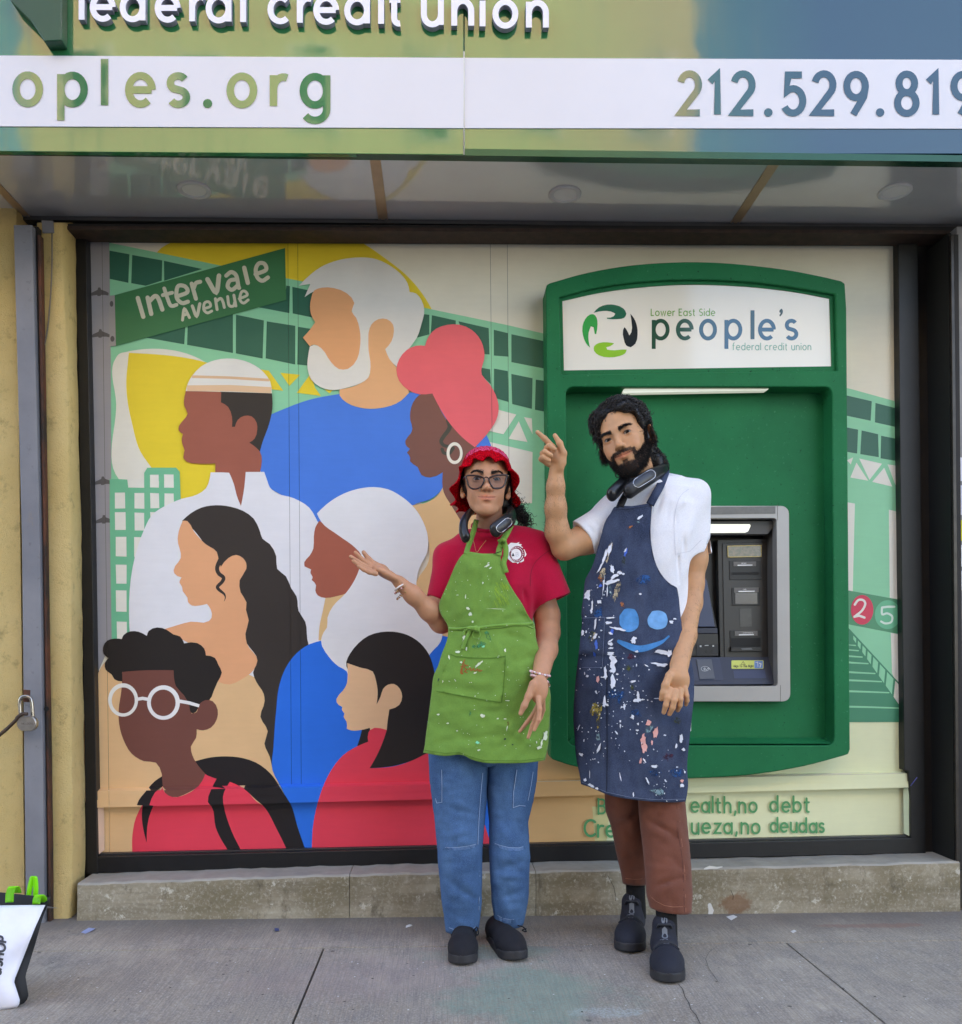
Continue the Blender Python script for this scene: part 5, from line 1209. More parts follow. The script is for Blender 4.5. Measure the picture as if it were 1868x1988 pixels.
    def crease(s, a, b, w, depth):
        a = np.array(a, float); b = np.array(b, float); ab = b - a; L2 = ab @ ab
        def f(X, Y, Z):
            x, y, z = X - a[0], Y - a[1], Z - a[2]; t = np.clip((x * ab[0] + y * ab[1] + z * ab[2]) / L2, 0, 1)
            d2 = (x - t * ab[0]) ** 2 + (y - t * ab[1]) ** 2 + (z - t * ab[2]) ** 2
            return depth * np.exp(-d2 / (w * w)) * (np.sin(np.pi * np.clip(t * .9 + .05, 0, 1)) ** .5)
        s.put(f, np.minimum(a, b) - 2.2 * w, np.maximum(a, b) + 2.2 * w, 0, 'add')
    def ripple(s, amp, fx, fy, fz, seed=0):
        r = np.random.default_rng(seed)
        def f(X, Y, Z):
            o = 0
            for _ in range(5):
                a = r.normal(size=3) * np.array((fx, fy, fz)); o = o + np.sin(a[0] * X + a[1] * Y + a[2] * Z + r.uniform(0, 6.28))
            return amp * o / 2.2
        s.put(f, s.lo, s.lo + s.h * s.n, 0, 'add')
    def skin(s):
        v = s.v; s8 = (v < 0).view(np.uint8); n = np.array(v.shape) - 1
        c = np.zeros(n, np.uint8)
        sl = lambda i, j, k: (slice(i, n[0] + i), slice(j, n[1] + j), slice(k, n[2] + k))
        for i in (0, 1):
            for j in (0, 1):
                for k in (0, 1): c += s8[sl(i, j, k)]
        mask = (c > 0) & (c < 8); cells = np.argwhere(mask); idx = np.full(n, -1, np.int32); idx[mask] = np.arange(len(cells))
        acc = np.zeros((len(cells), 3)); cnt = np.zeros(len(cells))
        cor = [(i, j, k) for i in (0, 1) for j in (0, 1) for k in (0, 1)]
        val = {q: v[cells[:, 0] + q[0], cells[:, 1] + q[1], cells[:, 2] + q[2]] for q in cor}
        for a in cor:
            for ax in range(3):
                if a[ax]: continue
                b = list(a); b[ax] = 1; b = tuple(b); va, vb = val[a], val[b]; cr = (va < 0) != (vb < 0)
                t = np.where(cr, va / np.where(cr, va - vb, 1), 0)
                p = np.tile(np.array(a, float), (len(cells), 1)); p[:, ax] = t
                acc += np.where(cr[:, None], p, 0); cnt += cr
        V = s.lo + s.h * (cells + acc / cnt[:, None]); Q = []
        for ax in range(3):
            a1, a2 = [(1, 2), (2, 0), (0, 1)][ax]
            A = s8; S0 = [slice(None)] * 3; S1 = [slice(None)] * 3; S0[ax] = slice(0, -1); S1[ax] = slice(1, None)
            cr = A[tuple(S0)] != A[tuple(S1)]; e = np.argwhere(cr)
            e = e[(e[:, a1] > 0) & (e[:, a2] > 0) & (e[:, a1] < n[a1]) & (e[:, a2] < n[a2])]
            def cell(d1, d2):
                q = e.copy(); q[:, a1] -= d1; q[:, a2] -= d2; return idx[q[:, 0], q[:, 1], q[:, 2]]
            q = np.stack([cell(1, 1), cell(0, 1), cell(0, 0), cell(1, 0)], 1)
            ins = A[e[:, 0], e[:, 1], e[:, 2]] == 1
            q[~ins] = q[~ins][:, ::-1]; Q.append(q)
        Q = np.concatenate(Q); Q = Q[(Q >= 0).all(1)]
        return V, Q
def relax(V, Q, it=2, lam=.5, keep=None):
    """Laplacian smoothing on quads"""
    V = V.copy(); e = np.concatenate([Q[:, [0, 1]], Q[:, [1, 2]], Q[:, [2, 3]], Q[:, [3, 0]]]); e = np.concatenate([e, e[:, ::-1]])
    deg = np.bincount(e[:, 0], minlength=len(V)).astype(float)[:, None]
    for _ in range(it):
        a = np.stack([np.bincount(e[:, 0], V[e[:, 1], i], len(V)) for i in range(3)], 1) / np.maximum(deg, 1)
        V += lam * (a - V)
    return V
def big_piece(V, Q):
    """drops loose specks"""
    par = np.arange(len(V))
    for _ in range(60):
        m = par[Q].min(1); new = par.copy()
        for i in range(4): np.minimum.at(new, Q[:, i], m)
        new = new[new]
        if (new == par).all(): break
        par = new
    return V, Q
def npp(px, py, Y): return np.array(P(px, py, Y))
def pr(r, Y): return r * Y / F                # picture pixels to metres at depth Y

def head_sdf(s, R, o, sc, male=False):
    """adds a head in its own frame: x to the viewer's right, -y the way the face looks, z up, eyes at z = .003"""
    s.M = (R, o, sc)
    w = 1.0
    s.ell((0, .012, .045), (.0715, .092, .078), .01)
    s.ell((0, -.022, .012), (.0625, .071, .085), .03)
    s.ell((0, -.030, -.045), (.041 if not male else .049, .055, .062), .03)
    for q in (-1, 1):
        s.cap((q * (.041 if not male else .047), .004, -.04), (q * (.022 if not male else .016), -.064, -.090 if not male else -.094), .0165, .0155, .022)
        s.ell((q * .038, -.064, -.020), (.020, .019, .019), .022)
        s.ell((q * .025, -.069, -.043), (.018, .017, .020), .018)
    s.ell((0, -.076, -.096 if not male else -.100), (.021, .017, .017), .018)
    s.ell((0, -.080, -.062), (.028, .018, .024), .02)
    s.cap((-.034, -.084, .021), (.034, -.084, .021), .009, .009, .016)
    for q in (-1, 1):
        s.ell((q * .0315, -.103, .002), (.019, .015, .0125), .014, 's')
    nt = -.030
    s.cap((0, -.086, .014), (0, -.1035, nt + .006), .0065, .0095, .010)
    s.ell((0, -.1065, nt), (.0105, .0105, .0095), .008)
    for q in (-1, 1):
        s.ell((q * (.0132 if not male else .0112), -.0985, nt - .003), (.0082 if not male else .0070, .0095, .0075), .006)
        s.ell((q * .0065, -.1045, nt - .0105), (.0042, .0055, .0035), .002, 's')
    # eyeball bulge with lids, then the almond opening
    for q in (-1, 1):
        c = np.array((q * .0315, -.0775, .003))
        s.ell(c, (.0150, .0140, .0140), .004)
        s.ell(c + (0, -.013, -.0007), (.0128, .0135, .0042 if not male else .0038), .001, 's')
        s.cap(c + (-.013, -.0095, .0042), c + (.013, -.0095, .0042), .0018, .0018, .002) if False else None
    # mouth
    mz = -.0600
    for q in (-1, 1):
        s.cap((q * .001, -.0972, mz + (.0045 if male else .0055)), (q * .0280, -.0845, mz + .0050), .0054, .0020, .004)
        s.cap((q * .001, -.0955, mz - .0075), (q * .0245, -.0862, mz + .0012), .0070, .0030, .004)
        s.cap((q * .0005, -.1040, mz - .0003), (q * .0275, -.0895, mz + .0045), .0011, .0010, .0022, 's')
        s.ell((q * .036, -.0685, -.040), (.017, .015, .017), .014)
        if not male: s.ell((q * .036, -.048, -.056), (.018, .020, .024), .02)
    s.ell((0, -.098, mz - .0175), (.014, .006, .005), .008, 's')
    s.cap((0, -.1045, mz + .011), (0, -.1035, mz + .022), .0022, .002, .004, 's')
    # ears
    for q in (-1, 1):
        Rz = np.array(Matrix.Rotation(q * math.radians(34 if male else 22), 3, 'Z') @ Matrix.Rotation(math.radians(-8), 3, 'X'))
        e = .006 if male else 0
        s.ell((q * (.0755 + e), .014, -.008), (.0065, .0175 + e * .4, .031 + e * .3), .006, 'u', Rz)
        s.ell((q * (.0815 + e), .009, -.004), (.0048, .0105, .020), .003, 's', Rz)
        s.ell((q * .0720, .004, -.030), (.006, .008, .010), .005)
    s.M = None
def to_local(V, R, o, sc): return (np.asarray(V) - o) @ R / sc
def to_world(L, R, o, sc): return np.asarray(L) @ R.T * sc + o

def skin_mat(name, col, blotch=.07):
    t = NT(name); at = t.add('ShaderNodeAttribute', attribute_name='tint'); co = t.coord()
    n = t.noise(38, 5, .6, co); f = t.noise(420, 2, .6, co)
    c = lin(col)
    b = t.mix(t.ramp(n, .3, .7), shade(c, 1 - 1.6 * blotch), tuple((1.04 * c[0], 1.02 * c[1], 1.0 * c[2], 1)))
    b = t.mix(t.math('MULTIPLY', t.ramp(t.noise(110, 3, .7, co), .62, .75), .18), b, shade(c, .75))
    t.base(t.mix(1.0, b, at.outputs['Color'], 'MULTIPLY'))
    t.set(t.b, Roughness=.52, Specular_IOR_Level=.4, Subsurface_Weight=.12, Subsurface_Scale=.004)
    t.b.inputs['Subsurface Radius'].default_value = (1.0, .35, .2)
    t.bump(t.mix(.5, f, t.noise(150, 4, .7, co)), .28, .0015); return t.m
def tint(o, col):
    a = o.data.attributes.new('tint', 'FLOAT_COLOR', 'POINT'); c = np.ones((len(o.data.vertices), 4), np.float32); c[:, :3] = col
    a.data.foreach_set('color', c.ravel())
def smooth01(x, a, b): t = np.clip((x - a) / (b - a), 0, 1); return t * t * (3 - 2 * t)
def face_tint(L, lips, blush, male):
    col = np.ones((len(L), 3), np.float32); x, y, z = L[:, 0], L[:, 1], L[:, 2]; fr = y < -.055
    m = np.exp(-((np.abs(x) / .0275) ** 4) - (((z + .0615 - 4.0 * x * x) / ((.0100 if male else .0125) * (1 - .5 * np.clip(np.abs(x) / .029, 0, 1)))) ** 4)) * (y < -.083) * 1.0
    col *= 1 + m[:, None] * (np.array(lips) - 1)
    b = np.exp(-((np.abs(x) - .043) / .02) ** 2 - ((z + .03) / .022) ** 2) * fr * .8
    b = np.maximum(b, np.exp(-(x / .016) ** 2 - ((z + .03) / .012) ** 2) * fr * .7)
    col *= 1 + b[:, None] * (np.array(blush) - 1)
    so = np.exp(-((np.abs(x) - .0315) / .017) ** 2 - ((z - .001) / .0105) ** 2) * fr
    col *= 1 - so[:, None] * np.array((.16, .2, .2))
    lash = np.exp(-((np.abs(x) - .0315) / .0125) ** 4 - ((z - .0085 + 30 * (np.abs(x) - .0315) ** 2) / .0014) ** 2) * (y < -.078)
    col *= 1 - .75 * np.clip(lash, 0, 1)[:, None]
    line = np.exp(-((z + .0603 - 5.2 * x * x) / .0015) ** 2) * (np.abs(x) < .0285) * (y < -.078)  # crease shade between the lips, painted into the tint
    col *= 1 - .72 * line[:, None] * np.array((.8, 1, 1))
    nos = np.exp(-((np.abs(x) - .0065) / .004) ** 2 - ((z + .041) / .003) ** 2) * (y < -.092)
    col *= 1 - .6 * nos[:, None]
    return col
M_EYEW = plain('shaded_eye_white', '948c85', .25, vary=.03); M_IRIS = plain('iris_brown', '2b1a10', .15, vary=.2, vscale=300); M_PUP = plain('pupil_black', '060505', .1)  # white of the eye greyed, shadow included in its colour
def eyeballs(R, o, sc, parent, look):
    for q in (-1, 1):
        bm = bmesh.new(); bmesh.ops.create_uvsphere(bm, u_segments=28, v_segments=24, radius=.0122 * sc)
        c = to_world(np.array((q * .0315, -.0775, .003)), R, o, sc); lk = (Vector(look) - Vector(c)).normalized()
        rot = lk.to_track_quat('Z', 'Y').to_matrix()
        for f in bm.faces:
            a = f.calc_center_median().normalized().z
            f.material_index = 2 if a > math.cos(math.radians(13)) else 1 if a > math.cos(math.radians(32)) else 0
        for v in bm.verts: v.co = rot @ v.co + Vector(c)
        bm_obj('eye', bm, [M_EYEW, M_IRIS, M_PUP], parent, True)
def lids(R, o, sc, parent, mat, half):
    for q in (-1, 1):
        c = np.array((q * .0315, -.0775, .003)); pts = []
        for x in np.linspace(-.0122, .0122, 15):
            z = -.0007 + half * math.sqrt(max(0, 1 - (x / .0128) ** 2)); y = -math.sqrt(max(.00002, .0144 ** 2 - x * x - z * z))
            pts.append(to_world(c + np.array((x, y, z)), R, o, sc))
        tube('eyelash', pts, [.0004 + .0009 * math.sin(math.pi * i / 14) for i in range(15)], mat, parent, 6)
def strands(name, roots, dirs, length, r0, mat, parent, curl=0.0, seg=4, jit=.5, grav=.3, seed=1, nside=3):
    """many short hairs as thin tubes"""
    rg = np.random.default_rng(seed); n = len(roots); V = []; Q = []
    p = np.asarray(roots, float); d = np.asarray(dirs, float) + rg.normal(size=(n, 3)) * jit; d /= np.linalg.norm(d, axis=1)[:, None]
    ln = length * rg.uniform(.6, 1.25, n); ph = rg.uniform(0, 6.28, n); u = np.cross(d, (0.3, .2, 1.)); u /= np.linalg.norm(u, axis=1)[:, None]; w = np.cross(d, u)
    rings = []
    for k in range(seg + 1):
        t = k / seg
        q = p + d * (ln * t)[:, None] + np.array((0, 0, -1.)) * (grav * ln * t * t)[:, None]
        if curl: q = q + u * (curl * np.sin(ph + 9 * t) * min(1, t * 2))[:, None] + w * (curl * np.cos(ph + 9 * t) * min(1, t * 2))[:, None]
        rings.append((q, r0 * (1 - .75 * t)))
    for k, (q, r) in enumerate(rings):
        for j in range(nside):
            a = 6.28318 * j / nside; V.append(q + u * (r * math.cos(a)) + w * (r * math.sin(a)))
    V = np.stack(V, 1).reshape(-1, 3); st = (seg + 1) * nside
    base = np.array([(k * nside + j, k * nside + (j + 1) % nside, (k + 1) * nside + (j + 1) % nside, (k + 1) * nside + j) for k in range(seg) for j in range(nside)])
    Q = (base[None] + (np.arange(n) * st)[:, None, None]).reshape(-1, 4)
    return npmesh(name, V, Q, mat, parent)
def normals_of(V, Q):
    n = np.cross(V[Q[:, 2]] - V[Q[:, 0]], V[Q[:, 3]] - V[Q[:, 1]]); o = np.zeros_like(V)
    for i in range(4): np.add.at(o, Q[:, i], n)
    return o / (np.linalg.norm(o, axis=1)[:, None] + 1e-12)
def hair_mat(name, col='0f0c0b', rough=.4):
    t = NT(name); c = lin(col); t.base(t.mix(t.ramp(t.noise(90, 3), .35, .7), shade(c, .7), shade(c, 1.5))); t.set(t.b, Roughness=rough, Specular_IOR_Level=.45); return t.m
M_HAIR = hair_mat('dark_hair')
M_BEARD = hair_mat('beard_hair', '17110e', .6)

# ---------------------------------------------------------------- cloth
def smear_mat(name, col, lo=.44, hi=.56, sc=85):
    t = NT(name); co = t.coord(); c = lin(col); n = t.noise(sc, 6, .75, co); m = t.noise(26, 4, .6, co)
    t.base(t.mix(t.ramp(m, .3, .7), shade(c, .75), shade(c, 1.2))); t.set(t.b, Roughness=.75, Specular_IOR_Level=.2)
    t.set(t.b, Alpha=t.ramp(t.math('ADD', t.math('MULTIPLY', n, .7), t.math('MULTIPLY', m, .3)), lo, hi)); return t.m
def cloth_mat(name, col, weave=900, rough=.85, vary=.12, bump=.35, streak=None, fade=None):
    t = NT(name); co = t.coord(); c = lin(col)
    wv = t.add('ShaderNodeTexWave'); wv.inputs['Scale'].default_value = weave / 6.28; wv.inputs['Distortion'].default_value = 1.5; t.l.new(t.coord(rot=(0, .78, 0)), wv.inputs['Vector'])
    n = t.noise(11, 5, .6, co); f = t.noise(260, 3, .7, co)
    b = t.mix(t.ramp(n, .3, .7), shade(c, 1 - vary), shade(c, 1 + vary))
    b = t.mix(t.math('MULTIPLY', t.ramp(f, .35, .7), .35), b, shade(c, 1.45) if fade is None else lin(fade))
    t.base(b); t.set(t.b, Roughness=rough, Specular_IOR_Level=.2, Sheen_Weight=.15)
    t.bump(t.mix(.5, f, wv.outputs['Fac']), bump, .0012); return t.m
def cn(x, y, s=0.0): return mnoise.noise(Vector((x, y, s)))
def px_cloth(name, outline, Yfn, m, parent, grid=6.0, thick=.0025, rounded=True):
    V2, T = fill2d([smooth2(outline) if rounded else outline], grid)
    V = [P(x, y, Yfn(x, y)) for x, y in V2]
    o = mesh(name, V, T, m, parent, True)
    sd_ = o.modifiers.new('s', 'SOLIDIFY'); sd_.thickness = thick; sd_.offset = 0
    return o, BVHTree.FromPolygons(V, [tuple(t) for t in T])
def seg_d(x, y, a):
    x0, y0, x1, y1 = a[:4]; dx, dy = x1 - x0, y1 - y0; t = max(0, min(1, ((x - x0) * dx + (y - y0) * dy) / (dx * dx + dy * dy)))
    return math.hypot(x - x0 - t * dx, y - y0 - t * dy), t
def folds(x, y, L):
    o = 0
    for a in L:
        d, t = seg_d(x, y, a); o += a[5] * math.exp(-(d / a[4]) ** 2) * (.35 + .65 * math.sin(math.pi * min(1, max(0, t * .86 + .07))))
    return o
def on(bvhs, x, y, lift):
    d = ray(x, y); best = None
    for b in bvhs:
        h = b.ray_cast(CAM, d.normalized())
        if h[0] is not None and (best is None or h[3] < best[3]): best = h
    if best is None: return None
    return best[0] - d.normalized() * lift
def decal(name, shapes, bvhs, m, parent, lift=.0022, kind=None, grid=7.0, label=None):
    """flat marks laid on a garment: shapes = lists of outlines (picture units)"""
    V = []; T = []
    for k, sh in enumerate(shapes):
        v2, t2 = fill2d([sh], grid); ok = {}; b = len(V)
        for i, (x, y) in enumerate(v2):
            p = on(bvhs, x, y, lift + .00005 * k)
            if p is not None: ok[i] = len(V); V.append(p)
        T += [[ok[i] for i in t] for t in t2.tolist() if all(i in ok for i in t)]
    if not T: return None
    o = mesh(name, V, T, m, parent, True)
    if kind: o['kind'] = kind
    if label: o['label'] = label
    return o
def decal_strokes(name, fs, bvhs, m, parent, lift=.0022, kind=None):
    v2, t2 = union2d(fs); V = []; ok = {}
    for i, (x, y) in enumerate(v2):
        p = on(bvhs, x, y, lift)
        if p is not None: ok[i] = len(V); V.append(p)
    T = [[ok[i] for i in t] for t in t2.tolist() if all(i in ok for i in t)]
    if not T: return None
    o = mesh(name, V, T, m, parent, True)
    if kind: o['kind'] = kind
    return o
def dense(pts, step=3.0):
    out = []
    for a, b in zip(pts[:-1], pts[1:]):
        n = max(1, int(math.hypot(b[0] - a[0], b[1] - a[1]) / step)); out += [(a[0] + (b[0] - a[0]) * i / n, a[1] + (b[1] - a[1]) * i / n) for i in range(n)]
    return out + [tuple(pts[-1])]
def splat(cx, cy, rx, ry, rot=0, n=14, j=.35, seed=0):
    r = random.Random(seed * 7919 + int(cx * 13 + cy * 7)); ca, sa = math.cos(rot), math.sin(rot); out = []
    for k in range(n):
        a = 6.28318 * k / n; q = 1 + r.uniform(-j, j); x, y = rx * q * math.cos(a), ry * q * math.sin(a); out.append((cx + x * ca - y * sa, cy + x * sa + y * ca))
    return smooth2(out, 80, 3)
def leg_tube(name, rows, m, parent, fold=(), seg=40, amp=.004, seed=0.0, depth=.95):
    """trouser leg from rows (y, x left, x right, Y centre); open hem, cloth thickness"""
    ys = [r[0] for r in rows]; yy = np.arange(ys[0], ys[-1] + .1, 5.0); V = []; n = len(yy)
    for i, y in enumerate(yy):
        xl, xr, Yc = (float(np.interp(y, ys, [r[k] for r in rows])) for k in (1, 2, 3))
        dip = rows[-1][4] if len(rows[-1]) > 4 else (0, 0)
        for k in range(seg):
            a = 2 * math.pi * k / seg; ca, sa = math.cos(a), math.sin(a)
            cx = (xl + xr) / 2; rx = (xr - xl) / 2; x = cx + rx * ca
            rm = pr(rx, Yc) * depth
            t = max(0, (y - yy[-1] + 40) / 40)
            yv = y + t * (dip[0] * ca + dip[1] * (1 if sa < 0 else 0) * abs(sa))
            w = amp * .7 * cn(x * .035 + seed, y * .028, sa * 1.5 + seed) + .0065 * abs(cn(x * .045 + .3 * y * .05 + seed, y * .045 - x * .012, seed + 9)) - .003 * abs(cn(x * .09, y * .11, seed + 2)) + .5 * amp * cn(x * .08, y * .1, seed + 5 + sa)
            f = folds(x, y, fold) if sa < .25 else 0
            Y = Yc + (rm + w) * sa * (1 - .0) - w * .3 + f * max(0, -sa) ** .5
            V.append(P(x + w * ca * 120, yv, Y))
    Fc = [(i * seg + k, i * seg + (k + 1) % seg, (i + 1) * seg + (k + 1) % seg, (i + 1) * seg + k) for i in range(n - 1) for k in range(seg)]
    o = mesh(name, V, Fc, m, parent, True)
    sd_ = o.modifiers.new('s', 'SOLIDIFY'); sd_.thickness = .003; sd_.offset = -1
    return o, BVHTree.FromPolygons(V, Fc)
def shoe(parent, toe, heel, m_up, m_sole, width=.047, h=.0026, tall=.095, toe_h=.040, name='shoe'):
    toe = Vector(toe); heel = Vector(heel); ax = toe - heel; ax.z = 0; L = ax.length; ax.normalize(); sd_ = Vector((ax.y, -ax.x, 0))
    R = np.array(((sd_.x, -ax.x, 0), (sd_.y, -ax.y, 0), (0, 0, 1)))       # local x = right of the toe direction (seen from the front), -y = toe
    o = np.array((heel.x, heel.y, gz(heel.x)))
    lo = np.minimum(np.array(heel), np.array(toe)) - .09; hi = np.maximum(np.array(heel), np.array(toe)) + .09; lo[2] = o[2] - .02; hi[2] = o[2] + tall + .06
    s = SDF(lo, hi, h); s.M = (R, o, 1.0)
    s.ell((0, -.74 * L, .034), (width * .98, .30 * L, toe_h), .02)
    s.cap((0, -.30 * L, .042), (0, -.66 * L, .034), .037, .038, .03)
    s.cap((0, -.17 * L, .040), (0, -.19 * L, tall), .040, .037, .03)
    s.ell((0, -.12 * L, .04), (.038, .036, .045), .02)
    s.put(lambda X, Y, Z: .012 - Z, (-.1, -L - .05, -.05), (.1, .1, .2), 0, 'i')
    V, Q = s.skin(); up = npmesh(name, relax(V, Q, 2), Q, m_up, parent)
    s2 = SDF(lo, hi, h); s2.M = (R, o, 1.0)
    def sole(X, Y, Z):
        t = np.clip((-Y - .15 * L) / (.60 * L), 0, 1); dx = X; dy = -Y - .15 * L - t * .60 * L
        d = np.sqrt(dx * dx + (dy * .62) ** 2) - (.038 + (width * 1.03 - .038) * t)
        zc = .014 + .010 * smooth01(-Y / L, .82, 1.08); return np.maximum(d, np.abs(Z - zc) - .014) 
    s2.put(sole, (-.08, -L * 1.15, -.01), (.08, .06, .05), 0)
    V, Q = s2.skin(); npmesh('sole', relax(V, Q, 2), Q, m_sole, up)
    return up, (R, o, L)
# ================================================================ THE WOMAN IN THE GREEN APRON
W1 = ZZ(807, 836.9, .168); W2 = ZZ(672.5, 1008.7, .24); W3 = ZZ(807, 1232.9, .188); W4 = ZZ(807, 1494.4, .2105)
def frame_rot(yaw=0, pitch=0, roll=0):      # yaw > 0 turns the face to the viewer's left, roll > 0 tilts the crown to the viewer's left, pitch > 0 lifts the chin
    return np.array(Matrix.Rotation(-math.radians(roll), 3, 'Y') @ Matrix.Rotation(-math.radians(yaw), 3, 'Z') @ Matrix.Rotation(-math.radians(pitch), 3, 'X'))
foot = G(930, 1845)
woman = thing('person', 'person in a red ruffled hat and green apron, one palm raised to the mural', 'person', foot)
M_BROW = hair_mat('brow_hair', '1d1613', .6)
M_SKIN_W = skin_mat('woman_skin', 'c48d6c')
YW = 2.93
# head frame
Rw = frame_rot(0, 4, -2); scw = 1.0
eye_w = npp(945.6, 929.5, 2.845); ow = eye_w - Rw @ np.array((0, -.088, .003)) * scw
s = SDF(npp(660, 1450, 2.93) * (1, 0, 1) + (0, 2.68, 0), npp(1125, 850, 2.93) * (1, 0, 1) + (0, 3.14, 0), .0024)
head_sdf(s, Rw, ow, scw)
s.cap(npp(950, 978, 2.955), npp(951, 1050, 2.968), .041, .050, .014)
s.ell(npp(951, 1042, 2.965), (.10, .05, .03), .03)
# trunk under the clothes
s.ell(npp(950, 1115, 2.985), (.125, .075, .13), .03); s.ell(npp(952, 1235, 2.985), (.115, .075, .14), .04); s.ell(npp(946, 1390, 2.985), (.13, .08, .13), .04)
# arm on the viewer's right, hanging
s.path([npp(1036, 1075, 2.97), npp(1062, 1195, 2.975), npp(1064, 1228, 2.965), npp(1060, 1262, 2.90), npp(1051, 1306, 2.815)], [.046, .041, .038, .036, .0275], .02)
# its hand: back towards us, thumb leading
s.ell(npp(1047, 1338, 2.775), (.029, .017, .046), .014, 'u', np.array(Matrix.Rotation(math.radians(6), 3, 'Y')))
s.path([npp(1035, 1328, 2.767), npp(1026, 1352, 2.760), npp(1018, 1370, 2.756), npp(1011, 1385, 2.758)], [.0125, .0105, .0095, .0075], .008)
s.path([npp(1045, 1356, 2.764), npp(1048, 1377, 2.750), npp(1046, 1398, 2.746), npp(1037.5, 1417, 2.752)], [.0098, .0082, .0074, .0058], .004)
s.path([npp(1049, 1360, 2.776), npp(1043, 1386, 2.780), npp(1034, 1408, 2.786), npp(1025.5, 1432, 2.795)], [.0098, .0080, .0072, .0056], .003)
s.path([npp(1049, 1362, 2.791), npp(1036, 1386, 2.803), npp(1022, 1404, 2.809), npp(1009, 1420, 2.816)], [.0092, .0076, .0068, .0054], .003)
s.path([npp(1054, 1356, 2.801), npp(1055, 1378, 2.816), npp(1050, 1394, 2.825), npp(1046, 1402, 2.827)], [.0085, .0072, .0064, .0052], .003)
# arm on the viewer's left: elbow bent, forearm out, palm up
s.path([npp(872, 1082, 2.965), npp(858, 1165, 2.955), npp(857, 1206, 2.945)], [.046, .041, .037], .02)
s.path([npp(857, 1207, 2.945), npp(834, 1185, 2.905), npp(802, 1155, 2.87), npp(776, 1131, 2.85)], [.0360, .0325, .0270, .0210], .02)
def hdir(px, py, Y): return npp(px, py, Y)
hr = np.array(Matrix.Rotation(math.radians(29), 3, 'Y'))
s.ell(npp(750, 1114, 2.838), (.049, .034, .0165), .014, 'u', hr)
s.ell(npp(742, 1105, 2.862), (.026, .016, .015), .012, 'u', hr)
s.path([npp(744, 1105, 2.862), npp(729, 1097, 2.868), npp(716, 1086, 2.868), npp(706, 1072, 2.864)], [.012, .0100, .0086, .0066], .007)
s.path([npp(728, 1105, 2.855), npp(714, 1095, 2.858), npp(701, 1084, 2.856), npp(690, 1072.5, 2.85)], [.0092, .0082, .0074, .0058], .004)
s.path([npp(724, 1107, 2.838), npp(709, 1099, 2.836), npp(694, 1090, 2.832), npp(681, 1080.5, 2.826)], [.0094, .0084, .0076, .0060], .004)
s.path([npp(726, 1111, 2.820), npp(711, 1105, 2.815), npp(698, 1098, 2.812), npp(686, 1089, 2.808)], [.0090, .0080, .0072, .0056], .004)
s.path([npp(730, 1114, 2.806), npp(717, 1111, 2.799), npp(706, 1106, 2.796), npp(696, 1099.5, 2.793)], [.0080, .0070, .0064, .0052], .004)
V, Q = s.skin(); V = relax(V, Q, 1, .4)
body_w = npmesh('body', V, Q, M_SKIN_W, woman)
Lw = to_local(V, Rw, ow, scw)
col = face_tint(Lw, (1.03, .72, .72), (1.04, .95, .94), False)
# nails
for n_ in ((1011, 1384, 2.75), (1037, 1416, 2.745), (1025, 1431, 2.788), (1010, 1419, 2.808), (706, 1073, 2.857), (690, 1073, 2.843), (681, 1081, 2.82)):
    d = np.linalg.norm(V - npp(*n_), axis=1); k = np.exp(-(d / .0062) ** 4)[:, None]; col *= 1 + k * np.array((.12, .18, .2))
tint(body_w, col)
eyeballs(Rw, ow, scw, woman, CAM); lids(Rw, ow, scw, woman, M_HAIR, .0042)
loc = lambda *p: to_world(np.array(p, float), Rw, ow, scw)
# eyebrows
for q in (-1, 1):
    rg = np.random.default_rng(5 + q); n = 520; t = rg.uniform(0, 1, n)
    x = .0105 + .038 * t; z = .0195 + .0080 * np.sin(t * 2.35) - .002 * t + rg.normal(size=n) * .0031 * (1.12 - .9 * t); y = -.0935 + .012 * t ** 1.5 + .002
    bvh_b = BVHTree.FromPolygons([Vector(v) for v in V.tolist()], Q.tolist()) if q == -1 else bvh_b
    pts = []
    for a, b, c in zip(q * x, y, z):
        w = Vector(loc(a, -.13, c)); h = bvh_b.ray_cast(w, Vector(Rw @ np.array((0, 1., 0)))); pts.append(tuple(h[0]) if h[0] else tuple(loc(a, b, c)))
    strands('eyebrow', np.array(pts), np.tile(Rw @ np.array((q * .9, -.15, .35)), (n, 1)), .0065, .00042, M_BROW, woman, seg=3, jit=.25, grav=.1, seed=3)
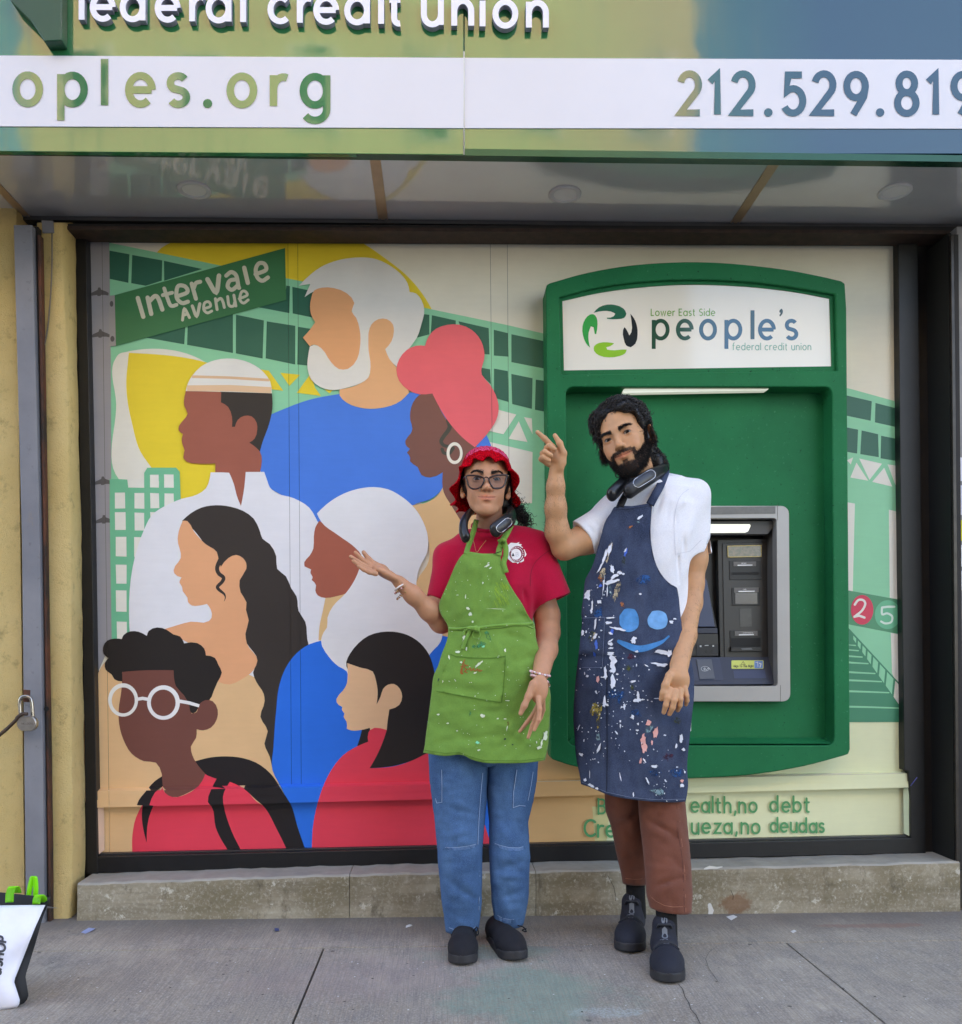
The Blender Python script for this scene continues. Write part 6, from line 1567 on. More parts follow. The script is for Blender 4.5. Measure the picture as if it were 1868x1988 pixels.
# ---- hair: close cap, temples, and the curly tail over the shoulder on the right
s = SDF(ow - .15, ow + .15, .003); s.M = (Rw, ow, scw)
s.ell((0, .030, .035), (.083, .090, .085), .01); s.ell((-.066, .012, .012), (.0095, .030, .038), .015); s.ell((.066, .012, .012), (.0095, .030, .038), .015); s.ell((.052, .05, -.045), (.035, .035, .035), .02)
s.ell((0, -.075, .005), (.063, .075, .050), .012, 's'); s.ripple(.0022, 90, 90, 60, 4)
V2, Q2 = s.skin(); hairw = npmesh('hair', V2, Q2, M_HAIR, woman)
rg = np.random.default_rng(11); V3 = []; Q3 = []; off = 0
for i in range(330):
    t = rg.uniform(0, 1)
    b = np.array((np.interp(t, [0, .5, 1], [984, 1003, 1018]), np.interp(t, [0, .5, 1], [966, 988, 1012]))) + rg.normal(size=2) * (5, 6)
    Yb = 3.0 + rg.normal() * .022; a = npp(b[0], b[1], Yb)
    dr = np.array((.55 + .3 * rg.normal(), .25 * rg.normal(), -.6 + .45 * rg.normal())); dr /= np.linalg.norm(dr); ln = rg.uniform(.018, .045); cr = rg.uniform(.003, .007); ph = rg.uniform(0, 6.28)
    u = np.cross(dr, (0, 1, .1)); u /= np.linalg.norm(u); w = np.cross(dr, u)
    pts = [a + dr * ln * k / 13 + u * cr * math.sin(ph + k * .95) + w * cr * math.cos(ph + k * .95) for k in range(14)]
    v, q = tube_geo(pts, [.0014 * (1 - .6 * k / 13) for k in range(14)], 4); V3.append(v); Q3.append(q + off); off += len(v)
o = npmesh_any('ponytail', np.concatenate(V3), np.concatenate(Q3), M_HAIR, hairw)
fl = np.array([npp(x, y, 2.86) for x, y in rg.uniform((915, 893), (978, 899), (140, 2))])
tp = np.array([loc(q * rg.uniform(.060, .068), -.030 + .03 * rg.uniform(), .035 + .02 * rg.uniform()) for q in (-1, 1) for _ in range(120)])
strands('loose_hairs', tp, np.tile(Rw @ np.array((0, -.15, -1.)), (len(tp), 1)), .036, .0006, M_HAIR, hairw, curl=.0035, seg=7, jit=.22, grav=.3, seed=31)
# ---- hat: crocheted dome with a frilled brim
def crochet(name, col, col2, k=0.0):
    t = NT(name); co = t.coord(); vo = t.add('ShaderNodeTexVoronoi', feature='F1'); vo.inputs['Scale'].default_value = 150; vo.inputs['Randomness'].default_value = .6; t.l.new(co, vo.inputs['Vector'])
    c = t.mix(t.ramp(vo.outputs['Distance'], .2, .75), lin(col), shade(lin(col), .45))
    if col2: c = t.mix(t.ramp(t.noise(60, 4, .75, co), .60, .64), c, lin(col2))
    t.base(c); t.set(t.b, Roughness=.85, Specular_IOR_Level=.08); t.bump(t.math('MULTIPLY', vo.outputs['Distance'], -1.0), .9, .004); return t.m
M_HAT = crochet('red_crochet', 'd8041c', None); M_HATP = crochet('pink_crochet', 'f2557f', 'd8103a'); M_HATD = crochet('dark_red_crochet', 'b0021e', 'd01030')
hz = lambda a: np.interp(abs(a), [0, .45, .95, 1.3, 1.62, 2.2, 3.15], [.064, .057, .034, -.004, -.046, -.062, -.068])
V = []; NA, NR = 132, 40; fm = []
for j in range(NR + 1):
    t = j / NR
    for i in range(NA):
        a = -math.pi + 2 * math.pi * i / NA      # 0 = front
        zb = hz(a); bump_ = .0022 * cn(i * .45, j * .4, 3)
        if t < .72:
            u = t / .72; el = u * 1.52
            rx, ry = .0890 * math.sin(el) ** .66, .106 * math.sin(el) ** .66
            zt = .124; zr = zb + .022
            z = zr + (zt - zr) * (math.cos(el) ** 1.0 - math.cos(1.52)) / (1 - math.cos(1.52)); r = 1.0 + bump_ * 8
        else:
            u = (t - .72) / .28
            fr = math.sin(a * 13 + .8 * math.sin(3 * a)) * .0125 * u ** 1.1
            rx, ry = .0890 + .018 * u + fr, .106 + .018 * u + fr
            z = zb + .022 * (1 - u) + .0055 * math.sin(a * 13 + 1.4 + .8 * math.sin(3 * a)) * u; r = 1.0
        V.append(to_world((rx * r * math.sin(a), .020 - ry * r * math.cos(a), z + bump_), Rw, ow, scw))
Fc = []
for j in range(NR):
    for i in range(NA):
        Fc.append((j * NA + i, j * NA + (i + 1) % NA, (j + 1) * NA + (i + 1) % NA, (j + 1) * NA + i)); t = j / NR; a = -math.pi + 2 * math.pi * i / NA
        fm.append(1 if .26 < t < .60 and abs(a) < .95 and cn(i * .5, j * .5, 9) > -.30 else 1 if .2 < t < .7 and abs(a) > 1.1 and cn(i * .3, j * .3, 4) > .18 else 2 if t < .2 else 0)
hat = mesh('hat', V, Fc, [M_HAT, M_HATP, M_HATD], woman, True, fm); sd_ = hat.modifiers.new('s', 'SOLIDIFY'); sd_.thickness = .004
# ---- glasses
M_FRAME = plain('tortoise_frame', '2c1512', .2, vary=.3, vscale=60); t = NT('tinted_lens'); t.set(t.b, Roughness=.05, Alpha=.28, Specular_IOR_Level=.25); t.base(lin('463f45')); M_LENS2 = t.m
gl = thing('glasses', 'dark cat-eye glasses with grey tinted lenses on the face under the red hat', 'glasses', loc(0, -.12, 0))
YG = float(loc(0, -.1115, .003)[1])
def gp(x, y): return P(x, y, YG + .00012 * (x - 945) ** 2 * .09)
for L_ in (W1(585, 522, 640, 513, 720, 518, 782, 540, 792, 570, 778, 610, 745, 652, 690, 668, 645, 662, 612, 630, 596, 575), W1(850, 545, 910, 516, 985, 508, 1050, 512, 1045, 560, 1030, 612, 1000, 650, 950, 662, 900, 658, 868, 620, 852, 580)):
    c = [tuple(q) for q in catmull(L_, 4, True)]
    rimo = tube('rim', [gp(*q) for q in c], .0029, M_FRAME, gl, 8, True)
    V2_, T_ = fill2d([c]); mesh('lens', [gp(x, y) + Vector((0, .0006, 0)) for x, y in V2_], T_, M_LENS2, rimo)
    top_ = [q for q in c if q[1] < np.mean([w_[1] for w_ in c]) - 6]
tube('bridge', [gp(*q) for q in catmull(W1(782, 552, 815, 532, 850, 552), 5)], .0020, M_FRAME, gl, 8)
for q, pts in ((-1, W1(586, 526, 574, 528)), (1, W1(1050, 514, 1072, 516))):
    a = gp(*pts[0]); b = gp(*pts[1]); e = Vector(loc(q * .078, .012, .012))
    tube('temple', [a, b, b * .5 + e * .5 + Vector((q * .002, 0, .002)), e], [.0026, .0024, .0016, .0012], M_FRAME, gl, 8)
    tube('hinge_stud', [b + Vector((0, -.002, 0)), b + Vector((0, .002, 0))], .0013, plain('gold_stud', 'd8b98a', .3, .8), gl, 8)
# ---- red T-shirt
M_TEE = cloth_mat('red_cotton', 'b50f36', 1500, .9, .06, .2)
s = SDF(npp(815, 1430, 2.9) * (1, 0, 1) + (0, 2.78, 0), npp(1125, 1000, 2.9) * (1, 0, 1) + (0, 3.2, 0), .0032)
rows = []
for (y, xl, xr, Yc, ry) in ((1046, 905, 1000, 2.97, .050), (1062, 876, 1040, 2.972, .075), (1090, 862, 1052, 2.975, .098), (1140, 858, 1046, 2.972, .112), (1190, 866, 1036, 2.972, .105), (1225, 872, 1032, 2.974, .100), (1290, 868, 1034, 2.976, .105), (1380, 862, 1040, 2.976, .108), (1420, 862, 1040, 2.976, .108)):
    a, b = npp(xl, y, Yc), npp(xr, y, Yc); rows.append((a[2], (a[0] + b[0]) / 2, Yc, (b[0] - a[0]) / 2, ry))
s.loft(rows, .01)
s.cap(npp(915, 1052, 2.97), npp(872, 1080, 2.97), .040, .047, .03); s.cap(npp(985, 1040, 2.97), npp(1042, 1058, 2.97), .040, .054, .03)
s.cap(npp(874, 1085, 2.965), npp(857, 1168, 2.95), .050, .047, .022, flat=(-.45, -.1, -.86))
s.cap(npp(1040, 1068, 2.97), npp(1073, 1168, 2.96), .056, .067, .022, flat=(.42, -.05, -.9))
s.ell(npp(951, 1046, 2.962), (.074, .078, .034), .02); s.ell(npp(951, 1004, 2.945), (.054, .066, .040), .006, 's')
s.cap(npp(1058, 1125, 2.96), npp(1085, 1205, 2.955), .050, .061, .004, 's')
for c in ((1036, 1090, 1042, 1180, .012, .006), (1056, 1040, 1040, 1075, .016, .003), (1050, 1085, 1085, 1150, .010, .003), (1000, 1110, 1036, 1200, .012, .004), (866, 1090, 846, 1150, .010, .004), (1092, 1090, 1098, 1150, .012, -.003), (860, 1110, 838, 1160, .010, .004), (1045, 1140, 1060, 1180, .010, .003)):
    s.crease(npp(c[0], c[1], 2.89), npp(c[2], c[3], 2.89), c[4] * .75, c[5] * 1.5)
s.ripple(.0030, 34, 34, 20, 2)
V, Q = s.skin(); V = relax(V, Q, 2); tee_w = npmesh('t_shirt', V, Q, M_TEE, woman)
B_TEE = BVHTree.FromPolygons([Vector(v) for v in V.tolist()], Q.tolist())
cr = [npp(951 + 33.5 * math.sin(a), 1021 + 10 * math.cos(a), 2.953 - .064 * math.cos(a)) for a in np.linspace(-math.pi, math.pi, 40)[:-1]]
tube('collar', cr, .0062, cloth_mat('red_rib', 'a80d33', 1500, .9, .05, .3), tee_w, 8, True)
decal_strokes('seam', ribbon(dense([tuple(q) for q in catmull(W2(1702, 228, 1620, 265, 1530, 345, 1495, 430, 1488, 540), 5)], 3), .9), [B_TEE], plain('red_seam', '7d0a26', .9), tee_w, .0016)
# chest emblem
M_PRW = plain('print_cream', 'ece6e6', .7, vary=.05)
feath = [W1(1050, 1330, 1100, 1296, 1150, 1288, 1205, 1284, 1235, 1310, 1225, 1330, 1262, 1370, 1275, 1430, 1262, 1470, 1245, 1480, 1250, 1515, 1190, 1535, 1140, 1528, 1085, 1490, 1062, 1440, 1052, 1390), ]
body = [W1(1060, 1325, 1100, 1290, 1165, 1295, 1200, 1282, 1190, 1302, 1228, 1310, 1215, 1328, 1240, 1345, 1230, 1360, 1258, 1370, 1282, 1425, 1268, 1450, 1250, 1452, 1252, 1500, 1215, 1520, 1205, 1510, 1180, 1535, 1165, 1518, 1120, 1520, 1070, 1480, 1055, 1400)]
decal('print', [body[0]], [B_TEE], M_PRW, tee_w, .0014, grid=4)
decal('print', [[(1004.5 + 14.6 * math.cos(a), 1075.5 + 15.6 * math.sin(a)) for a in np.linspace(0, 6.28, 30)[:-1]]], [B_TEE], plain('print_maroon', '8e1233', .7), tee_w, .0024, grid=4)
decal('print', [[(1002 + 10.2 * math.cos(a), 1076 + 10.8 * math.sin(a)) for a in np.linspace(0, 6.28, 26)[:-1]]], [B_TEE], M_PRW, tee_w, .0034, grid=4)
M_PRK = plain('print_black', '1b1a1c', .7)
decal_strokes('print', ribbon(W1(1086, 1444, 1086, 1402, 1108, 1402), .9) + ribbon(W1(1086, 1424, 1104, 1424), .8) + [np.array(q) for q in ()], [B_TEE], M_PRK, tee_w, .0046)
decal('print', [W1(1110, 1445, 1127, 1405, 1143, 1445)], [B_TEE], M_PRK, tee_w, .0046, grid=9)
decal_strokes('print', ribbon(W1(1160, 1402, 1160, 1445, 1180, 1445, 1190, 1435, 1182, 1424, 1162, 1424, 1180, 1422, 1186, 1412, 1178, 1402, 1160, 1402), .45), [B_TEE], plain('print_grey', '8c8a90', .7), tee_w, .0046)
fs = []
for k in range(16):
    a = math.radians(-150 + k * 15); fs += ribbon([(1003.2 + 12.4 * math.cos(a), 1075.6 + 13.2 * math.sin(a)), (1003.2 + 12.4 * math.cos(a + .13), 1075.6 + 13.2 * math.sin(a + .13))], 1.5)
for k in range(9):
    a = math.radians(20 + k * 14); fs += ribbon([(1003.2 + 12.4 * math.cos(a), 1075.6 + 13.2 * math.sin(a)), (1003.2 + 12.4 * math.cos(a + .13), 1075.6 + 13.2 * math.sin(a + .13))], 1.5)
decal_strokes('print', fs, [B_TEE], M_PRW, tee_w, .0046)
# ---- green apron
AW = [(1060, 1073, 2.838, 98), (1100, 0, 2.83, 108), (1160, 0, 2.822, 118), (1216, 0, 2.828, 112), (1300, 0, 2.812, 132), (1480, 0, 2.815, 142)]
FW = [(935, 1100, 925, 1210, 7, .005), (955, 1120, 940, 1215, 6, .004), (905, 1090, 925, 1110, 9, -.004), (1005, 1190, 1032, 1210, 6, .006), (975, 1205, 1025, 1195, 5, .004), (880, 1215, 920, 1235, 6, .005), (960, 1235, 985, 1300, 9, -.005), (925, 1235, 915, 1300, 6, .005), (985, 1230, 1030, 1250, 6, .005),
      (1000, 1285, 1060, 1265, 8, .006), (870, 1315, 960, 1330, 7, -.004), (850, 1330, 970, 1350, 5, .004), (1030, 1380, 1055, 1300, 9, .006), (840, 1400, 930, 1440, 10, .004), (960, 1400, 1050, 1450, 9, -.005), (850, 1440, 1000, 1425, 6, .004), (900, 1385, 990, 1378, 5, .003), (880, 1120, 872, 1190, 8, .005), (1010, 1130, 985, 1180, 9, .004)]
def Yap(x, y):
    ys = [r[0] for r in AW]; yf = np.interp(y, ys, [r[2] for r in AW]); w = np.interp(y, ys, [r[3] for r in AW]); xc = np.interp(y, [1073, 1216, 1480], [940, 953, 944])
    q = min(.985, abs(x - xc) / w)
    return yf + .115 * (1 - math.sqrt(1 - q * q)) + 1.4 * folds(x, y, FW) + .0055 * cn(x * .022, y * .016, 1) - .0055 * abs(cn(x * .035 + y * .012, y * .03, 21)) + .0028 * cn(x * .06, y * .07, 2) + .0012 * cn(x * .14, y * .16, 3)
M_APG = cloth_mat('green_canvas', '688f3e', 800, .88, .12, .4)
OA = W2(960, 270, 1100, 276, 1245, 275, 1250, 330, 1280, 440, 1340, 560, 1420, 680, 1480, 790, 1522, 850) + D(1040, 1235, 1052, 1280, 1062, 1320, 1069, 1350) + W3(1393, 660, 1385, 850, 1378, 1000, 1365, 1150, 1345, 1240, 1335, 1292, 1220, 1312, 1090, 1322, 900, 1325, 700, 1318, 620, 1300, 560, 1278, 510, 1248, 450, 1236, 380, 1243, 300, 1250, 180, 1235, 80, 1214, 88, 1185, 110, 1020, 140, 800, 165, 600, 195, 400) + W2(740, 1190, 775, 1080, 812, 985, 826, 905, 818, 850, 780, 790, 755, 740, 750, 690, 775, 620, 820, 520, 860, 420, 905, 330, 935, 290)
apr, B_AP = px_cloth('apron', OA, Yap, M_APG, woman, 5.0)
M_APG2 = cloth_mat('green_canvas_seam', '4f742a', 800, .9, .1, .3)
def hem(name, pts, bv, m, parent, w=1.1, lift=.0026): return decal_strokes(name, ribbon(dense(pts, 4), w), bv, m, parent, lift)
hem('hem_fold', W3(90, 1190, 300, 1222, 450, 1214, 560, 1256, 700, 1296, 1090, 1300, 1335, 1270), [B_AP], M_APG2, apr, 1.3)
pk = decal('pocket', [[tuple(q) for q in dense(W3(355, 200, 600, 222, 928, 208, 905, 560, 885, 696, 640, 655, 215, 578, 280, 400, 355, 200), 5)][:-1]], [B_AP], M_APG, apr, .0045, grid=6)
hem('pocket_edge', W3(358, 200, 420, 224, 600, 238, 780, 240, 925, 222), [B_AP], M_APG2, pk, 2.6, .0062)
hem('pocket_seam', W3(928, 208, 905, 560, 885, 698, 640, 657, 215, 580), [B_AP], M_APG2, pk, 1.2, .0060)
hem('pocket_seam', W3(930, 250, 910, 560, 892, 690), [B_AP], M_APG2, pk, .8, .0060)
# waist tie with its knot, loop and tails
def ap3(x, y, l): 
    p = on([B_AP], x, y, l); return p if p is not None else P(x, y, Yap(x, y) - l)
def band(name, pts, w, m, parent, lift=.005, th=.004):
    p2 = catmull(pts, 6); V = []
    for i, p in enumerate(p2):
        a = p2[max(0, i - 1)]; b = p2[min(len(p2) - 1, i + 1)]; t = (b - a) / (np.linalg.norm(b - a) + 1e-9); nn = np.array((-t[1], t[0]))
        for k, z in ((-1, 0), (0, .0025), (1, 0)): V.append(ap3(*(p + nn * w * k), lift + z))
    Fc = [(3 * i + k, 3 * i + k + 1, 3 * i + k + 4, 3 * i + k + 3) for i in range(len(p2) - 1) for k in (0, 1)]
    o = mesh(name, V, Fc, m, parent, True); q = o.modifiers.new('s', 'SOLIDIFY'); q.thickness = th; return o
M_TIE = cloth_mat('green_tie', '6c9640', 900, .88, .12, .3)
band('waist_tie', W2(826, 882, 900, 884, 960, 880, 1010, 870), 2.6, M_TIE, apr)
band('waist_tie', W2(1060, 878, 1180, 862, 1320, 850, 1440, 846, 1516, 838), 3.0, M_TIE, apr)
band('waist_tie', W2(1080, 884, 1250, 872, 1420, 850, 1515, 880), 1.4, M_TIE, apr, .0035)
band('tie_tail', W2(1010, 888, 985, 930, 960, 990, 940, 1050), 3.6, M_TIE, apr, .007); band('tie_tail', W2(1000, 890, 960, 900, 950, 935), 2.6, M_TIE, apr, .006)
s = SDF(npp(905, 1245, 2.8) * (1, 0, 1) + (0, 2.76, 0), npp(945, 1200, 2.8) * (1, 0, 1) + (0, 2.86, 0), .0018)
kc = np.array(ap3(*W2(1045, 880)[0], .008)); s.ell(kc, (.010, .009, .009), .004); s.ell(kc + (-.016, .001, .001), (.014, .007, .006), .006); s.ell(kc + (.008, -.003, -.003), (.006, .006, .009), .004)
s.ripple(.001, 300, 300, 300, 3); V, Q = s.skin(); npmesh('knot', V, Q, M_TIE, apr)
lp = [ap3(*q, .008) for q in W2(1040, 895, 1022, 925, 1030, 955, 1062, 962, 1082, 938, 1076, 905)]; tube('tie_loop', catmull([tuple(q) for q in lp], 5), .0016, M_TIE, apr, 6)
# straps to the neck, the knot on the right with a buckle and the hanging end
def strap3(name, pts, w, m, parent, th=.003, nrm=None):
    p3 = [Vector(tuple(q)) for q in catmull([tuple(q) for q in pts], 6)]; V = []
    for i, p in enumerate(p3):
        t = (p3[min(i + 1, len(p3) - 1)] - p3[max(0, i - 1)]).normalized(); v = (p - CAM).normalized(); nn = t.cross(v).normalized(); V += [p - nn * w, p + nn * w]
    o = mesh(name, V, [(2 * i, 2 * i + 1, 2 * i + 3, 2 * i + 2) for i in range(len(p3) - 1)], m, parent, True); q = o.modifiers.new('s', 'SOLIDIFY'); q.thickness = th; return o
strap3('strap', [P(905, 1076, Yap(905, 1076) - .002), P(909, 1062, 2.868), P(915, 1045, 2.885), P(921, 1026, 2.90), P(925, 1010, 2.93)], .0085, M_TIE, apr)
strap3('strap', [P(968, 1079, Yap(968, 1079) - .003), P(970, 1066, 2.848), P(976, 1050, 2.852), P(984, 1036, 2.862), P(992, 1020, 2.89)], .0095, M_TIE, apr)
strap3('strap_end', [P(976, 1048, 2.848), P(982, 1062, 2.846), P(982, 1078, 2.842), P(978, 1094, 2.836), P(983, 1112, 2.832)], .0085, M_TIE, apr, .004)
tube('strap_knot', [P(968, 1052, 2.84), P(976, 1047, 2.836), P(982, 1052, 2.838)], .0068, M_TIE, apr, 8)
tube('buckle', [P(973, 1062, 2.838), P(973.5, 1070, 2.836), P(958, 1075.5, 2.83)], .0011, plain('dark_wire', '1d2019', .4, .5), apr, 6)
# paint on the apron
def spl(name, L, m, bv, par, lift=.0030): return decal(name, [splat(*q, seed=i) for i, q in enumerate(L)], bv, m, par, lift, 'stuff', 8)
A2 = lambda x, y: W2(x, y)[0]
wsp = [(*A2(1140, 372), 6, 1.6, -.5), (*A2(1165, 392), 3, 1.2, -.6), (*A2(1150, 350), 2.6, 1.0, -.5), (*A2(1105, 513), 1.3, 2), (*A2(965, 622), 1, 4), (*A2(985, 718), 3.5, 2.2, .5), (*A2(1005, 765), 3.5, 3.2), (*A2(1022, 828), 2.0, 2.6), (*A2(955, 960), 4, 4.5), (*A2(940, 1015), 1.3, 6, .3), (*A2(972, 1048), 1.6, 3.2), (*A2(900, 1070), 4.5, 2.2), (*A2(830, 1110), 1.6, 4, -.2), (*A2(1285, 1058), 1.5, 3.6), (*A2(1070, 1172), 9, 2.0, -.75), (*A2(928, 1155), 2.4, 1.8), (*A2(1042, 1240), 3.2, 1.3, -.4), (*A2(1100, 1588), 4.6, 3.4), (*A2(1225, 1610), 2, 1.2), (*A2(1285, 1612), 3, .9), (*A2(820, 1648), 2.4, 1.4), (*A2(745, 1576), 2.6, 1.6), (*A2(896, 1710), 1.6, 1.2), (*A2(1042, 1428), .9, .9), (*A2(880, 1300), 3, .7, .9), (*A2(780, 1310), .8, 2.2), (*A2(1305, 1465), 4, .8), (*A2(1610, 1750), 4, 10, .2), (*A2(1580, 1810), 1.6, 7, .1), (*A2(1540, 1800), 1, 2), (*A2(1562, 1845), 5, 3), (*A2(1070, 1865), 3.2, 1.4), (*A2(1300, 1690), .8, 5, .2), (*A2(900, 610), 3, .5), (*A2(1210, 722), 16, .45, .04)]
rq = random.Random(4); wsp += [(rq.uniform(850, 1050), rq.uniform(1090, 1465), rq.uniform(.35, .9), rq.uniform(.35, .9)) for _ in range(110)]
M_DRY = plain('dry_white_paint', 'd3dcc0', .6); spl('paint_splashes', wsp, M_DRY, [B_AP], apr, .0052)
spl('paint_smears', [(*A2(1095, 1010), 9, 4.5, -.3), (*A2(1145, 940), 4, 9, -.5), (*A2(1000, 1570), 2.4, 5), (*A2(1050, 1028), 7, 3.5, -.1)], smear_mat('teal_stain', '3d8f5e'), [B_AP], apr, .0029)
spl('paint_splashes', [(*A2(1062, 1805), 3.6, 2.6), (*A2(1110, 1028), 3, 2, -.3)], plain('mint_paint', '74d8a8', .6), [B_AP], apr, .0034)
fs = []
for k in range(64):
    x = 1195 + 105 * rq.random(); y = 500 + 180 * rq.random(); l = rq.uniform(20, 60); fs.append(((x, y), l))
ys_ = sum((ribbon(dense(W2(p[0], p[1], p[0] + l * .45, p[1] + l), 6), .45) for p, l in fs), [])
decal_strokes('paint_smears', ys_, [B_AP], plain('lime_scuff', '8fb52c', .7), apr, .0028, 'stuff')
spl('paint_smears', [(*A2(1270, 1725), 6, 1.2, .3), (*A2(1310, 1650), 1.6, 6), (*A2(1080, 1108), 5, 1.2)], smear_mat('rust_stain', '7d5a2c'), [B_AP], apr, .0032)
spl('paint_splashes', [(*A2(1285, 1775), 2.6, 2.2), (*A2(1345, 1820), 2.4, 1, .5), (*A2(745, 1295), 1, 3.4, .3)], plain('dark_paint', '23402c', .7), [B_AP], apr, .0032)
fs = zz = sum((ribbon(dense(W2(*q), 3), 1.5, rnd=True) for q in ((958, 1135, 945, 1160, 962, 1175), (925, 1190, 985, 1178), (930, 1205, 925, 1240, 945, 1248), (950, 1195, 975, 1212, 955, 1228, 978, 1240), (940, 1165, 935, 1250), (985, 1215, 1005, 1200, 1008, 1225), (1015, 1222, 1030, 1205, 1036, 1225), (1045, 1225, 1060, 1208, 1068, 1226), (1078, 1212, 1080, 1228, 1098, 1220))), [])
decal_strokes('embroidery', fs, [B_AP], plain('red_thread', 'a8481f', .8), pk, .0066)
# ---- jeans
def denim(name, dark, light):
    t = NT(name); co = t.coord(); tw = t.noise(1.0, 3, .7, t.coord((900, 900, 260))); a = t.noise(7, 5, .6, co); f = t.noise(500, 2, .7, co)
    b2 = t.noise(1.0, 4, .6, t.coord((16, 16, 5)));  c = t.mix(t.ramp(t.mix(.5, a, b2), .36, .62), lin(dark), lin(light)); c = t.mix(t.math('MULTIPLY', t.ramp(f, .4, .66), .5), c, shade(lin(light), 1.5)); c = t.mix(t.math('MULTIPLY', t.ramp(tw, .35, .6), .35), c, shade(lin(dark), .6))
    t.base(c); t.set(t.b, Roughness=.9, Specular_IOR_Level=.15); t.bump(t.mix(.5, f, tw), .35, .0012); return t.m
M_JEAN = denim('blue_denim', '314e76', '4f739b'); M_STI = plain('jean_stitch', '8ea6c4', .8); M_SEAM = plain('jean_seam', '2c4a72', .9)
je = bpy.data.objects.new('jeans', None); link(je, woman)
JL = [(1400, 832, 948, 2.96), (1480, 834, 947, 2.96), (1515, 836, 946, 2.96), (1583, 845, 941, 2.955), (1652, 851, 935, 2.94), (1684, 853, 934.5, 2.94), (1757, 860, 933.5, 2.955), (1779, 864, 931, 2.96), (1807, 867, 927.5, 2.965, (-2, 8))]
JR = [(1400, 942, 1046, 2.975), (1480, 944, 1043, 2.975), (1515, 946, 1041, 2.975), (1555, 948, 1034, 2.97), (1595, 951, 1024, 2.965), (1640, 951.5, 1026, 2.955), (1663, 951.5, 1027.5, 2.955), (1747, 956, 1024.5, 2.97), (1779, 961, 1018, 2.98), (1795, 964, 1015, 2.985, (-1, 8))]
FL = [(870, 1625, 910, 1612, 8, -.006), (860, 1700, 920, 1745, 10, .006), (880, 1690, 875, 1750, 9, -.005), (900, 1560, 915, 1610, 12, .004), (868, 1770, 915, 1785, 7, .004), (862, 1600, 880, 1640, 8, .005)]
FR = [(960, 1690, 1015, 1672, 8, .008), (965, 1700, 1020, 1705, 9, -.007), (970, 1745, 1015, 1730, 8, .006), (965, 1765, 1015, 1760, 7, -.005), (1000, 1585, 1020, 1640, 9, .006), (965, 1600, 1000, 1640, 10, -.005), (970, 1520, 980, 1600, 8, .004), (960, 1725, 975, 1790, 7, .005)]
FL = [(*a[:4], a[4] * .65, a[5] * 1.4) for a in FL]; FR = [(*a[:4], a[4] * .65, a[5] * 1.4) for a in FR]; lgL, B_JL = leg_tube('leg', JL, M_JEAN, je, FL, seed=1.0, amp=.008); lgR, B_JR = leg_tube('leg', JR, M_JEAN, je, FR, seed=7.0, amp=.008)
o = mesh('seat', *(lambda: ([P(x, y, Y) for x, y, Y in ((850, 1395, 2.93), (1040, 1395, 2.94), (1042, 1470, 2.93), (846, 1470, 2.92), (945, 1395, 2.87), (945, 1490, 2.9))], [(0, 4, 5, 3), (4, 1, 2, 5)]))(), M_JEAN, je)
for bv, par, L in ((B_JL, lgL, [(W4(215, 728, 300, 733, 400, 730, 500, 716, 577, 695), 5.5), (W4(290, 1470, 370, 1496, 450, 1502, 520, 1486, 572, 1456), 7)]), (B_JR, lgR, [(W4(692, 682, 780, 712, 860, 732, 950, 735, 1038, 712), 5.5), (W4(738, 1350, 800, 1388, 880, 1402, 950, 1394, 998, 1374), 7)])):
    for pts, w in L:
        decal_strokes('seam', ribbon(dense(pts, 4), w), [bv], plain('jean_fade', '5f83ad', .9), par, .0040)
        pp = dense(pts, 2.6)
        decal_strokes('stitching', sum((ribbon([pp[i], (pp[i][0] + .3, pp[i][1] + w * .42)], .8) + ribbon([(pp[i][0], pp[i][1] - w * .45), (pp[i][0] + .6, pp[i][1] - w * .05)], .7) for i in range(0, len(pp) - 1)), []), [bv], M_SEAM, par, .0052, 'stuff')
        decal_strokes('stitching', ribbon([(x, y - w * .55) for x, y in dense(pts, 4)], .8), [bv], M_STI, par, .0048)
for bv, par, pts in ((B_JL, lgL, W4(240, 0, 243, 150, 242, 300, 195, 308, 170, 225, 152, 60, 148, 0)), (B_JR, lgR, W4(935, 0, 905, 200, 900, 350, 960, 330, 1015, 335)), (B_JR, lgR, W4(1085, 20, 1065, 150, 1038, 285)), (B_JL, lgL, W4(620, 30, 600, 250, 585, 460, 575, 690)), (B_JL, lgL, W4(597, 800, 590, 1100, 580, 1450)), (B_JR, lgR, W4(672, 200, 690, 420, 695, 660))):
    decal_strokes('stitching', ribbon(dense(pts, 2), 1.0), [bv], M_STI, par, .0062)
    decal_strokes('seam', ribbon([(x - 1.2, y + .6) for x, y in dense(pts, 2)], 1.2), [bv], M_SEAM, par, .0056)
# ---- shoes
M_KNIT = plain('black_knit', '15141a', .9, vary=.15, vscale=200, bump=.5, bscale=500); M_SOLE = plain('black_sole', '2b2a2d', .6, vary=.15)
t1 = G(898, 1876); t2 = G(1006, 1868)
shoe(woman, t1, t1 + Vector((.012, .262, 0)), M_KNIT, M_SOLE, .046, toe_h=.038, tall=.052)
shoe(woman, t2, t2 + Vector((-.058, .250, 0)), M_KNIT, M_SOLE, .046, toe_h=.038, tall=.045)
for pts in (((919, 1808, 2.90), (926, 1800, 2.90), (929, 1812, 2.89), (926, 1816, 2.885)), ((1005, 1797, 2.93), (1016, 1800, 2.92), (1022, 1809, 2.91), (1014, 1806, 2.915), (1022, 1803, 2.91))):
    tube('lace', catmull([tuple(P(*q)) for q in pts], 6), .0022, M_KNIT, woman, 6)
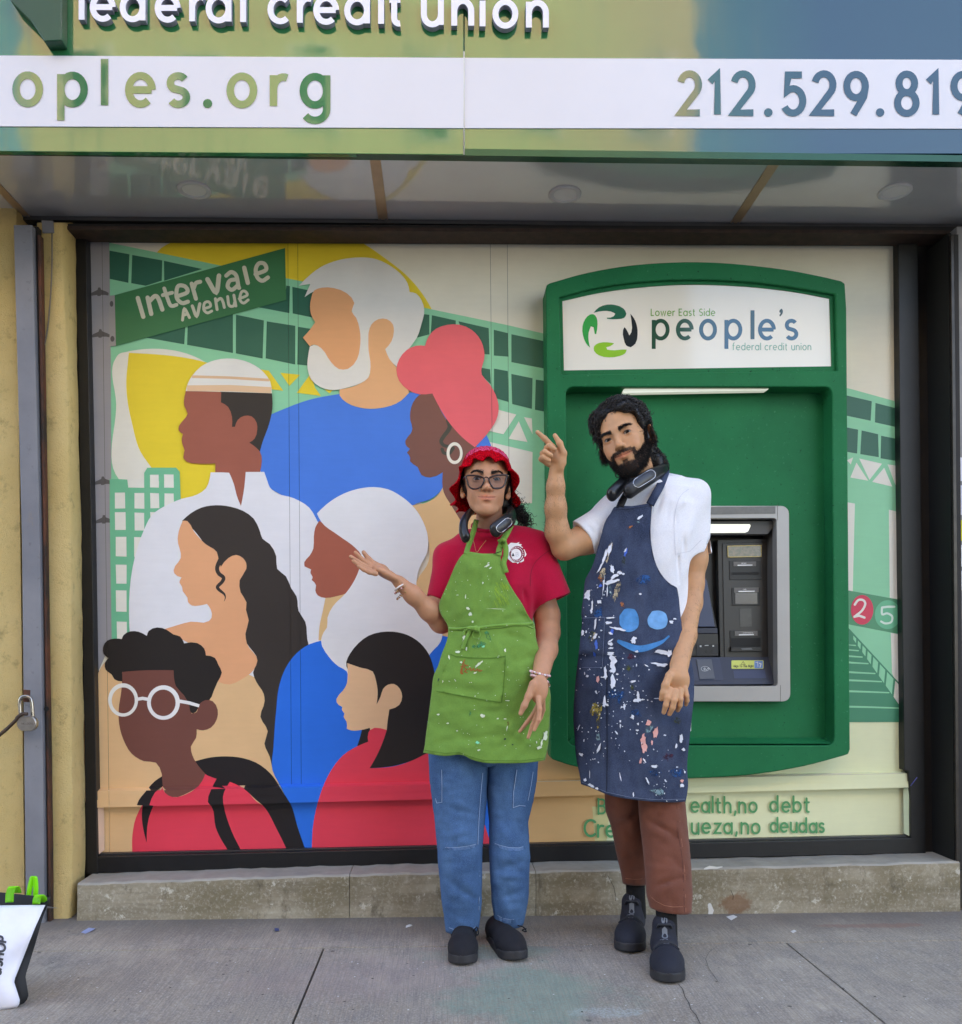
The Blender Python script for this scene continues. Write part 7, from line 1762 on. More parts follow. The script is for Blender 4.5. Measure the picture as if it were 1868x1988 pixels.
# ---- bracelets
def bracelet(name, a, b, Y, tilt, r, mat, n=0, bead=.004, label=None, cat=None):
    """ring round a wrist: a, b = picture points of its two ends"""
    A = npp(a[0], a[1], Y); B = npp(b[0], b[1], Y); c = (A + B) / 2; u = (A - B) / 2; v = np.array((0, np.linalg.norm(u) * .95, 0)) + np.array((0, 0, tilt))
    return [c + u * math.cos(t_) + v * math.sin(t_) for t_ in np.linspace(0, 2 * math.pi, (n or 30) + 1)[:-1]]
M_PINK = plain('pink_band', 'e9b9b8', .45); M_GOLDB = plain('gold_beads', 'b08a5a', .3, .6)
b1 = thing('bracelet', 'pink band and beaded bracelets on the wrist of the hanging hand', 'bracelet', npp(1048, 1310, 2.87))
tube('band', bracelet('', (1031, 1311), (1064, 1325), 2.806, -.004, 0, None), .0036, M_PINK, b1, 8, True)
def beads(name, ring, r, mats, parent):
    for i, p in enumerate(ring):
        bm = bmesh.new(); bmesh.ops.create_icosphere(bm, subdivisions=2, radius=r * (1 + .15 * math.sin(i * 2.3))); bmesh.ops.translate(bm, verts=bm.verts, vec=Vector(p)); bm_obj('bead', bm, mats[i % len(mats)], parent, True)
M_B1, M_B2, M_B3 = plain('bead_white', 'e6dcd8', .25), plain('bead_rose', 'd8a3a4', .25), plain('bead_amber', '8d5a3a', .3)
beads('bead', bracelet('', (1030, 1303), (1067, 1312), 2.814, .002, 0, None, 22), .0043, [M_B2, M_B1], b1)
beads('bead', bracelet('', (1032, 1306), (1067, 1332), 2.808, -.006, 0, None, 20), .0032, [M_B3, M_B1, M_GOLDB], b1)
b2 = thing('bracelet', 'white cord and amber bead bracelets on the raised wrist beside the mural', 'bracelet', npp(779, 1143, 2.85))
tube('band', bracelet('', (767, 1146), (789, 1131), 2.853, .0, 0, None), .0030, M_B1, b2, 8, True)
beads('bead', bracelet('', (767, 1152), (793, 1135), 2.856, .0, 0, None, 20), .0030, [M_B3, M_GOLDB, M_B3, M_B2], b2)
beads('bead', bracelet('', (771, 1163), (793, 1142), 2.86, .006, 0, None, 18), .0028, [M_GOLDB, M_B3], b2)
# ---- necklace
tube('necklace', catmull([tuple(on([B_TEE, bvh_b], x, y, .002) or P(x, y, 2.87)) for x, y in W1(690, 1040, 720, 1120, 655, 1215, 675, 1290, 705, 1400, 750, 1345, 815, 1262)], 4), .0007, plain('thin_gold', 'c9a36a', .3, .8), woman, 6)
# ---- neck fan
M_FANB = plain('fan_black', '121316', .33, vary=.06); M_FANR = plain('fan_ring', 'c9c9cc', .2, .9); M_FANG = plain('fan_grille', '1c1c20', .55, vary=.2, vscale=400, bump=.8, bscale=900)
def neckfan(label, pts, rads, fl, oval, grille, flat=.62):
    t = thing('neck_fan', label, 'neck fan', pts[0])
    p3 = catmull([tuple(q) for q in pts], 6); rr = np.interp(np.linspace(0, 1, len(p3)), np.linspace(0, 1, len(rads)), rads)
    # rounded ends
    def ends(p3, rr):
        a = p3[0] - p3[1]; a = a / np.linalg.norm(a); b = p3[-1] - p3[-2]; b = b / np.linalg.norm(b); P0 = []; R0 = []
        for k in (1.0, .95, .8, .55, .25): P0.append(p3[0] + a * rr[0] * k * .8); R0.append(rr[0] * math.sqrt(max(.004, 1 - k * k)))
        P1 = []; R1 = []
        for k in (.25, .55, .8, .95, 1.0): P1.append(p3[-1] + b * rr[-1] * k * .8); R1.append(rr[-1] * math.sqrt(max(.004, 1 - k * k)))
        return P0 + list(p3) + P1, R0 + list(rr) + R1
    pe, re = ends(p3, rr)
    V, Q = tube_geo(pe, re, 24, False, flat, up=fl); Q = np.array(Q); body = npmesh_any('shell', V, Q, M_FANB, t)
    bv = BVHTree.FromPolygons([Vector(v) for v in V.tolist()], [tuple(dict.fromkeys(q)) for q in Q.tolist()])
    if oval:
        c, L, W_, an, m2 = oval; ca, sa = math.cos(an), math.sin(an)
        loop = [(c[0] + (x * ca - y * sa), c[1] + (x * sa + y * ca)) for x, y in [(L * sgn + W_ * math.cos(a_ + (0 if sgn > 0 else math.pi)), W_ * math.sin(a_ + (0 if sgn > 0 else math.pi))) for sgn in (1, -1) for a_ in np.linspace(-math.pi / 2, math.pi / 2, 12)]]
        pts3 = [on([bv], x, y, .0008) for x, y in loop]
        if all(p is not None for p in pts3): tube('ring', pts3, .0011, M_FANR, body, 6, True)
        decal('inset', [loop], [bv], m2, body, .0007, grid=4)
    if grille:
        c, L, W_, an = grille; ca, sa = math.cos(an), math.sin(an)
        loop = [(c[0] + (x * ca - y * sa), c[1] + (x * sa + y * ca)) for x, y in [(L * math.cos(a_), W_ * math.sin(a_)) for a_ in np.linspace(0, 6.2832, 25)[:-1]]]
        decal('grille', [loop], [bv], M_FANG, body, .0006, grid=4)
    return t
fw = [npp(904, 1043, 2.82), npp(900, 1030, 2.832), npp(901, 1014, 2.85), npp(909, 999, 2.885), npp(920, 990, 2.94), npp(935, 985, 3.0), npp(955, 983, 3.025), npp(978, 985, 3.0), npp(992, 992, 2.94), npp(991, 1006, 2.878), npp(978, 1017, 2.842), npp(962, 1029, 2.82)]
neckfan('black neck fan with a silver oval around the neck above the green apron', fw, [.0205, .0205, .019, .016, .014, .013, .013, .014, .018, .024, .0255, .0245], (0, -.3, 1), (W1(1024, 1088)[0], 9.2, 8.0, math.radians(-40), plain('fan_inset', '24252d', .35)), (W1(885, 1170)[0], 10, 9, -.5), .7)
# ================================================================ THE MAN IN THE DENIM APRON
M1 = ZZ(1031.1, 747.2, .168); M2 = ZZ(1046.1, 896.6, .2); M3 = ZZ(1083.4, 1195.5, .1955); M4 = ZZ(1120.8, 1531.8, .2067)
footm = G(1270, 1870)
man = thing('person', 'person with dark beard and paint splashed denim apron, pointing up with one hand', 'person', footm)
M_SKIN_M = skin_mat('man_skin', 'ca966e')
Rm = frame_rot(28, 5, 19); scm = 1.06
eye_m = npp(1198.5, 846.5, 2.845); om = eye_m - Rm @ np.array((0, -.088, .003)) * scm
s = SDF(npp(1030, 1440, 2.93) * (1, 0, 1) + (0, 2.66, 0), npp(1400, 755, 2.93) * (1, 0, 1) + (0, 3.16, 0), .0024)
head_sdf(s, Rm, om, scm, True)
s.cap(npp(1232, 890, 2.955), npp(1247, 965, 2.985), .052, .060, .03)
s.ell(npp(1250, 962, 2.985), (.12, .055, .035), .03)
s.ell(npp(1245, 1060, 2.99), (.125, .08, .16), .04); s.ell(npp(1238, 1220, 2.99), (.12, .08, .16), .04); s.ell(npp(1235, 1370, 2.98), (.13, .08, .12), .04)
# hanging arm (viewer's right)
s.path([npp(1342, 985, 2.99), npp(1342, 1085, 2.99), npp(1340, 1135, 2.985), npp(1338, 1170, 2.97), npp(1330, 1235, 2.875), npp(1320, 1290, 2.815)], [.056, .0535, .044, .042, .035, .0285], .02)
hrm = np.array(Matrix.Rotation(math.radians(3), 3, 'Y'))
s.ell(npp(1315, 1322, 2.789), (.040, .017, .046), .014, 'u', hrm)
s.cap(npp(1318, 1292, 2.812), npp(1316, 1315, 2.794), .026, .028, .014)
FG = [[(1301, 1339, 2.769), (1296, 1355, 2.756), (1293, 1369, 2.756), (1289, 1383, 2.766)], [(1311, 1342, 2.766), (1309, 1360, 2.752), (1306, 1374, 2.754), (1300, 1386, 2.768)], [(1321, 1341, 2.770), (1321, 1358, 2.758), (1320, 1369, 2.762), (1316, 1379, 2.776)], [(1330, 1337, 2.778), (1333, 1351, 2.770), (1334, 1360, 2.774), (1332, 1368, 2.786)]]
for f, r in zip(FG, ((.0108, .0098, .0090, .0074), (.0110, .0100, .0092, .0076), (.0105, .0095, .0086, .0070), (.0095, .0084, .0076, .0062))):
    s.path([npp(*q) for q in f], r, .0035)
s.path([npp(1300, 1312, 2.779), npp(1292, 1330, 2.766), npp(1288, 1345, 2.764), npp(1284, 1357, 2.770)], [.0140, .0112, .0100, .0080], .007)
# raised arm (viewer's left)
s.path([npp(1185, 1002, 2.97), npp(1140, 1045, 2.945), npp(1098, 1062, 2.92)], [.055, .050, .042], .02)
s.path([npp(1094, 1062, 2.915), npp(1082, 1032, 2.895), npp(1079, 985, 2.87), npp(1079, 945, 2.855), npp(1080, 918, 2.85)], [.0385, .0375, .0325, .0265, .0240], .02)
s.ell(npp(1081, 893, 2.84), (.024, .019, .040), .014, 'u', np.array(Matrix.Rotation(math.radians(-4), 3, 'Y')))
s.ell(npp(1088, 898, 2.828), (.014, .015, .026), .012)
s.path([npp(1092, 897, 2.828), npp(1094, 880, 2.822), npp(1087, 861, 2.82), npp(1077.5, 845.5, 2.822)], [.0130, .0108, .0096, .0072], .007)
s.path([npp(1081, 882, 2.838), npp(1073, 868, 2.83), npp(1058, 852, 2.825), npp(1043.5, 839, 2.825)], [.0112, .0100, .0090, .0068], .004)
s.path([npp(1074, 886, 2.845), npp(1062, 870, 2.825), npp(1067, 866, 2.806), npp(1077, 872, 2.802)], [.0112, .0100, .0092, .0078], .003)
s.path([npp(1069, 893, 2.845), npp(1054, 881, 2.825), npp(1058, 877, 2.805), npp(1070, 884, 2.800)], [.0110, .0098, .0090, .0076], .003)
s.path([npp(1066, 901, 2.842), npp(1051, 891, 2.825), npp(1055, 888, 2.808), npp(1066, 894, 2.803)], [.0102, .0090, .0082, .0070], .003)
V, Q = s.skin(); V = relax(V, Q, 1, .4)
body_m = npmesh('body', V, Q, M_SKIN_M, man)
Lm = to_local(V, Rm, om, scm); col = face_tint(Lm, (1.0, .66, .64), (1.03, .95, .94), True)
x, y, z = Lm.T
# shaved stubble under the beard is part of the skin's own colour
def beard_mask(L):
    x, y, z = L.T; ax = np.abs(x)
    line = -.010 + .60 * np.minimum(y, 0)
    jaw = smooth01(ax, .030, .040) * smooth01(line - z, -.002, .010) * smooth01(z, -.125, -.112) * (y < .012)
    side = smooth01(ax, .055, .060) * (z < .020) * (z > -.05) * (y < .004) * (y > -.022)
    chin = smooth01(-z, .078, .086) * smooth01(-y, .004, .016) * smooth01(z, -.150, -.132)
    chk = smooth01(-z, .058, .070) * smooth01(ax, .0285, .034) * (y < -.03)
    mous = (ax < .031) * smooth01(-z, .0410, .0440) * (1 - smooth01(-z, .0540 , .0565)) * (y < -.082)
    mouside = (ax > .0275) * (ax < .040) * (z < -.047) * (z > -.09) * (y < -.05)
    soul = (ax < .009) * (z < -.0735) * (z > -.083) * .7
    m = np.maximum.reduce([jaw, side, chin, chk, mous * .9, mouside * .85, soul])
    lips = (ax < .029) & (z < -.0530) & (z > -.0735) & (y < -.08)
    m = np.where(lips, 0, m)
    return m * (y < .02)
bm_ = beard_mask(Lm); hd = (np.linalg.norm(Lm - (0, -.02, 0), axis=1) < .18); bm_ = bm_ * hd
col *= 1 - bm_[:, None] * np.array((.84, .86, .87))
for n_ in ((1043, 838, 2.82), (1077, 845, 2.816), (1289, 1384, 2.815), (1300, 1387, 2.817), (1284, 1358, 2.819)):
    d = np.linalg.norm(V - npp(*n_), axis=1); k = np.exp(-(d / .0065) ** 4)[:, None]; col *= 1 + k * np.array((.08, .12, .14))
tint(body_m, col); eyeballs(Rm, om, scm, man, CAM); lids(Rm, om, scm, man, M_HAIR, .0038)
locm = lambda *p: to_world(np.array(p, float), Rm, om, scm)
N = normals_of(V, Q); bvm = BVHTree.FromPolygons([Vector(v) for v in V.tolist()], Q.tolist())
for q in (-1, 1):
    rg = np.random.default_rng(15 + q); n = 560; t = rg.uniform(0, 1, n)
    xx = .0105 + .036 * t; zz = .0185 + .0060 * np.sin(t * 2.2) - .003 * t + rg.normal(size=n) * .0029 * (1.12 - .85 * t); pts = []
    for a, c in zip(q * xx, zz):
        h = bvm.ray_cast(Vector(locm(a, -.15, c)), Vector(Rm @ np.array((0, 1., 0)))); pts.append(tuple(h[0]) if h[0] else tuple(locm(a, -.09, c)))
    strands('eyebrow', np.array(pts), np.tile(Rm @ np.array((q * .95, -.15, .25)), (n, 1)), .0080, .00045, M_BROW, man, seg=3, jit=.25, grav=.1, seed=3)
# beard: thousands of short curled hairs grown from the skin
rg = np.random.default_rng(21); cand = np.where(bm_ > .35)[0]; pick = rg.choice(cand, min(len(cand), 5200), replace=True, p=bm_[cand] / bm_[cand].sum())
rt_ = V[pick] + rg.normal(size=(len(pick), 3)) * .0008; dn = N[pick] * .75 + Rm @ np.array((0, -.1, -.75))
strands('beard', rt_, dn, .0105, .00062, M_BEARD, man, curl=.0016, seg=4, jit=.35, grav=.35, seed=8)
# fine dark hair on the forearms
Nv = N; sel = []
for (ax, ay, bx, by) in ((1338, 1130, 1322, 1280), (1080, 1040, 1079, 930)):
    A_, B_ = npp(ax, ay, 2.9), npp(bx, by, 2.85); ab = (B_ - A_) * (1, 0, 1); d = (V - A_) * (1, 0, 1); tt = (d @ ab) / (ab @ ab); off_ = np.linalg.norm(d - tt[:, None] * ab, axis=1)
    sel.append(np.where((tt > 0) & (tt < 1) & (off_ < .055) & (Nv[:, 1] < .25))[0])
for k, ix in enumerate(sel):
    pk_ = rg.choice(ix, 420); strands('arm_hair', V[pk_], Nv[pk_] * .35 + np.array(((.25, 0, -.9), (-.3, 0, .8))[k]), .012, .00022, M_BROW, man, curl=.0015, seg=3, jit=.35, grav=.1, seed=40 + k)
# hair: shell with a centre parting, then curls
s = SDF(om - .18, om + .18, .003); s.M = (Rm, om, scm)
s.ell((0, .022, .052), (.0835, .102, .094), .01); s.ell((0, .066, -.02), (.068, .055, .072), .03); s.ell((.050, .085, -.085), (.030, .024, .045), .02)
s.ell((-.040, -.048, .080), (.034, .036, .030), .02); s.ell((.036, -.048, .082), (.036, .036, .030), .02)
s.ell((-.062, -.020, .045), (.018, .05, .05), .015); s.ell((.070, -.014, .050), (.016, .045, .045), .015)
s.ell((.002, -.100, .028), (.056, .068, .056), .008, 's'); s.ell((0, -.100, -.035), (.09, .100, .065), .01, 's'); s.ell((.052, -.078, .040), (.022, .034, .026), .006, 's')
s.cap((-.016, -.10, .110), (-.010, -.02, .152), .005, .004, .010, 's')
for q in (-1, 1): s.ell((q * .088, .004, -.010), (.030, .040, .044), .003, 's')
s.ripple(.0036, 95, 95, 70, 9); V2, Q2 = s.skin(); hairm = npmesh('hair', V2, Q2, M_HAIR, man)
N2 = normals_of(V2, Q2); L2 = to_local(V2, Rm, om, scm)
ear = (np.abs(np.abs(L2[:, 0]) - .083) < .03) & (np.abs(L2[:, 1] + .002) < .050) & (L2[:, 2] < .038) & (L2[:, 2] > -.065)
ok = np.where(((N2 * (V2 - om)).sum(1) > 0) & ~ear)[0]; pick = rg.choice(ok, 2600); V3 = []; Q3 = []; off = 0
for i in pick:
    a = V2[i]; nn = N2[i]; front = L2[i][1] < .0
    dr = np.array(Rm @ np.array((np.sign(L2[i][0] + .013) * (.7 if front else .25) + .25 * rg.normal(), .35 + .3 * rg.normal(), -.45 + .35 * rg.normal()))); dr -= nn * (dr @ nn) * .9; dr /= np.linalg.norm(dr) + 1e-9
    ln = rg.uniform(.012, .030); cr = rg.uniform(.0024, .0060); ph = rg.uniform(0, 6.28); w = np.cross(dr, nn)
    pts = [a + nn * .0005 + dr * ln * k / 10 + nn * cr * (.5 + .7 * math.sin(ph + k * .8)) + w * cr * math.cos(ph + k * .8) for k in range(11)]
    v, q = tube_geo(pts, [.0015 * (1 - .5 * k / 10) for k in range(11)], 4); V3.append(v); Q3.append(q + off); off += len(v)
npmesh_any('curls', np.concatenate(V3), np.concatenate(Q3), hair_mat('dark_curls', '1d1816', .35), hairm)
tube('earring', [npp(1199.5 + 4.5 * math.cos(a), 922 + 5 * math.sin(a), 2.86) for a in np.linspace(0, 6.28, 15)[:-1]], .0019, plain('dark_metal', '151515', .3, .6), man, 6, True)
# ---- white T-shirt
M_WT = cloth_mat('white_cotton', 'dedde2', 1500, .9, .03, .25)
s = SDF(npp(1095, 1430, 2.9) * (1, 0, 1) + (0, 2.76, 0), npp(1400, 890, 2.9) * (1, 0, 1) + (0, 3.22, 0), .0034)
rows = []
for (yv, xl, xr, Yc, ry) in ((935, 1215, 1310, 2.985, .055), (952, 1196, 1345, 2.985, .085), (985, 1176, 1362, 2.985, .105), (1040, 1164, 1350, 2.985, .122), (1100, 1158, 1334, 2.985, .128), (1180, 1150, 1330, 2.985, .125), (1300, 1142, 1336, 2.982, .125), (1420, 1140, 1336, 2.98, .125)):
    a, b = npp(xl, yv, Yc), npp(xr, yv, Yc); rows.append((a[2], (a[0] + b[0]) / 2, Yc, (b[0] - a[0]) / 2, ry))
s.loft(rows, .01)
s.cap(npp(1285, 938, 2.985), npp(1340, 962, 2.985), .040, .058, .03); s.cap(npp(1215, 955, 2.985), npp(1190, 1000, 2.975), .040, .060, .03)
s.cap(npp(1340, 972, 2.985), npp(1345, 1078, 2.985), .062, .064, .025, flat=(.10, 0, -1))
s.cap(npp(1188, 1002, 2.97), npp(1133, 1044, 2.945), .063, .063, .025, flat=(-.80, -.1, -.55))
s.cap(npp(1344, 1040, 2.985), npp(1346, 1110, 2.985), .0555, .0585, .004, 's')
s.ell(npp(1246, 948, 2.975), (.082, .085, .036), .02); s.ell(npp(1243, 905, 2.955), (.058, .070, .044), .006, 's')
for c in ((1290, 950, 1270, 1010, .012, .004), (1310, 1000, 1318, 1130, .010, .006), (1300, 975, 1285, 1040, .014, .004), (1318, 985, 1350, 955, .012, -.003), (1325, 1040, 1330, 1075, .012, .004), (1370, 1010, 1372, 1060, .010, .004), (1150, 1000, 1175, 1040, .010, .005), (1140, 1015, 1165, 1050, .008, .004), (1165, 990, 1172, 1090, .010, .005), (1290, 1060, 1310, 1130, .012, .006), (1275, 1020, 1300, 1090, .012, .004), (1350, 1000, 1352, 1070, .014, -.003)):
    s.crease(npp(c[0], c[1], 2.885), npp(c[2], c[3], 2.885), c[4] * .7, c[5] * 1.3)
s.ripple(.0034, 32, 32, 18, 6); V, Q = s.skin(); V = relax(V, Q, 2); tee_m = npmesh('t_shirt', V, Q, M_WT, man)
B_TM = BVHTree.FromPolygons([Vector(v) for v in V.tolist()], Q.tolist())
decal_strokes('seam', ribbon(dense([tuple(q) for q in catmull(D(1338, 949, 1322, 962, 1313, 985, 1309, 1016, 1310, 1050, 1312, 1078), 5)], 3), .9), [B_TM], plain('white_seam', 'c2c2ca', .9), tee_m, .0016)
decal_strokes('seam', ribbon(dense(D(1312, 1076, 1340, 1070, 1362, 1048), 3), .8), [B_TM], plain('white_seam', 'c2c2ca', .9), tee_m, .0016)
# ---- denim apron
YMF = lambda y: np.interp(y, [975, 1080, 1200, 1300, 1450, 1560], [2.845, 2.825, 2.815, 2.812, 2.812, 2.818])
FM = [(1200, 1000, 1195, 1150, 10, .004), (1240, 1090, 1250, 1190, 12, -.004), (1179, 1300, 1178, 1545, 4, .009), (1186, 1300, 1186, 1540, 7, -.004), (1150, 1150, 1140, 1300, 10, .006), (1290, 1140, 1270, 1200, 10, .005), (1260, 1290, 1300, 1400, 12, .004), (1320, 1420, 1325, 1540, 9, .007), (1290, 1480, 1295, 1550, 10, -.004), (1230, 1440, 1225, 1540, 12, .004), (1150, 1350, 1140, 1500, 12, .006), (1250, 1275, 1340, 1265, 8, .005), (1130, 1270, 1180, 1275, 8, .004), (1200, 1260, 1260, 1285, 8, .004)]
def Ymp(x, y):
    w = np.interp(y, [975, 1100, 1200, 1300, 1560], [66, 96, 122, 128, 122]); xc = np.interp(y, [975, 1100, 1200, 1560], [1230, 1230, 1240, 1236]); q = min(.985, abs(x - xc) / w)
    return YMF(y) + .125 * (1 - math.sqrt(1 - q * q)) + (.0006 * max(0, 1179 - x) if y > 1270 else 0) + 1.2 * folds(x, y, FM) + .0055 * cn(x * .02, y * .012, 11) - .0055 * abs(cn(x * .03, y * .016, 22)) + .0025 * cn(x * .055, y * .05, 12) + .001 * cn(x * .14, y * .15, 13)
M_DEN = denim('dark_denim', '242d42', '48536b'); M_DSEAM = plain('denim_seam', '141b2e', .9); M_DST = plain('denim_stitch', '6d7892', .8)
OMA = M2(732, 442, 900, 430, 1100, 396, 1098, 430, 1088, 560, 1084, 700, 1092, 800, 1110, 900, 1140, 1000, 1182, 1082, 1230, 1145, 1285, 1192, 1338, 1222) + D(1316, 1150, 1320, 1185, 1328, 1244, 1345, 1300, 1347, 1352, 1343, 1391, 1338, 1440, 1334, 1489, 1335.5, 1530, 1331, 1556, 1305, 1558, 1279, 1557) + M3(850, 1838, 700, 1820, 480, 1772, 360, 1718, 232, 1672, 215, 1560, 190, 1450, 168, 1200, 158, 1050, 165, 800, 182, 600, 205, 400, 225, 200, 240, 30) + M2(415, 1480, 430, 1350, 442, 1230, 455, 1140, 500, 1060, 530, 990, 570, 850, 612, 700, 660, 555, 700, 500)
apm, B_AM = px_cloth('apron', OMA, Ymp, M_DEN, man, 5.0)
hem('top_hem', M2(735, 468, 900, 456, 1095, 424), [B_AM], M_DSEAM, apm, .9, .003); hem('hem_stitch', [(x, y - 4.5) for x, y in D(1279, 1557, 1331, 1556)] + [], [B_AM], M_DST, apm, .7, .003)
hem('hem_stitch', [(x, y - 4.5) for x, y in M3(240, 1676, 360, 1722, 480, 1774, 700, 1822, 850, 1840, 1000, 1850)], [B_AM], M_DST, apm, .7, .003)
hem('side_seam', D(1178.5, 1310, 1178.5, 1400, 1179, 1470, 1178, 1538), [B_AM], M_DSEAM, apm, 1.6, .003); hem('side_seam', M2(1095, 430, 1078, 700, 1104, 905, 1176, 1092, 1280, 1198, 1330, 1226), [B_AM], M_DSEAM, apm, 1.0, .003)
pkm = decal('pocket', [[tuple(q) for q in dense(M3(228, 20, 462, 10, 455, 250, 440, 516, 238, 516, 225, 260, 228, 20), 5)][:-1]], [B_AM], M_DEN, apm, .004, grid=6)
hem('pocket_seam', M3(462, 12, 455, 250, 440, 514, 240, 514), [B_AM], M_DST, pkm, .7, .0058); hem('pocket_seam', M3(232, 24, 460, 14), [B_AM], M_DST, pkm, .8, .0058)
strap3('strap', [P(1262, 980, Ymp(1262, 980) - .003), P(1270, 965, 2.865), P(1281, 945, 2.89), P(1289, 925, 2.93), P(1293, 912, 2.97)], .0135, M_DEN, apm)
strap3('strap', [P(1198, 986, Ymp(1198, 986) - .002), P(1204, 972, 2.862), P(1212, 958, 2.89), P(1218, 945, 2.92)], .0045, M_DSEAM, apm)
strap3('strap', [P(1206, 984, Ymp(1206, 984) - .002), P(1212, 970, 2.86), P(1218, 955, 2.885), P(1222, 940, 2.92)], .0085, plain('dark_cord', '17171b', .8), apm)
# ---- paint on the denim: the blue face first
M_B1_, M_B2_, M_B3_ = plain('sky_blue_paint', '3a88c4', .55, vary=.18, vscale=60), plain('pale_blue_paint', '5a9bd0', .55, vary=.12, vscale=60), smear_mat('blue_smear', '3a82bd', .30, .42)
decal('painted_eye', [splat(1222, 1204, 19.5, 23, 0, 18, .05, 1)], [B_AM], M_B1_, apm, .0036, grid=5, label='painted blue eye spot on the denim, nearer the pocket')
decal('painted_eye', [splat(1277, 1204, 20, 19, 0, 18, .05, 2)], [B_AM], M_B2_, apm, .0036, grid=5, label='painted pale blue eye spot on the denim, nearer the hanging arm')
sm = catmull(M3(605, 255, 680, 290, 770, 325, 850, 325, 950, 295, 1040, 255, 1100, 205), 6)
decal_strokes('painted_smile', ribbon(sm, [4 + 9 * math.sin(math.pi * min(1, .12 + i / len(sm))) for i in range(len(sm))], rnd=True), [B_AM], M_B3_, apm, .0036)
A3 = lambda x, y: M3(x, y)[0]; Bm = lambda x, y: M2(x, y)[0]
wm = [(*Bm(985, 540), 5.5, 2.2, -.6), (*Bm(1000, 525), 2.4, 1.2, -.7), (*Bm(690, 850), 3, 14, .2), (*Bm(640, 920), 2.5, 16, .35), (*Bm(715, 1040), 3.4, 9, -.3), (*Bm(735, 1110), 8.5, 3.4, -.5), (*Bm(700, 1165), 12, 3.8, -.25), (*Bm(785, 1075), 4, 3), (*Bm(820, 1088), 3, 2), (*Bm(760, 1150), 5, 2.5, -.3), (*Bm(470, 1285), 8, 8), (*Bm(485, 1325), 2.5, 4), (*Bm(590, 1360), 4, 3.4), (*Bm(985, 1283), 2.8, 1.4), (*Bm(600, 1020), 1.4, 12, .5), (*Bm(630, 1200), 1.2, 18, .1), (*Bm(520, 1385), 1.4, 12, .05), (*Bm(510, 1450), 2.2, 5), (*Bm(665, 1250), 1.0, 12, .05), (*Bm(840, 860), 4.5, 1.6, -1),
      (*A3(500, 70), 6, 2.6), (*A3(525, 20), 9, 1.8, -.1), (*A3(525, 175), 4, 2, .5), (*A3(430, 145), 2, 1.4), (*A3(600, 130), 14, 2.4, .25), (*A3(745, 245), 4.2, 6.5), (*A3(770, 222), 2.6, 2), (*A3(780, 355), 3.6, 2), (*A3(520, 250), 6, 1.6, -.6), (*A3(520, 280), 5, 3.4), (*A3(525, 322), 4.5, 1.6), (*A3(525, 375), 6, 3), (*A3(530, 410), 4, 4.5), (*A3(550, 450), 6, 8), (*A3(548, 510), 4.5, 11), (*A3(545, 550), 6, 3), (*A3(470, 565), 3, 11), (*A3(545, 650), 4.2, 13), (*A3(540, 690), 5, 4), (*A3(470, 605), 3.6, 2.4), (*A3(440, 610), 4, 1, .1), (*A3(590, 580), 2.4, 2), (*A3(568, 740), 2.4, 1.6), (*A3(1040, 365), 14, 4, .15), (*A3(1108, 372), 4, 6), (*A3(990, 350), 4, 1.4), (*A3(1030, 488), 12, 3.4, .1), (*A3(960, 472), 8, 1.6, .1), (*A3(880, 495), 4, .8, .5), (*A3(780, 485), 1.2, 1.2), (*A3(745, 652), 5, 2.4, -.3), (*A3(795, 790), 2.6, 8), (*A3(790, 840), 7, 4.2), (*A3(840, 832), 3.6, 1.2), (*A3(985, 822), 7, .9), (*A3(932, 850), 2, 1.2), (*A3(462, 850), 3, 10), (*A3(475, 880), 6, 2.2, .3), (*A3(660, 900), 2, 5.5), (*A3(640, 908), 6, .8, -.4), (*A3(742, 1005), 2.6, 4.5, -.3), (*A3(618, 1048), 1.8, 2), (*A3(620, 1095), 1.2, 4), (*A3(795, 1075), 2, 2.2), (*A3(790, 1138), 3, 1.4), (*A3(785, 1170), 1.4, 1.2), (*A3(580, 1160), 1.6, 5, -.7), (*A3(1062, 1185), 2.4, 1.4), (*A3(1225, 1215), 4, 7), (*A3(1248, 1330), 3.6, 3.4), (*A3(1175, 1290), 1.6, 5, .1), (*A3(858, 1435), 1.6, 5, -.5), (*A3(955, 1497), 6.5, 2.6, -.15), (*A3(1183, 1503), 2.6, 1.1), (*A3(1260, 1552), 1.6, 2.6), (*A3(230, 1380), 4.4, 2.8, .3), (*A3(258, 1240), 1.2, 3), (*A3(890, 1640), 1.4, 7, -.4), (*A3(1068, 1638), 3.6, 1.6, .8), (*A3(1230, 1685), 4, 4), (*A3(1245, 1690), 1.4, 2), (*A3(405, 1320), 2.2, 10, .4), (*A3(620, 1600), .8, 8, -.2), (*A3(315, 1580), .6, 9, 0), (*A3(205, 1110), 1.2, 6, .4), (*A3(330, 1685), 6, 2.6, .4), (*A3(385, 1715), 3, 2.4), (*A3(270, 1630), 2.4, 3), (*A3(750, 1775), 1.2, 4), (*A3(245, 170), 2.6, 5), (*A3(280, 160), 1.4, 2.6), (*A3(370, 200), 3, 7, .3), (*A3(370, 80), 1.6, 10, .1), (*A3(1128, 60), 4, 3), (*A3(1160, 30), 3, 1.4), (*A3(380, 760), 1.6, 4, -.4), (*A3(290, 600), 3, 2), (*A3(265, 575), 1, 3)]
rq = random.Random(12)
for _ in range(190):
    a, b = rq.choice(((1150, 1180), (1190, 1330), (1160, 1420), (1230, 1330), (1145, 1260), (1210, 1420), (1290, 1520))); wm.append((a + rq.gauss(0, 22), b + rq.gauss(0, 48), rq.uniform(.4, 1.3), rq.uniform(.4, 1.6), rq.uniform(0, 3)))
M_WP = plain('white_paint', 'd5d8e2', .55, vary=.08, vscale=80)
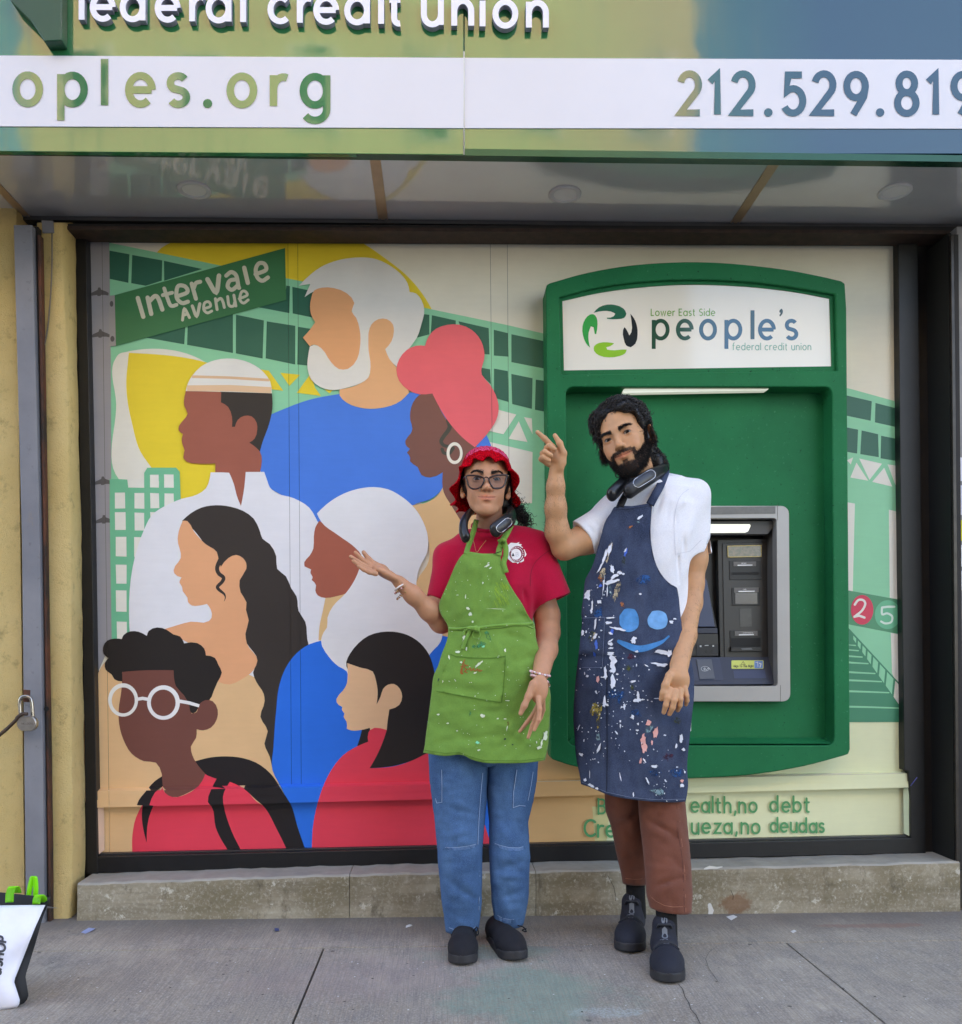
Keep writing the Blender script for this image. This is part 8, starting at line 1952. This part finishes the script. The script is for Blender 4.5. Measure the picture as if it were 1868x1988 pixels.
spl('paint_splashes', wm, M_WP, [B_AM], apm, .0050)
spl('paint_smears', [(*Bm(680, 880), 4, 22, .22), (*Bm(620, 1080), 6, 10, .3), (*Bm(765, 1230), 5, 15, .2), (*Bm(745, 1300), 4, 10, .1), (*A3(355, 205), 3, 8, .4)], smear_mat('cream_smear', 'b9a98c'), [B_AM], apm, .0042)
spl('paint_smears', [(*Bm(890, 632), 5, 2.4, -.5), (*Bm(605, 1135), 5, 7), (*Bm(812, 1380), 4, 6)], smear_mat('orange_stain', 'a5663f'), [B_AM], apm, .0044)
spl('paint_smears', [(*A3(400, 940), 9, 17, .1), (*A3(398, 1060), 4, 13, 0), (*A3(350, 930), 5, 12, .3)], smear_mat('ochre_smear', '9c8a48'), [B_AM], apm, .0042)
spl('paint_smears', [(*A3(700, 520), 5, 5), (*A3(740, 715), 3, 5), (*A3(1190, 1040), 6, 7), (*Bm(825, 960), 3, 8), (*A3(330, 200), 7, 14, .3), (*A3(255, 30), 6, 8)], smear_mat('olive_stain', '4c5230'), [B_AM], apm, .0034)
spl('paint_smears', [(*Bm(1030, 1140), 13, 11), (*A3(770, 960), 10, 6), (*A3(810, 990), 4, 2.4), (*A3(610, 840), 3, 7), (*A3(1180, 1560), 12, 8), (*A3(960, 1560), 12, 6), (*A3(570, 780), 16, 10), (*A3(390, 60), 7, 30, .06)], smear_mat('deep_blue_stain', '1d4a7c'), [B_AM], apm, .0034)
spl('paint_splashes', [(*A3(538, 158), 3, 5), (*A3(380, 290), 3, 8), (*A3(360, 385), 2.6, 5), (*Bm(845, 880), 2.4, 8, .3), (*Bm(600, 1200), 3, 3), (*Bm(712, 1640), 2.6, 4)], plain('cobalt_paint', '2a5fc4', .55), [B_AM], apm, .0054)
spl('paint_splashes', [(*A3(850, 1230), 5, 11, .05), (*A3(858, 1310), 4.6, 9, -.1), (*A3(970, 1160), 4.6, 11, .2), (*A3(900, 1068), 5.5, 5.5, .4), (*A3(822, 1440), 2.4, 5, .2), (*A3(935, 1260), 2, 5, .1), (*A3(1235, 1640), 3, 3.4), (*A3(395, 630), 2.6, 7)], plain('salmon_paint', 'e0a098', .55, vary=.1, vscale=80), [B_AM], apm, .0054)
spl('paint_smears', [(*A3(905, 1125), 5, 9, .5), (*A3(980, 1745), 14, 5, .35), (*A3(1020, 1750), 5, 7), (*A3(400, 1205), 4, 6), (*Bm(965, 585), 4, 1.8), (*Bm(700, 1240), 4, 12)], smear_mat('grey_green_smear', '6f8a92'), [B_AM], apm, .0044)
spl('paint_smears', [(*A3(275, 465), 4, 7), (*A3(1100, 1400), 10, 7), (*A3(730, 405), 7, 5)], smear_mat('maroon_stain', '4c2638'), [B_AM], apm, .0034)
# ---- trousers
M_BRN = cloth_mat('brown_canvas', '6b3e2f', 1000, .9, .12, .35); M_BRNS = plain('brown_seam', '5a3024', .9); M_BRNT = plain('brown_stitch', 'a06a54', .85)
tr = bpy.data.objects.new('trousers', None); link(tr, man)
TL = [(1500, 1172, 1262, 2.995), (1544, 1176, 1258, 3.0), (1573, 1177, 1256, 3.005), (1604, 1188, 1257, 3.02), (1650, 1197, 1259, 3.04), (1703, 1209, 1259, 3.065), (1719, 1211, 1257, 3.075, (1, 4))]
TR = [(1500, 1240, 1332, 2.93), (1544, 1240, 1328, 2.925), (1577, 1242, 1331, 2.92), (1631, 1248, 1336, 2.90), (1687, 1254, 1341, 2.865), (1738, 1257, 1343, 2.835), (1766, 1263, 1341, 2.825, (6, 9))]
FTL = [(1200, 1600, 1245, 1575, 8, .008), (1190, 1580, 1240, 1600, 9, -.005), (1205, 1640, 1240, 1680, 12, .005), (1215, 1690, 1250, 1690, 9, .004)]
FTR = [(1258, 1590, 1305, 1618, 8, .010), (1262, 1605, 1310, 1640, 9, -.006), (1275, 1720, 1325, 1700, 6, .009), (1280, 1732, 1322, 1716, 7, -.006), (1300, 1660, 1325, 1690, 9, .006), (1255, 1620, 1262, 1720, 10, .006), (1310, 1570, 1320, 1640, 9, -.004), (1300, 1735, 1312, 1770, 8, .005), (1290, 1560, 1270, 1600, 9, .006)]
FTL = [(*a[:4], a[4] * .7, a[5] * 1.4) for a in FTL]; FTR = [(*a[:4], a[4] * .7, a[5] * 1.4) for a in FTR]; lL, B_TL = leg_tube('leg', TL, M_BRN, tr, FTL, seed=3.0, amp=.005); lR, B_TR = leg_tube('leg', TR, M_BRN, tr, FTR, seed=9.0, amp=.005)
for bv, par, pts, w, m in ((B_TL, lL, M4(432, 838, 540, 850, 655, 840), .9, M_BRNT), (B_TR, lR, M4(668, 990, 740, 1055, 820, 1095, 900, 1108, 1005, 1105), .9, M_BRNT), (B_TR, lR, M4(935, 150, 950, 420, 985, 640, 1000, 900, 1008, 1180), 1.4, M_BRNS), (B_TR, lR, M4(955, 150, 972, 420, 1003, 640, 1016, 900, 1022, 1180), .7, M_BRNT)):
    decal_strokes('seam', ribbon(dense(pts, 4), w), [bv], m, par, .005)
# ---- socks and shoes
M_SOCK = plain('black_sock', '0d0d0f', .95, bump=.4, bscale=500)
t1m = G(1221, 1851); h1m = t1m + Vector((.075, .275, 0)); t2m = G(1299, 1911); h2m = t2m + Vector((.055, .285, 0))
for h_, a, b, Yk in ((h1m, (1238, 1690), (1240, 1765), None), (h2m, (1317, 1740), (1318, 1815), None)):
    bs = Vector((h_.x, h_.y - .048, gz(h_.x)))
    tube('sock', [bs + Vector((0, .0, .05)), bs + Vector((0, 0, .10)), bs + Vector((-.001, 0, .13)), bs + Vector((-.002, 0, .165))], [.034, .033, .033, .033], M_SOCK, man, 20)
M_SHM = plain('navy_mesh_knit', '1c1f2b', .85, vary=.15, vscale=150, bump=.6, bscale=420); M_SOLM = plain('dark_grey_sole', '26262a', .55, vary=.15)
M_LCE = plain('dark_lace', '24262d', .7); M_LOGO = plain('grey_lettering', '6f747c', .5)
for toe, heel in ((t1m, h1m), (t2m, h2m)):
    up, (R_, o_, L_) = shoe(man, toe, heel, M_SHM, M_SOLM, .051, toe_h=.048, tall=.105)
    bvs = BVHTree.FromPolygons([v.co.copy() for v in up.data.vertices], [tuple(p.vertices) for p in up.data.polygons])
    def S_(lx, ly, lift):               # a point on the shoe's top, lx to the viewer's right, ly from heel to toe 0..1
        w = Vector(R_ @ np.array((lx, -ly * L_, .3)) + o_); h = bvs.ray_cast(w, Vector((0, 0, -1)))
        return (h[0] + h[1] * lift) if h[0] is not None else None
    for k, (u0, u1) in enumerate(((.44, .50), (.47, .54), (.50, .57), (.53, .61), (.56, .645))):
        pts = [S_(lx, u0 + (u1 - u0) * ((lx + .036) / .072) - .02 * (1 - (lx / .036) ** 2), .0022) for lx in np.linspace(-.038, .038, 13)]
        pts = [p for p in pts if p is not None]
        if len(pts) > 4: tube('lace', pts, .0017, M_LCE, up, 6)
    # lettering running down the tongue
    word = text_faces('adidas', 0, 0, 1, .24, gap=.30)
    fs = sum((f for _, f in word), []); v2, t2 = union2d(fs); wid = max(p[0] for p in v2); V = []; ok = {}
    for i, (x, y) in enumerate(v2):
        p = S_(-(-y - .5) * .0155 * -1, .62 - (x / wid) * .36, .0016)
        if p is not None: ok[i] = len(V); V.append(p)
    T = [[ok[i] for i in t] for t in t2.tolist() if all(i in ok for i in t)]
    if T: mesh('lettering', V, T, M_LOGO, up)
    q = [S_(lx, .66 + .02 * (lx / .03) ** 2, .0012) for lx in np.linspace(-.034, .034, 11)]; q = [p for p in q if p is not None]
    if len(q) > 4: tube('toe_seam', q, .0016, M_SHM, up, 6)
    tube('pull_loop', [Vector(R_ @ np.array((a, -b * L_, c)) + o_) for a, b, c in ((-.022, .30, .106), (-.018, .33, .118), (.018, .33, .118), (.022, .30, .106))], .004, M_LCE, up, 8)
# ---- neck fan
fm_ = [npp(1188, 960, 2.83), npp(1197, 951, 2.845), npp(1207, 940, 2.87), npp(1214, 928, 2.91), npp(1225, 915, 2.98), npp(1250, 905, 3.06), npp(1280, 898, 3.06), npp(1293, 904, 3.01), npp(1284, 914, 2.935), npp(1262, 926, 2.878), npp(1240, 940, 2.845), npp(1222, 953, 2.825)]
neckfan('black neck fan with a silver oval around the neck above the denim apron', fm_, [.024, .024, .022, .019, .016, .014, .014, .017, .022, .026, .027, .026], (0, -.3, 1), (M1(1310, 1083)[0], 14.5, 9.2, math.radians(-32), plain('fan_inset', '24252d', .35)), (M1(1150, 1195)[0], 12, 9.5, -.5), .7)

# ================================================================ SMALL THINGS LEFT ON THE GROUND
V, T = union2d(BAGTXT)
bbag = [c for c in bag.children if c.name.startswith('front_panel')][0]
bv = BVHTree.FromPolygons([v.co.copy() for v in bbag.data.vertices], [tuple(p.vertices) for p in bbag.data.polygons])
pts = [on([bv], x, y, .006) for x, y in V]; ok = {}; V3 = []
for i, p in enumerate(pts):
    if p is not None: ok[i] = len(V3); V3.append(p)
mesh('lettering', V3, [[ok[i] for i in t] for t in T.tolist() if all(i in ok for i in t)], plain('bag_print', '3a3a40', .6), bag)
M_SCRAP = plain('paper_scrap', 'd8d8d6', .7); rq = random.Random(8); V = []; Fc = []
for _ in range(150):
    g = G(rq.uniform(60, 1860), rq.uniform(1800, 1986)); r = rq.uniform(.0012, .0045); b = len(V); k = rq.randint(3, 6)
    V += [(g.x + r * rq.uniform(.5, 1) * math.cos(6.28 * i / k), g.y + r * rq.uniform(.5, 1) * math.sin(6.28 * i / k), gz(g.x) + .0022) for i in range(k)]; Fc.append(list(range(b, b + k)))
tag(mesh('paint_flecks', V, Fc, M_SCRAP), 'tiny pale paint flecks scattered over the pavement', 'flecks', kind='stuff')
V = []; Fc = []
for _ in range(90):
    g = G(rq.uniform(60, 1860), rq.uniform(1800, 1986)); r = rq.uniform(.0015, .006); b = len(V); k = rq.randint(4, 7); e = rq.uniform(.4, 1)
    V += [(g.x + r * rq.uniform(.5, 1) * math.cos(6.28 * i / k), g.y + e * r * rq.uniform(.5, 1) * math.sin(6.28 * i / k), gz(g.x) + .0018) for i in range(k)]; Fc.append(list(range(b, b + k)))
tag(mesh('dark_specks', V, Fc, plain('dark_speck', '3b3735', .9)), 'dark specks of dirt scattered over the pavement', 'dirt', kind='stuff')
def scrap(label, cat, pts, m, h=.008):
    g = [G(x, y) for x, y in pts]; c = sum(g, Vector()) / len(g); V = [v + Vector((0, 0, .003 + h * rq.random())) for v in g] + [c + Vector((0, 0, h))]
    tag(mesh('litter_scrap', V, [(i, (i + 1) % len(g), len(g)) for i in range(len(g))], m), label, cat)
scrap('crumpled white and blue wrapper on the pavement by the pilaster', 'wrapper', ((157, 1815), (172, 1807), (185, 1807), (182, 1811), (166, 1816)), plain('wrapper_blue', '8f9bc0', .4))
scrap('small white paper scrap by the foot of the pilaster', 'paper scrap', ((130, 1812), (136, 1809), (137, 1813)), M_SCRAP)
scrap('white paper scrap on the pavement left of the jeans', 'paper scrap', ((785, 1801), (795, 1800), (803, 1798), (799, 1803), (789, 1805)), M_SCRAP)
scrap('white paper scrap under the sill right of the brown trousers', 'paper scrap', ((1410, 1784), (1424, 1781), (1432, 1784), (1420, 1791)), M_SCRAP)
scrap('tiny blue scrap at the sill joint', 'paper scrap', ((533, 1806), (541, 1805), (542, 1813), (534, 1813)), plain('scrap_blue', '3d4b78', .6))
scrap('pale scrap on the pavement beside the wall at the right', 'paper scrap', ((1535, 1811), (1542, 1808), (1547, 1812), (1540, 1815)), M_SCRAP)
